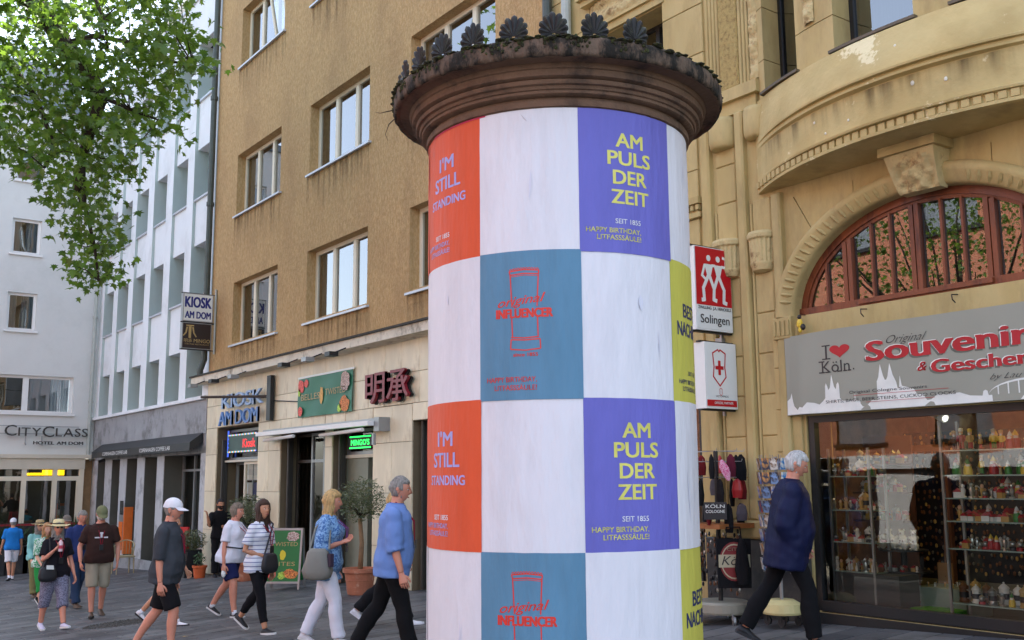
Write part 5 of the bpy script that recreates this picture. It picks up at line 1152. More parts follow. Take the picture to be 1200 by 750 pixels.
sh = [(-.02, .19), (-.10, .15), (-.085, 0), (-.10, -.11), (0, -.21), (.10, -.11), (.085, 0), (.10, .15), (.02, .19), (0, .17), (-.02, .19)]
stroke(mb, sh, .008, f); mb.add([f(*q, .001) for q in ((-.02, .07), (-.02, -.09), (.02, -.09), (.02, .07))], [(0, 1, 2, 3)]); mb.add([f(*q, .0013) for q in ((-.065, .01), (-.065, -.03), (.065, -.03), (.065, .01))], [(0, 1, 2, 3)])
f2 = on_y(8.50, .945, yf); stroke(mb, [(a * .2, b * .2) for a, b in sh], .003, f2)
f3 = on_y(8.52, .80, yf); mb.add([f3(*q, 0) for q in ((-.24, -.015), (.23, -.015), (.23, .055), (-.24, .055))], [(0, 1, 2, 3)])
part('shield_emblem', mb, REDS, t)
mb = MB(); text(mb, 'VICTORINOX', on_y(8.52, .885, yf), .022, .0, width=.2); part('lettering', mb, INKB, t)
mb = MB(); text(mb, 'OFFICIAL PARTNER', on_y(8.54, .81, yf - .002), .026, .01, width=.3); part('small_lettering', mb, WHS, t)
t = thing('sign_mount', 'pale vertical conduit and metal boxes carrying the two knife signs', 'bracket', (8.78, 7.9, .7)); mb = MB(); mb.tube([(8.76, 8.02, .7), (8.76, 8.02, 2.7)], .02, 6); mb.box(8.72, 8.79, 7.98, 8.08, 1.50, 1.58); part('conduit', mb, GREYM, t)

# ------------------------------------------------------------------ the advertising column
CX, CY = 3.686, 4.614; RC = .756; A0 = math.atan2(-CY, -CX)
def cp(th, z, off=0):
    a = A0 + R_(th); dsp = .0030 * max(0, noise.noise(Vector((a * 6, z * 2.2, 9)))) + .0022 * noise.noise(Vector((a * 3.1, z * 1.7, 1))) + .0012 * noise.noise(Vector((a * 9, z * 6, 4)))
    r = RC + off + dsp; return (CX + r * math.cos(a), CY + r * math.sin(a), z)
t = thing('advertising_column', 'round advertising column with chequered paper posters under a mossy stone cap', 'column', (CX, CY, ground_z(CX, CY)))
gz = ground_z(CX, CY)
mb = MB(); mb.lathe([(RC + .09, gz - .1), (RC + .09, gz + .32), (RC + .05, gz + .36), (RC - .004, gz + .38), (RC - .004, 1.935), (RC - .0, 1.96)], 72, (CX, CY, 0)); part('shaft', mb, mat('worn_stone_shaft', S(140, 124, 98), .9, .25, 6, .5, 30), t, smooth=False)
CAPM = mat('brown_sandstone_cap', S(106, 80, 62), .85, .2, 5, .4, 30, stain=S(58, 44, 36), st_s=4, st_lo=.5, st_hi=.68)
capm2 = mat('lichen_spotted_rim', S(98, 80, 66), .95, .25, 6, 1.0, 26, stain=S(28, 24, 18), st_s=11, st_lo=.43, st_hi=.56, stretch=(1, 1, .55))
prof = [(.754, 1.920), (.772, 1.926), (.774, 1.956), (.764, 1.960), (.764, 1.974), (.790, 1.977), (.802, 1.985), (.802, 2.0), (.812, 2.004), (.818, 2.020), (.834, 2.024), (.838, 2.032), (.838, 2.046), (.830, 2.050), (.846, 2.054), (.858, 2.060), (.860, 2.092), (.868, 2.096), (.872, 2.104), (.876, 2.120), (.93, 2.128), (.948, 2.120), (.956, 2.122)]
mb = MB(); mb.lathe(prof, 96, (CX, CY, 0)); o = part('moulding', mb, CAPM, t); smooth_by_angle(o.data, 30)
mb = MB(); rr = random.Random(2); n = 200; pr = [(RC + .196, 2.120), (RC + .208, 2.122), (RC + .212, 2.14), (RC + .214, 2.17), (RC + .212, 2.205), (RC + .2, 2.222), (RC + .12, 2.235), (0, 2.27)]; vs = []
for (r, z) in pr:
    for j in range(n):
        a = 2 * math.pi * j / n; q = noise.noise(Vector((math.cos(a) * 14, math.sin(a) * 14, z * 16))); q2 = noise.noise(Vector((math.cos(a) * 40, math.sin(a) * 40, z * 40)))
        rr_ = r + (.006 * q + .004 * q2 if r > RC + .19 else 0); vs.append((CX + rr_ * math.cos(a), CY + rr_ * math.sin(a), z + (.006 * q2 if r > RC + .19 else 0)))
mb.add(vs, [(i * n + j, i * n + (j + 1) % n, (i + 1) * n + (j + 1) % n, (i + 1) * n + j) for i in range(len(pr) - 1) for j in range(n)]); part('cap_rim', mb, capm2, t, smooth=True)
# moss cushions along the rim
MOSS = mat('dark_moss', S(58, 62, 26), 1.0, .5, 30, .9, 80, col2=S(40, 36, 20)); mb = MB()
for i in range(520):
    th = rr.uniform(-115, 112); a = A0 + R_(th); dens = .5 + .5 * noise.noise(Vector((th * .06, 0, 3))) + (.25 if th < 10 else -.12)
    if rr.random() > dens + .12: continue
    r = RC + rr.uniform(.165, .213); s_ = rr.uniform(.006, .015); mb.sphere((CX + r * math.cos(a), CY + r * math.sin(a), 2.218 + rr.uniform(-.004, .012) - (.012 if r > RC + .205 else 0)), (s_ * 2.0, s_ * 2.0, s_ * .6), 6, 4)
for i in range(260):
    th = rr.uniform(-110, 30); a = A0 + R_(th)
    if noise.noise(Vector((th * .1, 5, 3))) < -.05: continue
    r = RC + .213; s_ = rr.uniform(.005, .012); mb.sphere((CX + r * math.cos(a), CY + r * math.sin(a), rr.uniform(2.16, 2.22) + .0), (s_, s_, s_ * 1.2), 5, 3)
part('moss', mb, MOSS, t, kind='stuff')
# palmette ornaments
PALM = mat('black_iron_palmette', S(26, 25, 25), .6, .3, 14, .3, 40, stain=S(70, 74, 52), st_s=14, st_lo=.52, st_hi=.64)
mb = MB(); lobes = 9
mb.box(-.030, .030, -.008, .012, 0, .02)
for i in range(lobes):
    a = R_(-100 + 200 * i / (lobes - 1)); L_ = .060 + .040 * math.cos(a * .62) ** 2; base = Vector((.008 * math.sin(a), 0, .030)); tip = base + Vector((math.sin(a) * L_ * .82, 0, math.cos(a) * L_)); rings = []
    dirn = (tip - base).normalized(); sd = Vector((dirn.z, 0, -dirn.x))
    for k, (q, w2, dp) in enumerate(((0, .005, .004), (.35, .010, .007), (.7, .0155, .010), (.9, .0165, .011), (.98, .012, .008), (1.03, .005, .004))):
        c = base + (tip - base) * q + Vector((0, -.006 * q * q, 0)); rings.append([c + sd * w2, c + Vector((0, -dp, 0)), c - sd * w2, c + Vector((0, dp * .5, 0))])
    mb.loft(rings)
pm = smooth_by_angle(mb.mesh('palmette', PALM), 60)
rr = random.Random(6)
for th in (-121, -107.5, -94, -80.5, -67, -54, -40.8, -28, -13.6, -.4, 12.6, 26.6, 134, 148, 162, 176, 190, 204, 218):
    a = A0 + R_(th); r = RC + .165; o = put('palmette', pm, t, loc=(CX + r * math.cos(a), CY + r * math.sin(a), 2.225), rot=(R_(rr.uniform(-4, 4)), R_(rr.uniform(-4, 4)), a + math.pi / 2 + R_(rr.uniform(-7, 7)))); o.scale = (1.05, 1.1, 1.1)
# the dry twig hanging off the rim
mb = MB(); P0 = Vector(cp(-83, 2.17, .2))
def q(a, b, c): return P0 + Vector((-.81 * a - .0 * b, .586 * a, c))
mb.tube([q(0, 0, 0), q(.05, 0, -.01), q(.09, 0, -.02), q(.12, 0, -.015)], [.004, .003, .002, .001], 5)
mb.tube([q(0, 0, -.05), q(.04, 0, -.09), q(.05, 0, -.12), q(.06, 0, -.15), q(.045, 0, -.19)], [.003, .003, .002, .002, .001], 5)
o = part('dry_twig', mb, mat('dry_bark', S(40, 32, 26), .9), None, label='thin dry twig sprouting from the left edge of the column cap', cat='twig')
# posters
def poster_mat(name, c, var=.05):
    m = mat(name, c, .55, var, 3.2, .5, 11, spec=.3, stretch=(1.6, 1.6, .35), stain=tuple(q * .84 for q in c), st_s=2.4, st_lo=.5, st_hi=.78); return m
PW = poster_mat('poster_white', S(218, 216, 222), .04); PO = poster_mat('poster_orange', S(214, 84, 48)); PP = poster_mat('poster_violet', S(104, 102, 184), .08); PB = poster_mat('poster_blue', S(88, 132, 160), .12); PY = poster_mat('poster_yellow', S(196, 190, 84), .06)
ROWZ = [1.917, 1.160, .403, -.354, -1.11]; ED = [-75.6, -32.4, 8.45, 51.7, 94.5, 137, 180, 222, 264, 284.4]
TL = mat('print_lilac', S(160, 160, 218), .5); TY = mat('print_yellow', S(214, 206, 100), .5); TR = mat('print_red', S(214, 48, 34), .5); TN = mat('print_navy', S(38, 46, 92), .5); TW = mat('print_white', S(228, 228, 236), .5)
def poster(row, col, m, lab=None):
    jr = random.Random(row * 31 + col * 7); jz = jr.uniform(-.003, .003); ja = jr.uniform(-.22, .22); z1, z0 = ROWZ[row] + (jz if row else 0), ROWZ[row + 1] + jz; a, b = ED[col] + ja, ED[col + 1] + ja; lift = .0016 * ((row + col) % 3) + .001
    NA, NZ = 16, 20; mb = MB(); vs = []
    for j in range(NZ + 1):
        for i in range(NA + 1): vs.append(cp(a - .25 + (b - a + .5) * i / NA + .10 * noise.noise(Vector((j * .4, row, col))) + .12 * (j / NZ - .5) * ja * 4, z0 - .004 + (z1 - z0 + .008) * j / NZ + .0012 * noise.noise(Vector((i * .5, row, col + 9))), lift))
    mb.add(vs, [(j * (NA + 1) + i, j * (NA + 1) + i + 1, (j + 1) * (NA + 1) + i + 1, (j + 1) * (NA + 1) + i) for j in range(NZ) for i in range(NA)])
    o = part('poster', mb, m, t, smooth=True)
    if lab: o['label'] = lab
    w_ = R_(b - a) * RC
    def fn(u, v, d): return cp(a + math.degrees(u / RC), z1 - .757 * 1 + v, lift + .0012)
    return o, fn, w_, .757
def lines(o, fn, w_, h, L_):
    for (m, items) in L_:
        mb = MB()
        for (txt, fx, fy, cap, al, width) in items:
            text(mb, txt, lambda u, v, d, fx=fx, fy=fy: fn(u + fx * w_, v + (1 - fy) * h - cap * h / 2, 0), cap * h, .028 if cap > .05 else .016, al, width=None if width is None else width * w_)
        part('lettering', mb, m, o)
ORL = [(TL, [("I'M", .50, .245, .100, 'c', .27), ('STILL', .50, .39, .100, 'c', .47), ('STANDING', .50, .53, .066, 'c', .62), ('HAPPY BIRTHDAY,', .56, .842, .034, 'r', .50), ('LITFASSSÄULE!', .56, .895, .034, 'r', .42)]), (TW, [('SEIT 1855', .56, .785, .034, 'r', .28)])]
PUL = [(TY, [('AM', .50, .205, .100, 'c', .30), ('PULS', .50, .335, .100, 'c', .47), ('DER', .50, .472, .100, 'c', .37), ('ZEIT', .50, .61, .100, 'c', .41), ('HAPPY BIRTHDAY,', .60, .852, .034, 'r', .55), ('LITFASSSÄULE!', .60, .902, .034, 'r', .45)]), (TW, [('SEIT 1855', .60, .785, .034, 'r', .27)])]
YEL = [(TN, [('BESTE', .50, .34, .10, 'c', .52), ('NACHBARN', .50, .475, .10, 'c', .80), ('SEIT 1855', .60, .79, .03, 'r', .27), ('HAPPY BIRTHDAY,', .60, .855, .032, 'r', .5), ('LITFASSSÄULE!', .60, .905, .032, 'r', .42)])]
def influencer(o, fn, w_, h):
    mb = MB(); F = lambda x, y, k=0: fn(x * w_, (1 - y) * h, 0)
    def ln(pts, th=.0062):
        for p, q2 in zip(pts, pts[1:]):
            n = max(1, int(math.hypot(q2[0] - p[0], q2[1] - p[1]) / .08))
            for i in range(n):
                a = (p[0] + (q2[0] - p[0]) * i / n, p[1] + (q2[1] - p[1]) * i / n); b = (p[0] + (q2[0] - p[0]) * (i + 1) / n, p[1] + (q2[1] - p[1]) * (i + 1) / n)
                dx, dy = (b[0] - a[0]) * w_, (b[1] - a[1]) * h; L_ = math.hypot(dx, dy) + 1e-9; nx, ny = -dy / L_ * th / 2 / w_, dx / L_ * th / 2 / h
                mb.add([F(a[0] + nx, a[1] + ny), F(a[0] - nx, a[1] - ny), F(b[0] - nx, b[1] - ny), F(b[0] + nx, b[1] + ny)], [(0, 1, 2, 3)])
    ln([(.325, .16), (.34, .38)]); ln([(.338, .455), (.345, .585)]); ln([(.60, .16), (.585, .38)]); ln([(.588, .455), (.592, .585)])
    ln([(.33, .585), (.46, .592), (.60, .585)]); ln([(.33, .600), (.46, .606), (.61, .600)]); ln([(.33, .60), (.325, .665), (.47, .675), (.615, .665), (.61, .60)])
    ln([(.325, .16), (.46, .152), (.60, .16)]); ln([(.325, .172), (.46, .164), (.60, .172)], .003); ln([(.325, .16), (.315, .135), (.46, .126), (.605, .135), (.60, .16)])
    z = []
    for i in range(23): z.append((.315 + .29 * i / 22, .131 - (.013 if i % 2 else 0) - .008 * math.sin(math.pi * i / 22)))
    ln(z, .003)
    text(mb, 'original', lambda u, v, d: fn(u + .43 * w_, v + (1 - .362) * h + .10 * u, 0), .060 * h, .012, 'c', width=.47 * w_, shear=.35)
    text(mb, 'INFLUENCER', lambda u, v, d: fn(u + .455 * w_, v + (1 - .452) * h, 0), .062 * h, .045, 'c', width=.56 * w_)
    text(mb, 'since 1855', lambda u, v, d: fn(u + .47 * w_, v + (1 - .715) * h, 0), .024 * h, .03, 'c', width=.24 * w_)
    text(mb, 'HAPPY BIRTHDAY,', lambda u, v, d: fn(u + .575 * w_, v + (1 - .885) * h, 0), .034 * h, .012, 'r', width=.50 * w_)
    text(mb, 'LITFASSSÄULE!', lambda u, v, d: fn(u + .575 * w_, v + (1 - .94) * h, 0), .034 * h, .012, 'r', width=.42 * w_)
    part('lettering', mb, TR, o)
for row in range(4):
    for col in range(9):
        if (row + col) % 2: poster(row, col, PW) if not (row % 2 == 0 and col == 9) else None
        else:
            k = (col // 2 + 2 * (row % 2)) % 4
            if row % 2 == 0:
                if col % 4 == 0: o = poster(row, col, PO, 'orange poster reading I\'M STILL STANDING'); lines(*o, ORL) if col < 3 else None
                else: o = poster(row, col, PP, 'violet poster reading AM PULS DER ZEIT'); lines(*o, PUL) if col < 4 else None
            else:
                if col % 4 == 1: o = poster(row, col, PB, 'blue poster with a red line drawing of a column'); influencer(*o) if col < 3 else None
                else: o = poster(row, col, PY, 'yellow poster with navy lettering'); lines(*o, YEL) if col < 5 else None
mb = MB(); mb.add([cp(-14.5, 1.9, .006), cp(-11.5, 1.85, .012), cp(-13.2, 1.87, .004)], [(0, 1, 2)]); part('torn_corner', mb, PW, t)
CRS = mat('grey_paste_streak', S(211, 210, 222), .6, .05, 5)
rr = random.Random(77)
for i in range(7):
    row_ = rr.randrange(0, 4); c_ = rr.choice([1, 3] if row_ % 2 == 0 else [0, 2]); th = rr.uniform(ED[c_] + 4, min(ED[c_ + 1] - 4, 80)); z = rr.uniform(ROWZ[row_] - .42, ROWZ[row_] - .04); n = 9; L_ = rr.uniform(.06, .3); w2 = rr.uniform(.2, 1.3); tl = rr.uniform(-6, 6); vs = []
    for k in range(n): q = k / (n - 1); ww = w2 * math.sin(math.pi * q) * (1 + .5 * noise.noise(Vector((i, q * 5, 0)))); vs += [cp(th + tl * q * L_ - ww, z - L_ * q, .0068), cp(th + tl * q * L_ + ww, z - L_ * q, .0068)]
    mb = MB(); mb.add(vs, [(2 * k, 2 * k + 1, 2 * k + 3, 2 * k + 2) for k in range(n - 1)]); part('paper_crease', mb, CRS, t)
mb = MB()
for i in range(10):
    a, b = -66 + i * 3.6, -66 + (i + 1) * 3.6; mb.add([cp(a, 1.914, .004), cp(b, 1.914, .004), cp(b, 1.924 + .003 * math.sin(i), .004), cp(a, 1.924, .004)], [(0, 1, 2, 3)])
part('old_poster_edge', mb, mat('magenta_paper', S(190, 30, 80), .6), t)

# ------------------------------------------------------------------ plane tree
def leaf_mesh():
    P = []
    for ang, r in ((-90, .18), (-62, .42), (-35, .30), (-18, .78), (8, .45), (28, .92), (52, .52), (74, .72), (90, 1.08), (106, .72), (128, .52), (152, .92), (172, .45), (198, .78), (215, .30), (242, .42)): P.append((r * math.cos(R_(ang)), r * math.sin(R_(ang)) + .1))
    vs = [(0, .05, -.0)] + [(x, y, -.16 * abs(x) - .08 * y * y) for x, y in P]
    return vs, [(0, 1 + i, 1 + (i + 1) % len(P)) for i in range(len(P))]
LV, LF = leaf_mesh()
def leaf_material(name, c, tr):
    m = bpy.data.materials.new(name); m.use_nodes = True; n = m.node_tree.nodes; L = m.node_tree.links; b = n['Principled BSDF']
    g = n.new('ShaderNodeNewGeometry'); oi = n.new('ShaderNodeObjectInfo')
    ad = n.new('ShaderNodeMath'); ad.operation = 'ADD'; L.new(g.outputs['Random Per Island'], ad.inputs[0]); L.new(oi.outputs['Random'], ad.inputs[1])
    fr = n.new('ShaderNodeMath'); fr.operation = 'FRACT'; L.new(ad.outputs[0], fr.inputs[0])
    r = n.new('ShaderNodeValToRGB'); r.color_ramp.elements[0].color = (c[0] * .55, c[1] * .6, c[2] * .5, 1); r.color_ramp.elements[1].color = (c[0] * 1.5, c[1] * 1.3, c[2] * 1.1, 1); L.new(fr.outputs[0], r.inputs[0])
    L.new(r.outputs[0], b.inputs['Base Color']); b.inputs['Roughness'].default_value = .45
    t_ = n.new('ShaderNodeBsdfTranslucent'); L.new(r.outputs[0], t_.inputs[0])
    hs = n.new('ShaderNodeHueSaturation'); hs.inputs['Value'].default_value = 1.8; hs.inputs['Hue'].default_value = .485; L.new(r.outputs[0], hs.inputs['Color']); L.new(hs.outputs[0], t_.inputs[0])
    mx = n.new('ShaderNodeMixShader'); mx.inputs[0].default_value = tr; L.new(b.outputs[0], mx.inputs[1]); L.new(t_.outputs[0], mx.inputs[2]); L.new(mx.outputs[0], n['Material Output'].inputs[0]); return m
LEAF = leaf_material('plane_leaf', S(76, 110, 38), .44)
BARK = mat('mottled_bark', S(96, 88, 72), .9, .2, 4, .5, 20, col2=S(140, 132, 104))
BARKD = mat('dark_twig_bark', S(48, 40, 32), .95, .2, 8)
CL = [(2.9,17.3,7.7),(3.3,16.5,7.1),(2.7,19.1,6.5),(4.9,17.3,7.5),(3.9,16.9,6.8),(3.1,19.5,8.5),(4.3,14.9,6.6),(3.6,18.7,5.3),(4,15,5),(2.9,17.7,5.7),(4.6,18.4,3.9),(4,18.8,5.5),(2.4,18.3,8.2),(4.6,18.4,7.5),(4.1,17.3,5.9),(3.1,18.8,6.5),(3,16.6,6.1),(4.8,17.3,6.9),(2.5,17.9,8),(4.4,17.7,7.4),(3.4,17.9,7.6),(3.5,16.5,7.8),(5.1,17.8,6.6),(4.9,16.7,6.9),(2.8,18.4,6.4),(3.2,16,6.2),(3.3,16.1,6.7),(2.9,19.5,8.9),(3.9,17.4,7.1),(4,16.9,4.1),(3.8,19,9),(3.3,16,6.5),(3.1,17.7,7),(2.8,17.1,6.8),(5.4,17.9,8.3),(2.6,18.1,7.2),(4.4,18.7,5.2),(4,15,6.2),(4.2,16.3,7.8),(4,16.1,4.1),(5.2,16.3,7.2),(5.1,17.8,6.2),(4.1,18,8.7),(4.2,18.2,3.9),(4.5,18.3,8.3),(2.8,19.1,5.7),(3,16.2,6.5),(4.4,18.8,3.5),(2.8,19.5,8.4),(4.2,18.2,6.4),(3.1,18.6,7),(5.5,18.2,6.7),(4.7,15.5,7),(3.8,19.5,6),(2.4,18.9,6.9),(4.5,16.5,5.7),(2.6,18.2,7.1),(4.4,14.7,5.8),(4.5,18.2,7.1),(5.2,16.4,6.8),(4.7,18.6,6.5),(4.1,20.1,5.5),(4.1,20.2,6.1),(5.1,15.8,7.2),(4.3,16.5,6.5),(2.9,16.2,7.6),(4.8,18.9,3.7),(3.4,18.7,6.5),(2.5,19.8,8),(4.7,19.7,5.3),(4.1,16.4,6.2),(3,16.5,7.4),(4.2,14.8,6.8),(3.1,16.9,5.3),(5.8,17.4,7.4),(3.2,16.8,6),(4.7,15.3,7.8),(4.9,16.5,7.1),(4,14.6,6.5),(4.3,17.8,8.2),(4.3,17.7,8.6),(3.9,15.6,5.1),(3.7,16.3,5.1),(2.9,18.2,8.2),(4.8,18.1,8.4),(4.4,16.2,8),(3.5,16.2,7.2),(2.9,16.6,6.4),(4.2,15,7.1),(2.6,17.3,6.3),(4.5,14.3,7),(3.1,19.1,8.8),(3.6,19.1,7.2),(4.9,16.5,7.9),(2.7,16.5,7.1),(4.3,18.2,6.8),(2.8,17.9,7.2),(3.6,17.7,4.6),(3.8,18.7,6.3),(3.5,17.3,7.7),(3.1,16.3,4.9),(4,15.8,4.8),(4.4,20.1,4.7),(4.1,19.5,7.5),(4.5,18.1,8),(5.6,17.4,7.5),(3.2,18.7,8.5),(2.4,18.2,5.5),(4.3,18,5.5),(4.1,17.1,7.4),(3.7,16.6,4.2),(2.2,17,7.8),(2.6,20.5,7.2),(2.9,18.6,6.1),(3.2,18.9,7.9),(3.4,17,5.9),(3.8,17.2,3.8),(4.1,14.8,6.1),(4.6,16.1,7.8),(2.8,20.7,6.5),(3.6,20.1,6.5),(3.6,18.2,8.4),(4.9,18,6.5),(4.1,17.4,7.2),(2.6,19.8,6.7),(3.8,18.5,5.8),(4.6,17.5,5.2),(3.7,16,7.5),(3.8,17.8,8.1),(2.6,17.6,7.3),(3.2,19.9,6.2),(4.7,18.7,6.8),(5,17,8.5),(3.5,17.5,6.5),(3.5,16.7,5.7),(4.4,14.3,6.1),(2.6,17.3,5.4),(2.7,17.2,6.7),(2.9,18.1,6.6),(3.9,15.5,5.3),(4.1,15.8,4.9),(4.5,14.7,5.1),(3.7,17.8,6.5),(3.4,19.1,5.7),(4.7,19,4.4),(5.4,17.7,6.7),(3.5,16.1,4.6),(3.4,17.9,7.8),(3.2,18.1,7.8),(2.3,18.6,7.9),(2.2,17,6.7),(4.1,15.3,6.6),(3.9,19.3,6.2),(4.6,17,6.5),(3.7,17.2,4.2),(4.2,17.8,5.2),(4.2,19,7.5),(4.3,17.8,5.9),(3.8,16.4,6.3),(2.6,18.3,5.9),(4.8,19.4,5.5),(2.8,20.1,8.3),(3.2,19.1,5.5),(3.9,17.9,6.8),(3.6,16.4,5),(4.1,18.8,8),(3.6,16.8,6),(3.6,18.9,9),(3.1,18.4,6.6),(4.7,19.2,4.2),(3.7,17.4,5.7),(2.5,18.3,6.9),(2.9,17.4,5.3),(4.4,18.6,3.7),(4.8,16.7,6.6),(4.6,16.3,8.3),(4.6,15.1,6.1),(4.3,19.9,5.3),(2.4,17.5,6.4),(2.6,17.4,8.1),(3.7,16.5,3.3),(4.1,18,4.8),(3.1,16.4,5.5),(5,17.4,7.3),(3.7,16.2,5.9),(4,19.1,9.2),(4.7,17.8,6.1),(4,17.7,5.8),(4.9,19.2,4.4),(4.3,18.9,8.6)]
def tree(label, base, H, crown, clusters, near, seed, limbs=(), nrand=160, npl=16, lr=.12):
    rr = random.Random(seed); t = thing('plane_tree', label, 'tree', base)
    mb = MB(); b = Vector(base); pts = [b, b + Vector((.05, .1, H * .15)), b + Vector((.0, -.1, H * .3)), b + Vector((.1, -.2, H * .45)), b + Vector((.2, -.2, H * .7))]
    mb.tube(pts, [.34, .27, .24, .2, .1], 12); part('trunk', mb, BARK, t, smooth=True)
    top = pts[3]; allc = []
    for lp in limbs:
        mb = MB(); n = len(lp); r0 = lp[0][3] if len(lp[0]) > 3 else .06
        P3 = [Vector(p[:3]) for p in lp]; mb.tube(P3, [1.5 * r0 * (1 - .8 * i / (n - 1)) + .010 for i in range(n)], 8); part('limb', mb, BARKD, t, smooth=True)
    c0 = Vector(crown[:3]); R3 = Vector(crown[3:])
    for i in range(nrand):
        for _ in range(30):
            d = Vector((rr.gauss(0, 1), rr.gauss(0, 1), rr.gauss(0, 1))).normalized() * (rr.random() ** .45); p = c0 + Vector((d.x * R3.x, d.y * R3.y, d.z * R3.z))
            v = p; dep = v.dot(FWD); 
            if dep < 1: break
            if not (abs(v.dot(RGT)) / dep < .56 and (v.dot(UPV)) / dep < .38) : break
        else: continue
        allc.append(p)
    mb = MB()
    for p in allc[::9]:
        m = (top + p) / 2 + Vector((0, 0, .5)); mb.tube([top, m, p], [.07, .04, .012], 6)
    if allc: part('branches', mb, BARKD, t, kind='stuff')
    mb = MB()
    def leafs(c, n, rad, out):
        for _ in range(n):
            d = Vector((rr.gauss(0, 1), rr.gauss(0, 1), rr.gauss(0, .8))) * rad * .5
            a = rr.uniform(0, 6.28); tilt = Matrix.Rotation(a, 4, 'Z') @ Matrix.Rotation(R_(rr.gauss(-50, 28)), 4, 'X') @ Matrix.Rotation(R_(rr.gauss(0, 22)), 4, 'Y')
            out.append((c + d, tilt, lr * rr.uniform(.6, 1.15)))
    nearL = []; farL = []
    for c in clusters: leafs(Vector(c), npl, .37, nearL)
    for c in allc: leafs(c, 26, .9, farL)
    nearL.sort(key=lambda q: q[0].length - q[2] * 20)
    if near:
        me = MB(); me.add(LV, LF); me = me.mesh('leaf', LEAF)
        for (c, M, s_) in nearL[:near]:
            o = put('leaf', me, t, loc=c); o.rotation_euler = M.to_euler(); o.scale = (s_, s_, s_)
    vs = np.array(LV); V = []; Fc = []; k = 0
    for (c, M, s_) in nearL[near:] + [(c, M, s_ * 1.6) for c, M, s_ in farL]:
        R3_ = np.array(M.to_3x3()) * s_; V.append(vs @ R3_.T + np.array(c)); Fc += [tuple(i + k for i in f) for f in LF]; k += len(LV)
    me = bpy.data.meshes.new('foliage'); me.from_pydata(np.concatenate(V).tolist(), [], Fc); me.materials.append(LEAF); put('foliage', me, t, kind='stuff')
    # twigs inside the visible clusters
    if clusters:
        mb = MB()
        for c in clusters[::2]:
            c = Vector(c); q2 = min((Vector(p[:3]) for lp in limbs for p in lp), key=lambda p: (p - c).length)
            if (q2 - c).length < 2.2: mb.tube([q2, (q2 + c) / 2 + Vector((rr.uniform(-.1, .1), 0, rr.uniform(-.05, .15))), c], [.014, .009, .004], 5)
        part('twigs', mb, BARKD, t, kind='stuff')
    return t
mw = cam.matrix_world.to_3x3(); RGT, UPV, FWD = mw.col[0].copy(), mw.col[1].copy(), -mw.col[2].copy()
b0 = (0.3, 20.5, ground_z(.3, 20.5))
limbs = [[(.5, 20.3, 4.2, .16), (1.4, 19.4, 7.2), (2.2, 18.7, 8.3), (2.9, 18.2, 8.3), (3.3, 18.0, 7.9), (3.6, 17.9, 7.4), (3.9, 17.7, 7.0), (4.2, 17.6, 6.5), (4.1, 17.8, 6.0), (4.0, 17.9, 5.5), (4.0, 18.1, 4.9)],
         [(3.6, 17.9, 7.4, .03), (4.0, 17.5, 7.5), (4.5, 17.2, 7.4), (5.0, 16.9, 7.1), (5.4, 16.6, 7.0)], [(4.2, 17.6, 6.5, .025), (4.6, 17.4, 6.3), (5.0, 17.1, 6.1)],
         [(4.0, 17.9, 5.5, .025), (4.1, 18.0, 4.7), (4.3, 18.0, 4.0), (4.4, 18.0, 3.4)], [(3.6, 17.8, 9.2, .03), (3.9, 17.5, 8.3), (4.1, 17.4, 7.8), (4.2, 17.4, 7.3)],
         [(1.4, 19.4, 7.2, .04), (2.7, 18.5, 7.3), (3.3, 18.3, 6.5), (3.6, 18.2, 5.7), (3.5, 18.3, 5.3)]]
tree('plane tree reaching into the street from the left, hanging leafy branch tips', b0, 11, (.3, 20, 9.6, 4.6, 4.2, 3.6), CL, 300, 3, limbs, 150, 30, .106)
tree('plane tree beyond the left edge of the view, seen only mirrored in windows', (-4.6, 13.2, ground_z(-4.6, 13.2)), 8, (-4.2, 13.5, 5.9, 2.6, 3.6, 2.6), [], 0, 8, (), 130, 16, .05)
# ------------------------------------------------------------------ brick house across the street (mirrored in the shop glass)
def brickmat():
    m = bpy.data.materials.new('red_brick'); m.use_nodes = True; n = m.node_tree.nodes; L = m.node_tree.links; b = n['Principled BSDF']; b.inputs['Roughness'].default_value = .9
    g = n.new('ShaderNodeTexCoord'); mp = n.new('ShaderNodeMapping'); mp.inputs['Rotation'].default_value = (R_(90), 0, R_(90)); sx = n.new('ShaderNodeSeparateXYZ'); cx = n.new('ShaderNodeCombineXYZ')
    L.new(g.outputs['Object'], sx.inputs[0]); L.new(sx.outputs['Y'], cx.inputs['X']); L.new(sx.outputs['Z'], cx.inputs['Y'])
    br = n.new('ShaderNodeTexBrick'); br.inputs['Scale'].default_value = 4.2; br.inputs['Color1'].default_value = (*S(186, 118, 88), 1); br.inputs['Color2'].default_value = (*S(168, 100, 76), 1); br.inputs['Mortar'].default_value = (*S(170, 150, 130), 1); br.inputs['Mortar Size'].default_value = .012
    L.new(cx.outputs[0], br.inputs['Vector']); L.new(br.outputs[0], b.inputs['Base Color']); return m
BR = brickmat()
t = thing('brick_house', 'sunlit red brick house across the street, seen mirrored in the shop glass', 'building', (-13, 14, ground_z(-13, 14)))
X0 = -13; hs = [(y, y + 1.9, z, z + 1.5) for y in (1.2, 5.2, 9.2, 13.2, 17.2, 21, 25) for z in (1.2, 4.6, 8.0)]
mb = MB()
for a, b, c, d in cells(-2, 30, .75, 10.5, hs): mb.add([(X0, a, c), (X0, b, c), (X0, b, d), (X0, a, d)], [(0, 1, 2, 3)])
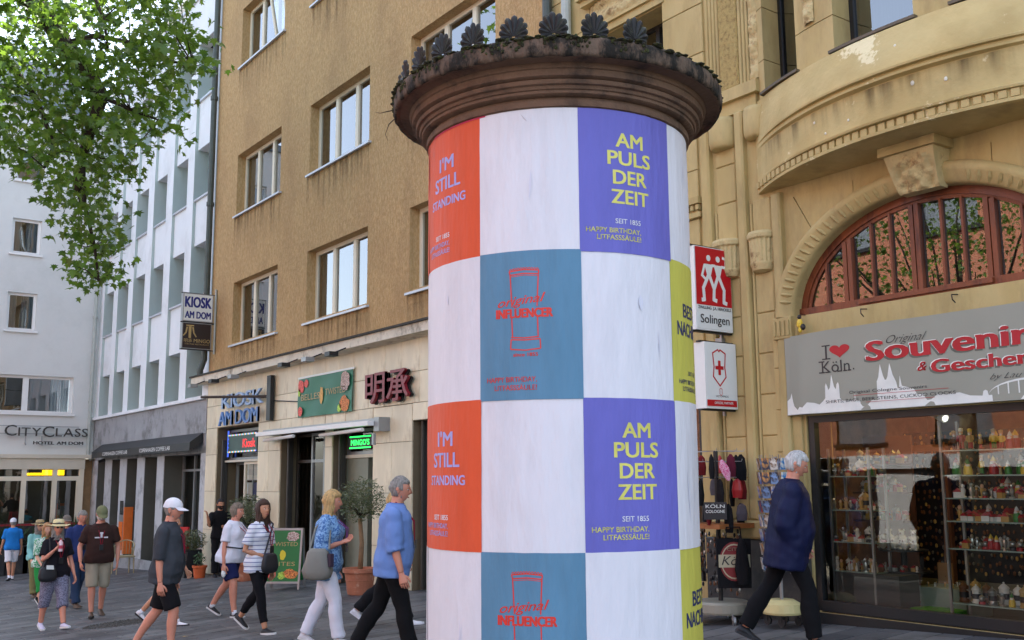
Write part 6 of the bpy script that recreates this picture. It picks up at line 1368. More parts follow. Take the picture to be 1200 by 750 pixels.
mb.add([(X0, -2, 10.5), (X0, 30, 10.5), (X0 - 8, 30, 10.5), (X0 - 8, -2, 10.5), (X0 - 8, -2, -5), (X0 - 8, 30, -5), (X0, 30, -5), (X0, -2, -5)], [(0, 3, 2, 1), (2, 5, 4, 3), (1, 6, 5, 2), (0, 3, 4, 7)]); part('brick_wall', mb, BR, t)
mb = MB(); mb.box(X0 - .3, X0 + .05, -2, 30, .3, .75); part('white_fascia', mb, WHITEP, t)
mb = MB(); mb.box(X0 - .3, X0 - .02, -2, 30, -4.6, .3); part('shaded_shop_front', mb, BLACKM, t)  # shade on this ground floor is put into its near-black colour
mb = MB(); mb.box(X0 - .02, X0, 18.2, 21.4, -2.2, .1); part('shop_shutter', mb, mat('white_corrugated_shutter', S(214, 216, 214), .6, .15, 6, stretch=(1, 12, .3)), t)
mb = MB(); mb.box(X0 - .02, X0, 23.2, 24.2, -4.6, .3); part('pale_pillar', mb, CREAM, t)
for a, b, c, d in hs: mb = MB(); mb.box(X0 - .2, X0 - .1, a, b, c, d); part('window', mb, mat('grey_blind_window', S(120, 128, 136), .3, .2, 1), t); mb = MB(); mb.box(X0 - .1, X0 + .08, a - .1, b + .1, c - .12, c); part('sill', mb, BLACKM, t)
mb = MB(); mb.box(X0 + .001, X0 + .02, 18.4, 19.3, -1.5, -.3); part('red_poster', mb, REDS, t)
# ------------------------------------------------------------------ people
SKIN = [mat('skin_' + n, c, .5, .06, 8, .05, 60, spec=.4) for n, c in (('fair', S(218, 166, 140)), ('tan', S(196, 140, 108)), ('ruddy', S(206, 140, 116)), ('olive', S(170, 118, 88)))]
EYEW = mat('eye_white', S(230, 228, 224), .3); EYED = mat('eye_dark', S(40, 30, 26), .2); LIP = mat('lips', S(168, 90, 84), .5)
HAIRS = {k: mat('hair_' + k, c, .6, .45, 22, 1.0, 60, stretch=(3, 3, .5)) for k, c in (('white', S(214, 212, 208)), ('grey', S(150, 146, 140)), ('blond', S(206, 170, 112)), ('brown', S(74, 50, 38)), ('dark', S(34, 26, 24)), ('greybrown', S(136, 122, 106)), ('redblond', S(190, 140, 90)))}
def remesh(mb, name, mats, vox, wr=0.0, seed=0, keep=None):
    me = mb.mesh(name, mats); o = bpy.data.objects.new(name, me); COL.objects.link(o)
    m = o.modifiers.new('r', 'REMESH'); m.mode = 'VOXEL'; m.voxel_size = vox; m.use_smooth_shade = True
    s = o.modifiers.new('s', 'SMOOTH'); s.factor = .5; s.iterations = 3
    dg = bpy.context.evaluated_depsgraph_get(); out = bpy.data.meshes.new_from_object(o.evaluated_get(dg)); bpy.data.objects.remove(o); bpy.data.meshes.remove(me)
    if wr:
        n = len(out.vertices); co = np.empty(n * 3); out.vertices.foreach_get('co', co); co = co.reshape(-1, 3); no = np.empty(n * 3); out.vertex_normals.foreach_get('vector', no); no = no.reshape(-1, 3)
        d = np.array([noise.noise(Vector((c[0] * 9 + seed, c[1] * 9, c[2] * 4.5))) + .5 * noise.noise(Vector((c[0] * 5 + c[2] * 16, c[1] * 14, seed))) for c in co]); co += no * ((d + .35) * wr)[:, None]
        out.vertices.foreach_set('co', co.ravel()); out.update()
    out.polygons.foreach_set('use_smooth', [True] * len(out.polygons)); out.name = name
    out.materials.clear(); out.materials.append(mats); return out
def ering(c, ax, ay, rx, ry, n=16, sq=2.3):
    o = []
    for j in range(n):
        th = 2 * math.pi * j / n; cs, sn = math.cos(th), math.sin(th)
        o.append(c + ax * (rx * math.copysign(abs(cs) ** (2 / sq), cs)) + ay * (ry * math.copysign(abs(sn) ** (2 / sq), sn)))
    return o
HEADG = (40, 30)
def head_points(w=1.0, jaw=1.0):
    nu, nv = HEADG; V = []
    for j in range(nv + 1):
        ph = math.pi * j / nv
        for i in range(nu):
            th = 2 * math.pi * i / nu; x, y, z = math.sin(ph) * math.cos(th), math.sin(ph) * math.sin(th), math.cos(ph)
            X, Y, Z = .074 * x * w, .096 * y, .118 * z
            if z < .1: k = min(1, (.1 - z)); X *= 1 - .30 * k ** 1.3 * jaw; Y = Y * (1 - .12 * k) if y > 0 else Y * (1 - .42 * k)
            if y > 0: Y *= .96
            if z < -.2 and y > 0: Y += .010 * math.exp(-(x / .35) ** 2 - ((z + .82) / .22) ** 2)
            if y > .2:
                Y += .026 * math.exp(-(x / .13) ** 2 - ((z + .20) / .12) ** 2) + .016 * math.exp(-(x / .10) ** 2 - ((z + .02) / .2) ** 2)
                Y -= .011 * math.exp(-((abs(x) - .36) / .17) ** 2 - ((z - .06) / .10) ** 2)
                Y += .005 * math.exp(-(x / .5) ** 2 - ((z - .24) / .09) ** 2)
                Y += .007 * math.exp(-(x / .26) ** 2 - ((z + .50) / .05) ** 2) + .006 * math.exp(-(x / .22) ** 2 - ((z + .60) / .05) ** 2) - .004 * math.exp(-(x / .3) ** 2 - ((z + .55) / .025) ** 2)
            V.append(((x, y, z), Vector((X, Y, Z))))
    return V
def head_faces(): nu, nv = HEADG; return [(j * nu + i, (j + 1) * nu + i, (j + 1) * nu + (i + 1) % nu, j * nu + (i + 1) % nu) for j in range(nv) for i in range(nu)]
HP = head_points(); HF = head_faces()
def hair_mesh(style, m, seed=0):
    V = []
    for (x, y, z), P in HP:
        if style == 'short': line = .50 if y > .35 else (-.10 if y > -.1 else -.55); t_ = .010
        elif style == 'crew': line = .58 if y > .35 else (.05 if y > -.1 else -.5); t_ = .006
        elif style == 'balding': line = .97 if y > -.25 else (-.5); t_ = .007; line = -.45 if (y < -.05 and z < .35) or (abs(x) > .7 and -.15 < z < .3) else 2
        elif style in ('bob', 'long'): line = .48 if y > .42 else -2; t_ = .022
        elif style == 'curly': line = .46 if y > .35 else (-.35 if y > -.1 else -.6); t_ = .02
        on = z > line and not (style in ('bob', 'long') and y > .25 and abs(x) < .72 and z < .48)
        nn = 1.2 * noise.noise(Vector((x * 5 + seed, y * 5, z * 2))) + 1.1 * noise.noise(Vector((x * 14 + seed, y * 14, z * 3)))
        Q = Vector(P)
        if y > .2 and z < .5: Q = Vector((.074 * x, .09 * y, .118 * z))
        if on:
            d = Vector((x, y, z)); Q = Q + d * (t_ + .006 * nn * (2 if style == 'curly' else 1)); 
            if style in ('bob', 'long') and z < 0:
                drop = (.05 if style == 'bob' else .16); Q.z = Q.z - drop * (-z) ** .7; Q.x = (.086 + .01 * nn) * (x / max(.2, math.hypot(x, y))) * (1 + .12 * (-z)); Q.y = (.092 + .01 * nn) * (y / max(.2, math.hypot(x, y))) - .008
        else: Q = Q * .90
        V.append(Q)
    mb = MB(); mb.add(V, HF); return mb
def hand_mb(side, curl=.5, spread=.12, grip=False):
    """hand hanging down -z from the wrist at the origin; palm faces the thigh (x inwards); thumb forward (+y)"""
    mb = MB(); s = side; xi = -s
    rings = [ering(Vector((0, 0, z)), Vector((1, 0, 0)), Vector((0, 1, 0)), rx, ry, 12) for z, rx, ry in ((.02, .017, .024), (-.01, .017, .027), (-.04, .016, .037), (-.075, .014, .041), (-.092, .011, .040))]
    mb.loft(rings)
    for k, (y, L_) in enumerate(((.031, .068), (.011, .078), (-.010, .072), (-.029, .056))):
        p = Vector((0, y, -.085)); a = .15 + curl * .3; pts = [p]; 
        for q, seg in enumerate((.45, .32, .23)):
            a += curl * (.45 + .1 * k * .5); pts.append(pts[-1] + Vector((xi * math.sin(a), (y * spread * 3), -math.cos(a))) * L_ * seg)
        mb.tube([pts[0] + Vector((0, 0, .01))] + pts[1:] + [pts[-1] + (pts[-1] - pts[-2]) * .12], [.0095, .0092, .0085, .0075, .003], 7)
    pts = [Vector((xi * .004, .024, -.025)), Vector((xi * .014, .046, -.048)), Vector((xi * .02, .056, -.072)), Vector((xi * .024, .058, -.094))]
    mb.tube(pts + [pts[-1] + (pts[-1] - pts[-2]) * .12], [.013, .0115, .010, .0085, .003], 7)
    return mb
def person(label, x, y, yaw, H=1.72, g=1.0, fem=False, skin=0, lean=3, legs=((22, 8), (-18, 22)), arms=((10, 8, 20, 0), (-10, 8, 15, 0)), head=(0, 0), hair=('short', 'grey'),
           top=None, sleeve='short', hem=-.06, bottom=None, blen='long', shoe=None, sole=None, hat=None, belly=0, lanyard=None, wide=1.0, bust=None, socks=None, collar=False, beard=None, glasses=False, jacket=False, seat=None, topw=.012, z=None, vest=None, bw=1.0, extra=None):
    sc = H / 1.75; gz = ground_z(x, y) if z is None else z
    t = thing('person', label, 'person', (x, y, gz), R_(yaw - 90))
    V_ = Vector; X = V_((1, 0, 0)); Lr = R_(lean)
    fw_ = V_((0, math.cos(Lr), -math.sin(Lr))); up = V_((0, math.sin(Lr), math.cos(Lr)))
    # legs
    th, shk = .422 * sc, .42 * sc; info = []; low = 0
    for (a, k), s in zip(legs, (1, -1)):       # s=+1 right side is +x
        a_, b_ = R_(a), R_(a - k); hip = V_((s * .095 * sc * (1.04 if fem else 1), 0, 0)); kn = hip + V_((s * .0, math.sin(a_), -math.cos(a_))) * th
        an = kn + V_((-s * .012, math.sin(b_), -math.cos(b_))) * shk; pitch = max(-8, min(48, (k - a) * .9 - 4)) if a < 0 or k > 35 else -max(0, a - k) * .5
        info.append([hip, kn, an, pitch]); toe = an.z - .075 * sc - (.13 * math.sin(R_(max(0, pitch)))) * sc - (.05 * math.sin(R_(max(0, -pitch))) * sc); low = min(low, toe)
    pz = -low if seat is None else seat; P = V_((0, 0, pz))
    for q in info:
        for i in range(3): q[i] = q[i] + P
    def tor(z, dy=0): return P + up * (z * sc * (1.16 if z > 0 else 1)) + fw_ * (dy * sc)
    gw = .5 + .5 * g
    if fem: T = [(-.09, .11, .085, 0), (-.04, .17, .115, -.01), (.02, .180, .125, -.012), (.12, .150, .108, 0), (.20, .138, .100, .0), (.30, .155, .112, .012), (.37, .158, .104, .006), (.41, .146, .092, 0), (.445, .112, .076, -.004), (.485, .066, .058, -.006)]
    else: T = [(-.09, .11, .085, 0), (-.04, .165, .115, 0), (.02, .168, .118, 0), (.12, .158, .112, 0), (.20, .158, .108, 0), (.30, .172, .115, .004), (.37, .178, .114, .002), (.415, .162, .100, 0), (.45, .124, .082, -.004), (.488, .072, .062, -.006)]
    def torso(mb, off, zlo=-2, zhi=2, flare=0, lo=None):
        secs = []
        TT = list(T)
        if lo is not None: TT = [(lo, T[1][1] * 1.02 + flare, T[1][2] + flare, T[1][3])] + [q for q in T if q[0] > lo + .03]
        for (z_, rx, ry, dy) in TT:
            if z_ < zlo or z_ > zhi: continue
            if jacket and off > .02 and z_ < .35: rx = max(rx, .178); ry = max(ry, .125)
            if off >= .01 and z_ < .10: rx += .020; ry += .012
            bl = belly * math.exp(-((z_ - .13) / .12) ** 2); e = g if z_ < .42 else gw
            secs.append(ering(tor(z_, dy + bl * .5), X, fw_, (rx * e * wide) * sc + off + bl * .3 * sc, ry * e * sc + off + bl * .55 * sc, 18))
        mb.loft(secs)
        if fem:
            for s in (-1, 1): mb.sphere(tor(.325, .085 * g)[:] if False else tuple(tor(.325, .075 * g) + X * (s * .07 * sc * gw)), ((.062 * gw * sc + off), (.055 * gw * sc + off), (.062 * gw * sc + off)), 12, 8)
    # arms
    arm = []
    ua, fa = .30 * sc, .255 * sc
    for (f, o, e, i), s in zip(arms, (1, -1)):
        f_, o_, e_, i_ = R_(f + lean * .3), R_(o), R_(f + e), R_(i); sh = tor(.402) + X * (s * (.178 if not fem else .158) * sc * wide * (.35 + .65 * gw))
        el = sh + V_((s * math.sin(o_), math.cos(o_) * math.sin(f_), -math.cos(o_) * math.cos(f_))) * ua
        wr = el + V_((s * math.sin(R_(o * .5)) * math.cos(i_) - s * math.sin(i_), math.cos(i_) * math.sin(e_), -math.cos(i_) * math.cos(e_))).normalized() * fa
        arm.append((sh, el, wr))
    # body mesh: torso, neck, limbs remeshed to one surface; head and hands joined in
    mb = MB(); torso(mb, 0)
    nk = tor(.50); hc = tor(.612, .022 if lean < 12 else .04); mb.tube([tor(.45), tor(.51, .004), tor(.555, .010)], [.066 * sc * gw, .056 * sc * gw, .055 * sc * gw], 12)
    sh_w = .050 * gw * (.88 if fem else 1)
    def armt(mb, a, off, q0=0, q1=2.0, taper=1):
        sh, el, wr = a; pts = [sh + (V_((0, 0, .0))), sh + (el - sh) * .25, sh + (el - sh) * .6, el, el + (wr - el) * .35, wr]; rs = [.052, .050, .044, .037, .038, .026]; Tt = [0, .25, .6, 1, 1.35, 2]
        P2, R2 = [], []
        for p, r, t_ in zip(pts, rs, Tt):
            if t_ <= q1 + 1e-6: P2.append(p); R2.append(r * sc * gw * (.9 if fem else 1) + off * (1 + .6 * (t_ > .3)))
            else: break
        if q1 < 2 and abs(Tt[len(P2) - 1] - q1) > .02:
            i = len(P2); f0 = (q1 - Tt[i - 1]) / (Tt[i] - Tt[i - 1]); P2.append(pts[i - 1] + (pts[i] - pts[i - 1]) * f0); R2.append((rs[i - 1] + (rs[i] - rs[i - 1]) * f0) * sc * gw * (.9 if fem else 1) + off * 1.8)
        mb.tube(P2, R2, 12); mb.sphere(tuple(sh), (.050 * sc * gw * (.88 if fem else 1) + off,) * 3, 10, 8)
    for a in arm: armt(mb, a, 0)
    def legt(mb, q, off, q1=2.0, flare=0, loose=0):
        hip, kn, an = q[:3]; pts = [hip + V_((0, 0, .03)), hip + (kn - hip) * .2, hip + (kn - hip) * .6, kn, kn + (an - kn) * .3, kn + (an - kn) * .65, an]; rs = [.085, .083, .068, .052, .055, .042, .036]; Tt = [0, .2, .6, 1, 1.3, 1.65, 2]
        e = g * (1.06 if fem else 1) * bw; P2, R2 = [], []
        for p, r, t_ in zip(pts, rs, Tt):
            if t_ <= q1 + 1e-6: P2.append(p + (V_((0, -.012, 0)) if 1.2 < t_ < 1.7 else V_((0, 0, 0)))); R2.append(r * sc * (e if t_ < 1.1 else .5 + .5 * e) + off + (loose * min(1, t_)) + flare * max(0, t_ - 1))
            else: break
        if q1 < 2 and abs(Tt[len(P2) - 1] - q1) > .02:
            i = len(P2); f0 = (q1 - Tt[i - 1]) / (Tt[i] - Tt[i - 1]); P2.append(pts[i - 1] + (pts[i] - pts[i - 1]) * f0); R2.append(R2[-1])
        mb.tube(P2, R2, 14)
    for q in info: legt(mb, q, 0)
    body = remesh(mb, 'person', SKIN[skin], .0135)
    bm = bmesh.new(); bm.from_mesh(body)
    def join(mb2, M):
        vs = [bm.verts.new(M @ V_(v)) for v in mb2.v]
        for f in mb2.f:
            try: fc = bm.faces.new([vs[i] for i in f]); fc.smooth = True
            except ValueError: pass
    hy, hp_ = head; HM = Matrix.Translation(hc) @ Matrix.Rotation(R_(-hy), 4, 'Z') @ Matrix.Rotation(R_(-hp_ - lean * .4), 4, 'X') @ Matrix.Scale(sc * 1.05, 4)
    h = MB(); h.add([p for _, p in HP], HF)
    for s in (-1, 1): h.sphere((s * .074, -.008, -.008), (.010, .018, .030), 8, 6); h.sphere((s * .080, -.014, .004), (.007, .016, .020), 8, 6)
    join(h, HM)
    for (sh, el, wr), s in zip(arm, (1, -1)):
        d = (wr - el).normalized(); yv = V_((0, 1, 0)) if abs(d.y) < .85 else V_((0, .1, 1)); yv = (yv - d * yv.dot(d)).normalized(); xv = yv.cross(-d); M = Matrix.Translation(wr + d * .005) @ Matrix((xv, yv, -d)).transposed().to_4x4() @ Matrix.Scale(sc * 1.02, 4)
        join(hand_mb(s, .55), M)
    bm.to_mesh(body); bm.free(); put('body', body, t, world=False)
    # face pieces
    e = MB()
    for s in (-1, 1): e.sphere((s * .027, .0735, .006), (.0115, .0105, .0055), 10, 6, 0); e.sphere((s * .027, .0815, .006), (.0055, .0035, .0055), 8, 4, 1)
    e.xf(HM); part('eyes', e, [EYEW, EYED], t, world=False, smooth=True)
    e = MB(); e.loft([ering(V_((u, .0865 - abs(u) ** 2 * 9, -.064)), V_((0, 1, 0)), V_((0, 0, 1)), .004 * (1 - (abs(u) / .026) ** 2) + .0008, .006 * (1 - (abs(u) / .026) ** 2) + .0008, 6) for u in (-.024, -.012, 0, .012, .024)]); e.xf(HM); part('lips', e, LIP, t, world=False, smooth=True)
    if hair:
        st, hcol = hair; hm_ = hair_mesh(st, None, x); hm_.xf(HM); part('hair', hm_, HAIRS[hcol], t, world=False, smooth=True)
        e = MB()
        for s in (-1, 1): e.tube([(s * .012, .089, .024), (s * .027, .0885, .029), (s * .042, .078, .025)], [.0022, .003, .0018], 5)
        e.xf(HM); part('eyebrows', e, HAIRS[hcol], t, world=False)
        if beard:
            e = MB(); vs = []
            for (a, b, c), Pp in HP:
                on = b > -.1 and c < -.28 and not (abs(a) < .26 and -.64 < c < -.5); vs.append(Pp + V_((a, b, c)) * (.009 + .004 * noise.noise(Pp * 80)) if on else Pp * .9)
            e.add(vs, HF); e.xf(HM); part('beard', e, HAIRS[beard], t, world=False, smooth=True)
    if glasses:
        e = MB()
        for s in (-1, 1): e.lathe([(.018, -.003), (.022, 0), (.018, .003)], 12); 
        k = len(e.v) // 2
        e = MB()
        for s in (-1, 1): e.add([(s * .03 + .02 * math.cos(i * .524), .098, .006 + .015 * math.sin(i * .524)) for i in range(12)], [tuple(range(12))]); e.tube([(s * .05, .095, .008), (s * .076, .0, .008)], .002, 4)
        e.xf(HM); part('sunglasses', e, BLACKM, t, world=False)
    # clothes
    if top:
        mb = MB(); zl = hem; torso(mb, topw, lo=zl, zhi=.495, flare=.006 if fem or jacket else .002)
        q1 = {'short': .72, 'half': 1.0, 'three': 1.4, 'long': 1.97, 'rolled': 1.15, 'none': 0}[sleeve]
        if q1:
            for a in arm: armt(mb, a, topw + .004, q1=q1)
        me = remesh(mb, 'top', top, .013, .013 if not jacket else .016, x); put('jacket' if jacket else 'shirt', me, t, world=False)
        if collar:
            mb = MB(); n = 20; vs = []
            for j in range(n + 1):
                th_ = R_(-250 + 320 * j / n) if False else R_(100 + 340 * j / n); c = tor(.475, -.002); rx, ry = .070 * sc * gw, .066 * sc * gw
                for (k1, dz) in ((.97, .022), (1.0, .030), (1.30, -.012)): vs.append(c + X * (rx * k1 * math.cos(th_)) + fw_ * (ry * k1 * math.sin(th_)) + up * (dz * sc))
            mb.add(vs, [(3 * j + a, 3 * j + 3 + a, 3 * j + 4 + a, 3 * j + 1 + a) for j in range(n) for a in (0, 1)]); part('collar', mb, top, t, world=False, smooth=True)
    if bottom:
        mb = MB(); torso(mb, .004, zhi=.03, zlo=-.2)
        q1 = {'long': 1.97, 'ankle': 1.80, 'capri': 1.38, 'shorts': .93, 'knee': 1.05, 'short': .80}[blen]; lo = {'long': .006, 'ankle': .0, 'capri': .014, 'shorts': .018, 'knee': .02, 'short': .03}[blen]
        for q in info: legt(mb, q, .008, q1=q1, loose=lo, flare=.022 if blen == 'long' else 0)
        me = remesh(mb, 'bottom', bottom, .013, .012, x + 5); put({'long': 'trousers', 'ankle': 'trousers', 'capri': 'capri_trousers', 'shorts': 'shorts', 'knee': 'shorts', 'short': 'skirt'}[blen], me, t, world=False)
    for q, s in zip(info, (1, -1)):
        hip, kn, an, pitch = q; pr = R_(pitch); fx = V_((s * .10, math.cos(pr), -math.sin(pr))).normalized(); ux = V_((0, math.sin(pr), math.cos(pr))); ax = fx.cross(ux).normalized()
        if socks: mb = MB(); mb.tube([an + (kn - an) * .10, an, an - ux * .03], [.040 * sc, .039 * sc, .04 * sc], 12); part('sock', mb, socks, t, world=False, smooth=True)
        b0_ = an - ux * (.075 * sc); mb = MB(); rings = []
        for (d, w2, h2) in ((-.062, .022, .030), (-.055, .031, .075), (-.02, .035, .088), (.02, .036, .088), (.06, .040, .066), (.11, .044, .048), (.155, .040, .038), (.182, .026, .026), (.192, .012, .016)):
            c = b0_ + fx * (d * sc); n = 12; rg = []
            for j in range(n):
                a = 2 * math.pi * j / n; rg.append(c + ax * (w2 * sc * math.cos(a)) + ux * ((.018 + (h2 - .018) * max(0, math.sin(a))) * sc))
            rings.append(rg)
        mb.loft(rings); o = part('shoe', mb, shoe, t, world=False, smooth=True)
        mb = MB(); rings = []
        for (d, w2) in ((-.068, .020), (-.06, .034), (0, .038), (.06, .042), (.11, .047), (.16, .043), (.19, .026), (.198, .012)):
            c = b0_ + fx * (d * sc); rings.append([c + ax * (w2 * sc) + ux * .0, c + ax * (w2 * sc) + ux * .026 * sc, c - ax * (w2 * sc) + ux * .026 * sc, c - ax * (w2 * sc)])
        mb.loft(rings); part('sole', mb, sole or shoe, o, world=False)
    # headwear
    if hat:
        kind, hm1 = hat[0], hat[1]; mb = MB()
        if kind == 'cap':
            N = 20; vs = []
            for j in range(9):
                ph = j / 8 * 1.62
                for i in range(N): a = 2 * math.pi * i / N; r = math.sin(ph); vs.append((.086 * r * math.cos(a), .106 * r * math.sin(a) - .006, .035 + .098 * math.cos(ph) - (.012 if math.sin(a) < -.3 else 0) * (j > 5)))
            mb.add(vs, [(j * N + i, (j + 1) * N + i, (j + 1) * N + (i + 1) % N, j * N + (i + 1) % N) for j in range(8) for i in range(N)])
            vs = []
            for j, q in enumerate((0, .5, 1)):
                for i in range(11): a = R_(25 + 130 * i / 10); vs.append((.084 * math.cos(a) * (1 - .05 * q), .098 * math.sin(a) + (.075 * q) * math.sin(a) ** .6, .036 - .020 * q - .010 * abs(math.cos(a)) * q))
            k = len(vs); vs += [(a, b, c - .004) for a, b, c in vs]
            mb.add(vs, [(j * 11 + i, j * 11 + i + 1, (j + 1) * 11 + i + 1, (j + 1) * 11 + i) for j in range(2) for i in range(10)] + [(k + j * 11 + i + 1, k + j * 11 + i, k + (j + 1) * 11 + i, k + (j + 1) * 11 + i + 1) for j in range(2) for i in range(10)])
            mb.xf(HM); part('cap', mb, hm1, t, world=False, smooth=True)
        else:
            mb.lathe([(0, .132), (.05, .135), (.078, .122), (.088, .06), (.094, .045), (.13, .038), (.175, .032), (.178, .026), (.13, .030), (.09, .036)], 36); mb.v = [(a, b * 1.1, c + .02 * (a / .17) ** 2 * (abs(a) > .09)) for a, b, c in mb.v]
            mb.xf(HM); o = part('straw_hat', mb, hm1, t, world=False, smooth=True)
            mb = MB(); mb.lathe([(.0885, .046), (.0895, .075)], 36); mb.v = [(a * 1.012, b * 1.112, c) for a, b, c in mb.v]; mb.xf(HM); part('hat_band', mb, BLACKM, o, world=False)
    if lanyard:
        d = .12 * g * sc + topw + .006 + (.045 if fem else .012); pts = []
        for s in (-1, 1): pts.append([tor(.50, -.06) + X * s * .02, tor(.505, -.0) + X * (s * .062 * sc), tor(.455, .07) + X * s * .058 * sc, tor(.36, 0) + fw_ * (d + .005) + X * s * .035, tor(.20, 0) + fw_ * (d + belly * .5) + X * s * .006])
        mb = MB()
        for p in pts: mb.tube(p, .0055, 5)
        o = part('lanyard', mb, lanyard, t, world=False); c = tor(.17, 0) + fw_ * (d + .006 + belly * .6); mb = MB()
        rings = [[c + X * a + up * b + fw_ * dd for a, b in ((-.03, .045), (.03, .045), (.03, -.045), (-.03, -.045))] for dd in (0, .012)]; mb.loft(rings); part('badge', mb, BLACKM, o, world=False)
    t['_'] = 0; del t['_']
    M = Matrix.Translation(V_((x, y, gz))) @ Matrix.Rotation(R_(yaw - 90), 4, 'Z')
    return dict(t=t, M=M, tor=tor, arm=arm, info=info, fw=fw_, up=up, X=X, sc=sc, HM=HM)
def worldpts(P, pts): return [P['M'] @ p for p in pts]
def cloth(name, c, **k): a = dict(rough=.9, var=.06, s=4, bump=.25, bs=220, spec=.2); a.update(k); return mat(name, c, **a)
def stripes(name, c1, c2, per, duty, axis='Z'):
    m = mat(name, c1, .9, .05, 4); n = m.node_tree.nodes; L = m.node_tree.links; b = n['Principled BSDF']; tc = n.new('ShaderNodeTexCoord'); sx = n.new('ShaderNodeSeparateXYZ'); L.new(tc.outputs['Object'], sx.inputs[0])
    a = n.new('ShaderNodeMath'); a.operation = 'DIVIDE'; a.inputs[1].default_value = per; L.new(sx.outputs[axis], a.inputs[0]); f = n.new('ShaderNodeMath'); f.operation = 'FRACT'; L.new(a.outputs[0], f.inputs[0])
    l = n.new('ShaderNodeMath'); l.operation = 'LESS_THAN'; l.inputs[1].default_value = duty; L.new(f.outputs[0], l.inputs[0]); mx = n.new('ShaderNodeMix'); mx.data_type = 'RGBA'; mx.inputs[6].default_value = (*c1, 1); mx.inputs[7].default_value = (*c2, 1); L.new(l.outputs[0], mx.inputs[0]); L.new(mx.outputs[2], b.inputs['Base Color']); return m
def prints(name, c1, c2, sc_, th=.5, c3=None):
    m = mat(name, c1, .9, .05, 4); n = m.node_tree.nodes; L = m.node_tree.links; b = n['Principled BSDF']; tc = n.new('ShaderNodeTexCoord'); v = n.new('ShaderNodeTexNoise'); v.inputs['Scale'].default_value = sc_; v.inputs['Detail'].default_value = 3; v.inputs['Distortion'].default_value = 1.5; L.new(tc.outputs['Object'], v.inputs['Vector'])
    r = n.new('ShaderNodeMapRange'); r.inputs[1].default_value = th - .03; r.inputs[2].default_value = th + .03; L.new(v.outputs[0], r.inputs[0]); mx = n.new('ShaderNodeMix'); mx.data_type = 'RGBA'; mx.inputs[6].default_value = (*c1, 1); mx.inputs[7].default_value = (*c2, 1); L.new(r.outputs[0], mx.inputs[0]); L.new(mx.outputs[2], b.inputs['Base Color']); return m
LY = cloth('lanyard_red', S(140, 26, 52)); BLK = cloth('black_cloth', S(24, 24, 27)); WHT = cloth('white_cloth', S(226, 226, 232)); SNW = mat('sneaker_white', S(222, 222, 226), .6); SNB = mat('sneaker_black', S(32, 32, 36), .6); BRS = mat('brown_shoe', S(84, 66, 50), .6); SOW = mat('sole_white', S(214, 214, 212), .6)
KHA = cloth('khaki_cloth', S(168, 158, 138)); 
person('far man seen from behind in bright blue T-shirt, white shorts and white cap', 5.84, 31.6, 92, 1.68, 1.08, skin=1, legs=((14, 8), (-12, 14)), arms=((-4, 10, 14, 0), (6, 10, 20, 0)), hair=('crew', 'grey'), top=cloth('bright_blue_cloth', S(36, 122, 200)), bottom=WHT, blen='shorts', shoe=SNW, sole=SNB, hat=('cap', WHT), socks=WHT)
p = person('woman in pale teal shirt and brimmed straw hat, walking behind the woman in green', 4.92, 23.97, -80, 1.60, 1.0, True, 0, legs=((14, 6), (-12, 14)), arms=((6, 6, 30, 0), (10, 8, 70, 20)), hair=('bob', 'grey'), top=cloth('pale_teal_cloth', S(140, 200, 196)), sleeve='long', bottom=cloth('olive_cloth', S(128, 124, 84)), shoe=BRS, hat=('straw', mat('straw_dark', S(178, 156, 112), .9, .2, 30, .4, 80)), glasses=True); PTEAL = p
p = person('blonde woman in green and white top with bright green capri trousers', 4.46, 21.1, -77, 1.55, 1.12, True, 0, legs=((16, 8), (-16, 22)), arms=((14, 8, 30, 10), (10, 6, 50, 20)), hair=('bob', 'redblond'), top=prints('green_white_print', S(206, 222, 212), S(70, 160, 110), 16, .5), sleeve='half', bottom=cloth('bright_green_cloth', S(46, 150, 74)), blen='capri', shoe=SNB, sole=SOW, socks=BLK, lanyard=LY)
p = person('woman in black top and straw hat with black band, holding a bottle', 3.72, 16.85, -80, 1.60, 1.18, True, 2, lean=2, legs=((-8, 12), (18, 4)), arms=((22, 16, 112, 30), (4, 14, 18, 0)), head=(10, -2), hair=('bob', 'grey'), top=cloth('black_top', S(30, 28, 34)), sleeve='short', hem=-.08, bottom=prints('grey_blue_print', S(84, 84, 108), S(140, 140, 160), 60, .5), blen='capri', shoe=mat('pale_lilac_shoe', S(206, 202, 224), .6), sole=SOW, hat=('straw', mat('straw', S(226, 210, 160), .9, .12, 30, .4, 80)), lanyard=LY, glasses=True); PSTRAW = p
person('grey haired man in dark blue polo shirt and jeans, left of the brown T-shirt man', 4.83, 20.14, -78, 1.74, 1.12, skin=2, lean=6, legs=((18, 6), (-10, 20)), arms=((4, 10, 20, 0), (-6, 8, 14, 0)), head=(5, 12), hair=('short', 'grey'), top=cloth('dark_blue_cloth', S(42, 56, 104)), bottom=cloth('blue_jeans', S(46, 64, 92)), shoe=BRS, belly=.05, collar=True, lanyard=LY)
person('passer-by in dark cap whose head shows behind the two women with hats', 5.15, 22.6, -85, 1.66, 1.0, skin=2, legs=((14, 6), (-12, 14)), hair=('crew', 'grey'), top=cloth('navy_tee', S(44, 52, 84)), bottom=BLK, shoe=SNB, hat=('cap', cloth('grey_cap', S(120, 112, 104))))
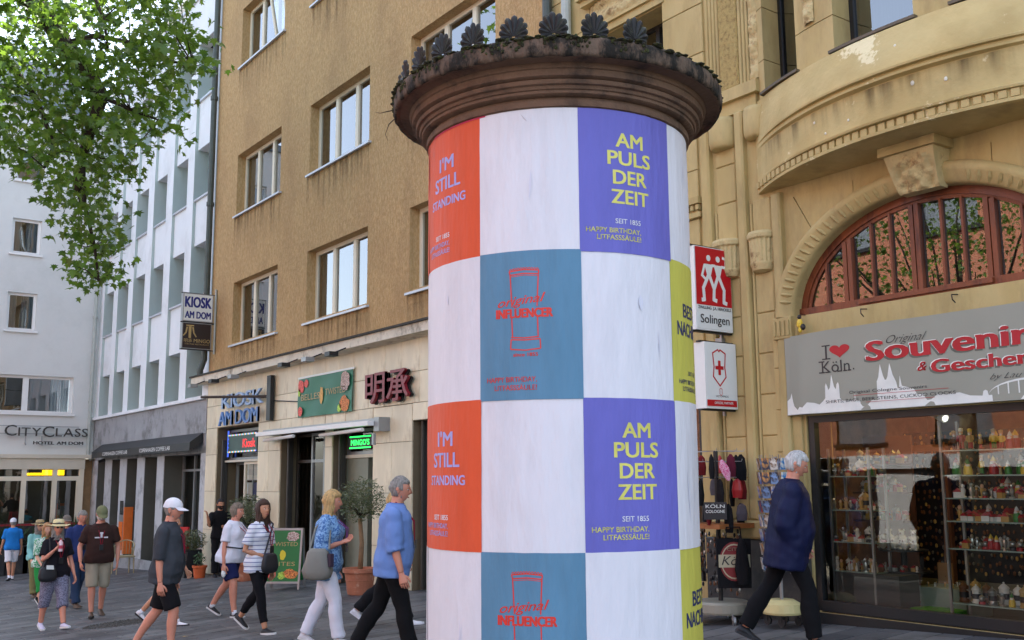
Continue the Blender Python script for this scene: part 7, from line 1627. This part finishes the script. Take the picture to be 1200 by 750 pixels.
p = person('bearded man in brown T-shirt, khaki shorts and olive cap, hands in pockets', 4.61, 17.87, -97, 1.76, 1.12, skin=2, lean=4, legs=((10, 4), (-6, 12)), arms=((-6, 22, 26, 14), (-8, 20, 22, 12)), head=(-6, 24), hair=('short', 'grey'), beard='white', top=cloth('brown_tee', S(58, 40, 36)), bottom=KHA, blen='knee', shoe=BRS, sole=BLACKM, hat=('cap', cloth('olive_cap', S(118, 122, 90))), belly=.05, lanyard=LY); PBR = p
mb = MB(); c = p['tor'](.30) + p['fw'] * (.155 * p['sc']); X_, u_ = p['X'], p['up']
for (a, b, w2, h2) in ((0, 0, .10, .010), (0, .03, .016, .030), (0, .07, .024, .014)): mb.loft([[c + X_ * (a - w2) + u_ * (b - h2) + p['fw'] * dd, c + X_ * (a + w2) + u_ * (b - h2) + p['fw'] * dd, c + X_ * (a + w2) + u_ * (b + h2) + p['fw'] * dd, c + X_ * (a - w2) + u_ * (b + h2) + p['fw'] * dd] for dd in (-.02, .0)])
part('shirt_print', mb, WHT, p['t'], world=False)
person('man in charcoal polo shirt, black shorts and white cap, striding right in the foreground', 3.91, 12.26, -36, 1.79, 1.14, skin=2, lean=3, legs=((20, 22), (-14, 20)), arms=((-6, 6, 12, 0), (-4, 3, 10, 0)), head=(0, 6), hair=('crew', 'grey'), top=cloth('charcoal_polo', S(62, 66, 72)), sleeve='half', hem=-.10, bottom=cloth('black_shorts', S(22, 22, 26)), blen='shorts', shoe=SNB, sole=SOW, hat=('cap', WHT), belly=.07, collar=True, lanyard=LY)
person('passer-by in pale shirt, khaki shorts and white sneakers, mostly behind the charcoal polo man', 4.86, 15.12, -40, 1.58, 1.05, skin=1, legs=((20, 10), (-20, 26)), arms=((2, 6, 30, 0), (10, 6, 20, 0)), hair=('short', 'grey'), top=cloth('pale_blue_shirt', S(190, 204, 226)), sleeve='half', bottom=KHA, blen='knee', shoe=SNW, sole=SNB, socks=WHT)
p = person('grey haired woman in loose white T-shirt and navy shorts with a black belt bag', 5.77, 15.1, -54, 1.66, 1.28, True, 2, lean=6, legs=((18, 14), (-16, 20)), arms=((-4, 12, 8, 0), (30, 8, 50, 20)), head=(0, 2), hair=('curly', 'greybrown'), top=cloth('white_tee', S(224, 224, 234)), sleeve='short', bottom=cloth('navy_shorts', S(32, 36, 78)), blen='short', shoe=SNB, sole=SOW, topw=.014, belly=.05, lanyard=LY, socks=WHT, bw=.92); PWT = p
ST = stripes('striped_tee', S(220, 222, 230), S(104, 112, 150), .052, .2)
p = person('brown haired woman in white striped T-shirt and black trousers, arm across her bag', 5.29, 12.83, -66, 1.68, 1.08, True, 1, lean=1, legs=((18, 6), (-18, 24)), arms=((-10, 16, 78, 46), (-4, 8, 8, 0)), head=(12, -6), hair=('long', 'brown'), top=ST, sleeve='short', hem=-.10, bottom=cloth('black_trousers', S(22, 22, 26)), blen='ankle', shoe=SNB, sole=SOW, lanyard=LY, bw=.88); PST = p
person('bearded man in black leaning in the kiosk entrance with one hand at his ear', 8.62, 23.3, -95, 1.74, 1.0, skin=1, lean=0, legs=((4, 2), (-2, 4)), arms=((38, 20, 118, -8), (12, 6, 82, 40)), head=(-8, 4), hair=('short', 'dark'), beard='dark', top=BLK, sleeve='half', bottom=BLK, shoe=SNB)
p = person('blonde woman in blue patterned blouse and white trousers carrying a grey shoulder bag', 5.28, 10.89, -42, 1.71, 1.22, True, 2, lean=3, legs=((20, 14), (-10, 16)), arms=((-8, 10, 118, 34), (-2, 6, 12, 0)), head=(-8, 2), hair=('bob', 'blond'), top=prints('blue_pattern', S(66, 108, 164), S(132, 172, 212), 26, .5), sleeve='three', hem=-.16, bottom=cloth('white_trousers', S(222, 224, 236)), blen='long', shoe=SNW, sole=SOW, topw=.02, lanyard=cloth('lanyard_violet', S(120, 60, 120)), bw=.9); PBL = p
person('grey haired man in light blue shirt and black trousers walking behind the column', 5.26, 9.35, -36, 1.82, 1.16, skin=2, lean=4, legs=((17, 5), (-19, 12)), arms=((2, 8, 14, 0), (-4, 6, 10, 0)), head=(0, 4), hair=('short', 'grey'), top=cloth('light_blue_shirt', S(112, 142, 200)), sleeve='rolled', hem=-.12, bottom=cloth('black_trousers2', S(20, 20, 22)), blen='long', shoe=SNB, collar=True, belly=.05, lanyard=LY, topw=.022)
person('passer-by hidden behind the light blue shirt man, one pale shoe showing', 6.5, 11.6, -36, 1.66, 1.0, True, 1, legs=((22, 8), (-20, 24)), hair=('bob', 'blond'), top=WHT, bottom=BLK, shoe=SNW)
p = person('white haired man in navy jacket and black trousers walking past the souvenir window', 7.62, 6.28, -46, 1.77, 1.14, skin=2, lean=7, legs=((22, 18), (-24, 8)), arms=((-20, 8, 40, 26), (-10, 6, 40, 26)), head=(0, 20), hair=('short', 'white'), top=cloth('navy_jacket', S(21, 27, 62), rough=.6), sleeve='long', hem=-.21, bottom=cloth('black_trousers3', S(20, 20, 23)), blen='long', shoe=SNB, collar=True, belly=.05, topw=.032, jacket=True, bw=.9); PNJ = p
person('bald man sitting by the red sign board in a teal shirt', 8.5, 26.6, -60, 1.70, 1.05, skin=3, lean=8, legs=((80, 80), (76, 78)), arms=((30, 10, 50, 10), (30, 10, 50, 10)), head=(0, 10), hair=('balding', 'dark'), top=cloth('teal_shirt', S(60, 130, 140)), bottom=BLK, blen='long', shoe=SNB, seat=.50)
# ------------------------------------------------------------------ bags and things in hands
def strap(par, pts, r, m, name='strap'):
    mb = MB(); mb.tube(pts, r, 6); return part(name, mb, m, par)
def bag(label, P, base, size, m, pts=None, cat='bag', name='shoulder_bag', soft=.3, rot=0):
    """base in the person's own space"""
    M = P['M']; c = M @ base; t = thing(name, label, cat, c)
    mb = MB(); w2, d2, h2 = size; q = Matrix.Rotation(R_(rot), 4, 'Y'); rings = []
    for k, (z, f) in enumerate(((-1, .55), (-.85, .88), (-.4, 1.04), (.2, 1.0), (.75, .86), (1, .6))): rings.append([M @ (base + (q @ v)) for v in ering(Vector((0, 0, z * h2)), Vector((1, 0, 0)), Vector((0, 1, 0)), w2 * f, d2 * (f if z < 0 else f * .8), 16, 3.0)])
    mb.loft(rings); part('bag_body', mb, m, t, smooth=True)
    if pts: strap(t, [M @ p for p in pts], .011, m)
    return t
P = PBL; sh = P['arm'][0][0]; GB = cloth('grey_bag_cloth', S(138, 138, 130), bump=.5)
t = bag('slouchy grey shoulder bag hanging at the blonde woman\'s side', P, P['tor'](.02) + P['X'] * .27 + Vector((0, -.02, 0)), (.09, .17, .17), GB, [P['tor'](.16) + P['X'] * .27 + Vector((0, .10, 0)), sh + Vector((.02, .07, -.05)), sh + Vector((-.03, .0, .075)), sh + Vector((.02, -.10, -.05)), P['tor'](.16) + P['X'] * .27 + Vector((0, -.12, 0))])
mb = MB(); c = P['M'] @ (P['tor'](.06) + P['X'] * .33 + Vector((0, .14, 0))); mb.box(c.x - .02, c.x + .02, c.y - .04, c.y + .04, c.z - .07, c.z + .07); o = part('phone_pouch', mb, mat('dark_plum_pouch', S(52, 40, 58), .6), None, label='small dark plum phone pouch hanging in front of the grey bag', cat='pouch')
P = PST; t = bag('black crossbody bag held in front by the woman in the striped T-shirt', P, P['tor'](.02) + P['X'] * .06 + P['fw'] * .23, (.13, .05, .12), SNB, [P['tor'](.10) + P['X'] * .16 + P['fw'] * .22, P['tor'](.30) + P['X'] * .04 + P['fw'] * .185, P['tor'](.45) - P['X'] * .10 + P['fw'] * .11, P['tor'](.51) - P['X'] * .11, P['tor'](.40) - P['X'] * .08 - P['fw'] * .13])
P = PWT; t = bag('small black belt bag across the chest of the woman in the white T-shirt', P, P['tor'](.17) + P['X'] * .04 + P['fw'] * .285, (.08, .035, .045), BLACKM, [P['tor'](.16) + P['X'] * .23 + P['fw'] * .05, P['tor'](.155) + P['X'] * .15 + P['fw'] * .245, P['tor'](.17) + P['fw'] * .29, P['tor'](.34) - P['X'] * .11 + P['fw'] * .225, P['tor'](.47) - P['X'] * .15 + P['fw'] * .04], name='belt_bag')
P = PSTRAW; t = bag('black shoulder bag with white paper at the hip of the woman in the straw hat', P, P['tor'](-.01) + P['X'] * .17 + P['fw'] * .17, (.13, .06, .11), SNB, [P['tor'](.08) + P['X'] * .24 + P['fw'] * .15, P['tor'](.3) + P['X'] * .16 + P['fw'] * .17, P['tor'](.48) + P['X'] * .12 + P['fw'] * .03])
mb = MB(); c = P['tor'](.085) + P['X'] * .17 + P['fw'] * .235; k = [c + P['X'] * a + Vector((0, d, b)) for d in (0, .006) for a, b in ((-.06, -.03), (.05, -.02), (.05, .04), (-.05, .03))]; mb.loft([[P['M'] @ q for q in k[:4]], [P['M'] @ q for q in k[4:]]]); part('folded_paper', mb, WHS, None, label='white folded paper tucked in the straw hat woman\'s bag', cat='paper')
w_ = P['arm'][0][2]; el = P['arm'][0][1]; d = (w_ - el).normalized(); c = P['M'] @ (w_ + d * .07 + Vector((-.03, .03, .03)))
t = thing('drink_bottle', 'pink and white drink bottle held up by the woman in the straw hat', 'bottle', c); mb = MB(); mb.lathe([(0, -.09), (.03, -.09), (.032, -.08), (.032, .04), (.014, .07), (.014, .085)], 14, c); part('bottle_body', mb, mat('pink_white_bottle', S(226, 200, 206), .3), t, smooth=True); mb = MB(); mb.lathe([(.033, -.05), (.0335, .0)], 14, c); part('label_band', mb, mat('pink_label', S(200, 60, 90), .5), t); mb = MB(); mb.lathe([(.017, .08), (.017, .10), (0, .10)], 12, c); part('bottle_cap', mb, INKR, t)
P = PTEAL; t = bag('black backpack slung on one shoulder of the woman in the teal shirt', P, P['tor'](.14) - P['X'] * .02 + P['fw'] * .19, (.10, .06, .17), SNB, [P['tor'](.26) - P['X'] * .05 + P['fw'] * .18, P['tor'](.47) - P['X'] * .13 + P['fw'] * .04, P['tor'](.3) - P['X'] * .12 - P['fw'] * .12])
w_ = PWT['arm'][0][2]; c = PWT['M'] @ (w_ + Vector((.0, 0, -.13))); mb = MB(); mb.sphere((c.x, c.y, c.z), (.035, .03, .06), 9, 6); o = part('crumpled_tissue', mb, WHS, None, label='white crumpled cloth in the hand of the woman in the white T-shirt', cat='cloth')

# ------------------------------------------------------------------ street things
TERR = mat('terracotta', S(168, 104, 76), .85, .15, 5, .2, 40, stain=S(196, 160, 136), st_s=4, st_lo=.55, st_hi=.7); TERO = mat('orange_pot', S(196, 92, 44), .7, .1)
SOIL = mat('soil', S(50, 40, 30), 1)
def small_leaves(par, c, r, n, m, rr, s=.03, shape=(1, 1, 1)):
    vs, fs = [], []
    for i in range(n):
        d = Vector((rr.gauss(0, 1), rr.gauss(0, 1), rr.gauss(0, 1))).normalized() * (rr.random() ** .4); d = Vector((d.x * shape[0], d.y * shape[1], d.z * shape[2])) * r * (1 + .25 * noise.noise(d * 4)); p = Vector(c) + d
        a = Vector((rr.gauss(0, 1), rr.gauss(0, 1), rr.gauss(0, 1))).normalized(); b = a.orthogonal().normalized(); k = len(vs); q = s * rr.uniform(.6, 1.3); vs += [p - a * q, p + b * q * .28, p + a * q, p - b * q * .28]; fs.append((k, k + 1, k + 2, k + 3))
    mb = MB(); mb.add(vs, fs); part('foliage', mb, m, par, kind='stuff')
OLIVE = leaf_material('olive_leaf', S(84, 96, 64), .15)
def pot(par, x, y, r, h, m): gz = ground_z(x, y); mb = MB(); mb.lathe([(0, 0), (r * .72, 0), (r * .75, .02), (r * .92, h * .8), (r * .93, h * .82), (r * 1.05, h * .84), (r * 1.06, h), (r * .95, h), (r * .9, h * .9), (0, h * .9)], 24, (x, y, gz)); part('pot', mb, m, par, smooth=False); mb = MB(); mb.lathe([(r * .86, h * .52), (r * .885, h * .55), (r * .86, h * .58)], 24, (x, y, gz)); part('pot_band', mb, m, par)
rr = random.Random(31)
def olive(x, y, r, h, th, cr, label, n=2600, m=TERR):
    gz = ground_z(x, y); t = thing('olive_tree', label, 'potted tree', (x, y, gz)); pot(t, x, y, r, h, m)
    mb = MB(); mb.tube([(x, y, gz + h * .8), (x + .02, y - .01, gz + h + th * .5), (x - .01, y + .01, gz + h + th)], [.045, .038, .034], 9); part('trunk', mb, mat('olive_bark', S(132, 104, 74), .9, .2, 8, .4, 30), t, smooth=True)
    mb = MB()
    for i in range(14): a = rr.uniform(0, 6.28); q = Vector((math.cos(a), math.sin(a), rr.uniform(.2, 1.2))).normalized() * cr * .85; b = Vector((x, y, gz + h + th)); mb.tube([b, b + q * .5 + Vector((0, 0, .05)), b + q], [.014, .008, .004], 5)
    part('branches', mb, BARKD, t, kind='stuff'); small_leaves(t, (x, y, gz + h + th + cr * .72), cr, n, OLIVE, rr, .032, (1, 1, .88))
olive(8.15, 15.55, .27, .42, .80, .42, 'olive tree with round crown in a terracotta pot beside the restaurant door')
olive(8.42, 21.2, .24, .40, .75, .40, 'second olive tree, half hidden behind the striped T-shirt woman', 1800)
t = thing('planter', 'dark square planter with feathery grey green plant at the corner of the kiosk', 'planter', (8.35, 24.3, ground_z(8.35, 24.3))); gz = ground_z(8.35, 24.3)
mb = MB(); mb.box(8.12, 8.52, 24.1, 24.5, gz, gz + .62); part('planter_box', mb, BLACKM, t); small_leaves(t, (8.32, 24.3, gz + .82), .34, 900, OLIVE, rr, .05, (1, 1, .8))
t = thing('flower_pot', 'small orange flower pot standing on the paving before the kiosk', 'pot', (8.3, 23.6, ground_z(8.3, 23.6))); pot(t, 8.3, 23.6, .16, .28, TERO); small_leaves(t, (8.3, 23.6, ground_z(8.3, 23.6) + .42), .16, 160, PLANT, rr, .04)
def a_board(name, label, cat, x, y, yaw, w2, h, face, frame, deco=None, z0=.12):
    gz = ground_z(x, y); t = thing(name, label, cat, (x, y, gz)); M = Matrix.Translation((x, y, gz)) @ Matrix.Rotation(R_(yaw), 4, 'Z')
    def F(u, v, d): return M @ Vector((u, -.02 - .16 * (1 - v / h) - d, v))
    def B(u, v, d): return M @ Vector((u, .02 + .16 * (1 - v / h) + d, v))
    for fn, nm in ((F, 0), (B, 1)):
        mb = MB(); mb.prism([(-w2 + .03, z0 + .03), (w2 - .03, z0 + .03), (w2 - .03, h - .03), (-w2 + .03, h - .03)], fn, 0, .01); part('panel', mb, face, t)
        mb = MB()
        for q in ([(-w2, 0), (-w2 + .035, 0), (-w2 + .035, h), (-w2, h)], [(w2 - .035, 0), (w2, 0), (w2, h), (w2 - .035, h)], [(-w2 + .035, h - .04), (w2 - .035, h - .04), (w2 - .035, h), (-w2 + .035, h)], [(-w2 + .035, z0), (w2 - .035, z0), (w2 - .035, z0 + .035), (-w2 + .035, z0 + .035)]): mb.prism(q, fn, -.008, .02)
        part('board_frame', mb, frame, t)
    return t, F
t, F = a_board('sandwich_board', 'green sandwich board with food pictures between striped woman and blonde woman', 'sign board', 7.98, 18.15, -42, .33, 1.10, mat('green_board', S(22, 110, 50), .5), GREYM)
G = lambda u, v, d: F(u, v, .013 + d)
blob(t, (.15, .95), .12, FOOD[2], G, .75, 1); blob(t, (.14, .29), .14, FOOD[1], G, .6, 2); blob(t, (-.02, .26), .07, FOOD[3], G, 1, 3); blob(t, (-.22, .30), .10, FOOD[0], G, 1, 4)
mb = MB(); text(mb, 'TWISTED', G, .07, 0, 'c', width=.5, pos=(.0, .78)); text(mb, 'BITES', G, .07, 0, 'c', width=.4, pos=(.02, .43)); part('lettering', mb, TAN, t); blob(t, (-.02, .62), .055, mat('yellow_print', S(214, 196, 40), .5), G, 1.7, 6)
t, F = a_board('red_sandwich_board', 'red sandwich board with white scroll print near the kiosk planter', 'sign board', 8.35, 25.4, -50, .30, 1.15, REDS, REDS)
G = lambda u, v, d: F(u, v, .013 + d); blob(t, (.0, .45), .2, mat('cream_print', S(226, 220, 196), .5), G, 1.2, 7)
# wicker chair and vending screen at the white building
t = thing('wicker_chair', 'light wicker armchair on the paving before the coffee shop', 'chair', (8.0, 28.6, ground_z(8, 28.6))); gz = ground_z(8, 28.6); RAT = mat('rattan', S(158, 146, 112), .7, .1)
for (a, b) in ((-.22, -.22), (.22, -.22), (-.22, .22), (.22, .22)): mb = MB(); mb.tube([(8 + a, 28.6 + b, gz), (8 + a * .95, 28.6 + b * .95, gz + .46)], .016, 6); part('leg', mb, RAT, t)
mb = MB(); mb.box(7.76, 8.24, 28.36, 28.84, gz + .43, gz + .47); part('seat', mb, RAT, t)
mb = MB(); n = 14; mb.tube([(8 + .27 * math.cos(R_(-60 + 240 * i / n)), 28.6 + .27 * math.sin(R_(-60 + 240 * i / n)), gz + .66 + .20 * math.sin(math.pi * i / n) ** 2) for i in range(n + 1)], .016, 6); part('arm_rail', mb, RAT, t)
mb = MB()
for i in range(13): a = R_(-50 + 220 * i / 12); mb.tube([(8 + .25 * math.cos(a), 28.6 + .25 * math.sin(a), gz + .46), (8 + .27 * math.cos(a), 28.6 + .27 * math.sin(a), gz + .66 + .20 * math.sin(math.pi * i / 12) ** 2)], .007, 4)
part('back_weave', mb, RAT, t, kind='stuff')
t = thing('cafe_chair', 'dark chair the bald man sits on near the red board', 'chair', (8.5, 26.6, ground_z(8.5, 26.6))); gz = ground_z(8.5, 26.6); mb = MB(); mb.box(8.27, 8.73, 26.4, 26.85, gz + .38, gz + .42); part('seat', mb, RAT, t); mb = MB(); mb.box(8.3, 8.7, 26.84, 26.88, gz + .42, gz + .85); part('backrest', mb, RAT, t)
for (a, b) in ((-.2, -.2), (.2, -.2), (-.2, .2), (.2, .2)): mb = MB(); mb.tube([(8.5 + a, 26.6 + b, gz), (8.5 + a, 26.6 + b, gz + .38)], .014, 6); part('leg', mb, RAT, t)
t = thing('cash_machine', 'orange and grey cash machine panel set into the coffee house pier', 'machine', (8.78, 31.2, -1)); ORG = mat('orange_panel', S(226, 112, 40), .5)
mb = MB(); mb.box(8.66, 8.9, 31.05, 31.15, ground_z(8.8, 31) + .4, -.68); part('side_panel', mb, ORG, t); mb = MB(); mb.box(8.66, 9.1, 31.16, 31.58, ground_z(8.8, 31) + .5, -.78); part('cabinet', mb, GREYM, t)
mb = MB(); mb.box(8.65, 8.659, 31.2, 31.54, -.9, -.5); part('screen', mb, mat('dark_screen', S(30, 34, 40), .2), t); mb = MB(); mb.box(8.64, 8.659, 31.2, 31.54, -1.9, -1.1); part('poster_panel', mb, ORG, t)
# ------------------------------------------------------------------ racks by the souvenir shop
CARD = []
for i, (a, b) in enumerate(((S(40, 90, 170), S(200, 190, 170)), (S(170, 60, 50), S(60, 70, 110)), (S(60, 130, 190), S(230, 225, 210)), (S(50, 60, 80), S(190, 140, 80)), (S(120, 150, 190), S(60, 50, 50)), (S(220, 215, 205), S(120, 90, 60)))): CARD.append(mat('postcard_print_%s' % 'abcdef'[i], a, .35, .3, 12, col2=b, rnd=.3))
t = thing('postcard_rack', 'revolving postcard rack with many picture cards behind the navy jacket man', 'rack', (8.38, 6.72, ground_z(8.38, 6.72))); gz = ground_z(8.38, 6.72); cx, cy = 8.42, 7.04
rr = random.Random(12)
mb = MB(); mb.tube([(cx, cy, gz + .1), (cx, cy, .22)], .018, 8); part('post', mb, GREYM, t)
cm = {}
for face in range(6):
    a = R_(face * 60 + 20); nx, ny = math.cos(a), math.sin(a); tx, ty = -ny, nx
    mb = MB()
    for u in (-.085, 0.0, .085): mb.tube([(cx + nx * .15 + tx * u, cy + ny * .15 + ty * u, gz + .52), (cx + nx * .15 + tx * u, cy + ny * .15 + ty * u, .24)], .003, 4)
    part('wire_frame', mb, GREYM, t, kind='stuff')
    for r in range(9):
        for c in (-1, 1):
            z = gz + .55 + r * .142; 
            if z > .12: continue
            k = rr.randrange(6)
            if k not in cm: m = MB(); m.box(-.038, .038, -.003, .003, 0, .118); cm[k] = m.mesh('postcard', CARD[k])
            put('postcard', cm[k], t, loc=(cx + nx * .165 + tx * c * .044, cy + ny * .165 + ty * c * .044, z), rot=(R_(-8), 0, a - math.pi / 2))
t2 = thing('rack_base', 'pale yellow wheeled rack base near the feet of the navy jacket man', 'base', (cx, cy, gz))
mb = MB(); rings = []
for z, r in ((.12, .19), (.14, .2), (.22, .19), (.26, .12)): rings.append([(cx + r * math.cos(i * math.pi / 12), cy + r * math.sin(i * math.pi / 12), gz + z) for i in range(24)])
mb.loft(rings); part('base_plate', mb, mat('pale_yellow_plastic', S(214, 200, 140), .5), t2)
for k in range(4): a = k * 1.57 + .6; mb = MB(); mb.tube([(cx + .15 * math.cos(a), cy + .15 * math.sin(a), gz + .05), (cx + .15 * math.cos(a) + .02, cy + .15 * math.sin(a), gz + .05)], .045, 10); mb.tube([(cx + .15 * math.cos(a), cy + .15 * math.sin(a), gz + .05), (cx + .15 * math.cos(a), cy + .15 * math.sin(a), gz + .13)], .012, 6); part('castor', mb, BLACKM, t2)
# bag stand by the column
gx, gy = 8.42, 7.86; gz = ground_z(gx, gy)
t = thing('souvenir_stand', 'wheeled souvenir stand with bags, key rings and a wooden top, partly behind the column', 'rack', (gx, gy, gz))
mb = MB(); mb.lathe([(0, .10), (.30, .10), (.31, .12), (.31, .2), (.28, .22), (0, .22)], 24, (gx, gy, gz)); part('round_base', mb, mat('beige_plastic_base', S(150, 146, 130), .5), t)
for k in range(5): a = k * 1.257 - 2.0; X1, Y1 = gx + .30 * math.cos(a), gy + .30 * math.sin(a); mb = MB(); mb.tube([(X1, Y1, gz + .045), (X1 + .02, Y1 - .014, gz + .045)], .045, 12); mb.tube([(X1, Y1, gz + .05), (X1, Y1, gz + .12)], .012, 6); part('castor', mb, GREYM, t)
mb = MB(); mb.tube([(gx, gy, gz + .2), (gx, gy, .30)], .025, 8); part('post', mb, BLACKM, t)
mb = MB(); mb.box(gx - .27, gx + .27, gy - .27, gy + .27, gz + .98, gz + 1.03); part('wooden_tray', mb, mat('worn_orange_wood', S(150, 92, 46), .6, .3, 6), t)
mb = MB()
for i in range(150): a = rr.uniform(0, 6.28); z = rr.uniform(gz + .3, gz + .95); mb.sphere((gx + .22 * math.cos(a), gy + .22 * math.sin(a), z), (.014, .014, .026), 5, 4, rr.choice([0, 0, 0, 1, 2]))
part('key_rings', mb, [cB, cBr, STEEL], t, kind='stuff')
for i, z in enumerate((.30, .19, .02)):
    mb = MB()
    for k in range(8): a = k * .785 + i * .3; mb.tube([(gx, gy, z), (gx + .3 * math.cos(a), gy + .3 * math.sin(a), z - .005), (gx + .31 * math.cos(a), gy + .31 * math.sin(a), z + .02)], .004, 4)
    part('hook_arms', mb, GREYM, t, kind='stuff')
hang = [(cloth('black_bag_cloth', S(28, 26, 28)), .26), (cR, .2), (cloth('dark_red_cloth', S(110, 30, 34)), .22), (BLK, .3), (cloth('grey_pattern_cloth', S(96, 90, 96)), .18), (BLK, .26), (cloth('maroon_cloth', S(90, 30, 46)), .24), (BLK, .28)]
for ring, z in enumerate((.26, .0, -.26)):
    for k in range(8):
        a = k * .785 + ring * .3 - .2; m, h = hang[(k + ring * 3) % 8]; X1, Y1 = gx + .27 * math.cos(a), gy + .27 * math.sin(a); mb = MB()
        mb.loft([ering(Vector((X1, Y1, z - q * h)), Vector((math.cos(a + .4), math.sin(a + .4), 0)), Vector((-math.sin(a + .4), math.cos(a + .4), 0)), r1, r2, 10) for q, r1, r2 in ((0, .012, .006), (.15, .045, .02), (.6, .06, .03), (1, .05, .02))])
        o = part('hanging_pouch', mb, m, None, label='small ' + ('black', 'red', 'dark red', 'plain black', 'grey patterned', 'soft black', 'maroon', 'long black')[(k + ring * 3) % 8] + ' pouch hanging on the ' + ('top', 'middle', 'lower')[ring] + ' hooks of the souvenir stand', cat='pouch', group='pouches on the ' + ('top', 'middle', 'lower')[ring] + ' hooks of the souvenir stand')
mb = MB(); c = Vector((gx - .20, gy - .30, .12)); mb.loft([ering(c + Vector((.03 * k, .0, -.06 * k)), Vector((.8, -.6, 0)), Vector((0, 0, 1)), w2, .02, 10) for k, w2 in ((-1, .02), (0, .05), (1, .045), (2, .02))]); o = part('pink_slipper', mb, prints('pink_pattern', S(226, 100, 150), S(240, 190, 210), 60), None, label='pink patterned slipper hanging highest on the souvenir stand', cat='slipper')
t = thing('kiosk_card', 'small black and white lettered souvenir towel on the stand, red stripe below', 'towel', (8.16, 7.62, -.3)); F = lambda u, v, d: (8.14 + u * .81, 7.63 - u * .586, -.42 + v)
mb = MB(); mb.add([F(-.12, 0, 0), F(.12, 0, 0), F(.12, .18, 0), F(-.12, .18, 0), F(-.12, 0, 0), F(.12, 0, 0)], [(0, 1, 2, 3)]); part('cloth', mb, INKB, t)
F2 = lambda u, v, d: (8.135 + u * .81 - d, 7.626 - u * .586 - d, -.42 + v); mb = MB(); text(mb, 'KÖLN', F2, .035, .02, width=.2, pos=(0, .12)); text(mb, 'COLOGNE', F2, .03, .02, width=.2, pos=(0, .07)); part('lettering', mb, INKW, t)
# printed tote bag with round emblem
t = thing('tote_bag', 'black shopping bag printed with a red and cream oval, hanging on the stand', 'bag', (gx - .1, gy - .25, gz + .4)); F = lambda u, v, d: (gx - .12 + u * .81 - d * .586, gy - .32 - u * .586 - d * .81, gz + .38 + v)
mb = MB(); mb.prism([(-.17, 0), (.17, 0), (.18, .5), (-.18, .5)], F, -.06, 0); part('bag_body', mb, BLK, t)
def oval(rx, ry, d, m, c=(0, .27)): mb = MB(); mb.add([F(c[0] + rx * math.cos(i * .2618), c[1] + ry * math.sin(i * .2618), d) for i in range(24)], [tuple(range(24))]); part('printed_oval', mb, m, t)
DRD = mat('dark_red_print', S(124, 36, 36), .6)
oval(.155, .20, .002, DRD); oval(.14, .18, .004, mat('cream_ink', S(176, 168, 138), .6)); oval(.13, .165, .006, DRD)
mb = MB(); mb.add([F(-.165, .21, .008), F(.165, .21, .008), F(.165, .34, .008), F(-.165, .34, .008)], [(0, 1, 2, 3)]); part('print_band', mb, MATS['cream_ink'], t)
mb = MB(); text(mb, 'Köln', lambda u, v, d: F(u, v, .010), .09, .0, width=.27, shear=.3, pos=(0, .235)); part('lettering', mb, INKB, t)
mb = MB(); text(mb, 'CITY', lambda u, v, d: F(u, v, .010), .03, .01, width=.15, pos=(0, .38)); part('small_lettering', mb, MATS['cream_ink'], t)
mb = MB(); mb.tube([F(-.08, .5, .0), F(-.07, .62, 0), F(.07, .62, 0), F(.08, .5, 0)], .008, 6); part('handle', mb, BLK, t)
mb = MB(); c = F(.07, .24, .05); mb.loft([ering(Vector(c) + Vector((0, 0, z)), Vector((.81, -.586, 0)), Vector((.586, .81, 0)), w2, .04, 12) for z, w2 in ((.26, .02), (.15, .055), (-.05, .08), (-.2, .05))]); part('hanging_scarf', mb, BLK, None, label='black cloth bundle hanging in front of the printed shopping bag', cat='cloth')
# litter on the paving
t = thing('fallen_leaf', 'small yellow leaf lying on the paving in the foreground', 'leaf', (4.6, 13.5, ground_z(4.6, 13.5))); mb = MB(); mb.add(LV, LF); mb.xf(Matrix.Translation((4.6, 13.5, ground_z(4.6, 13.5) + .02)) @ Matrix.Scale(.05, 4)); part('leaf_blade', mb, mat('yellow_leaf', S(200, 170, 80), .6), t)
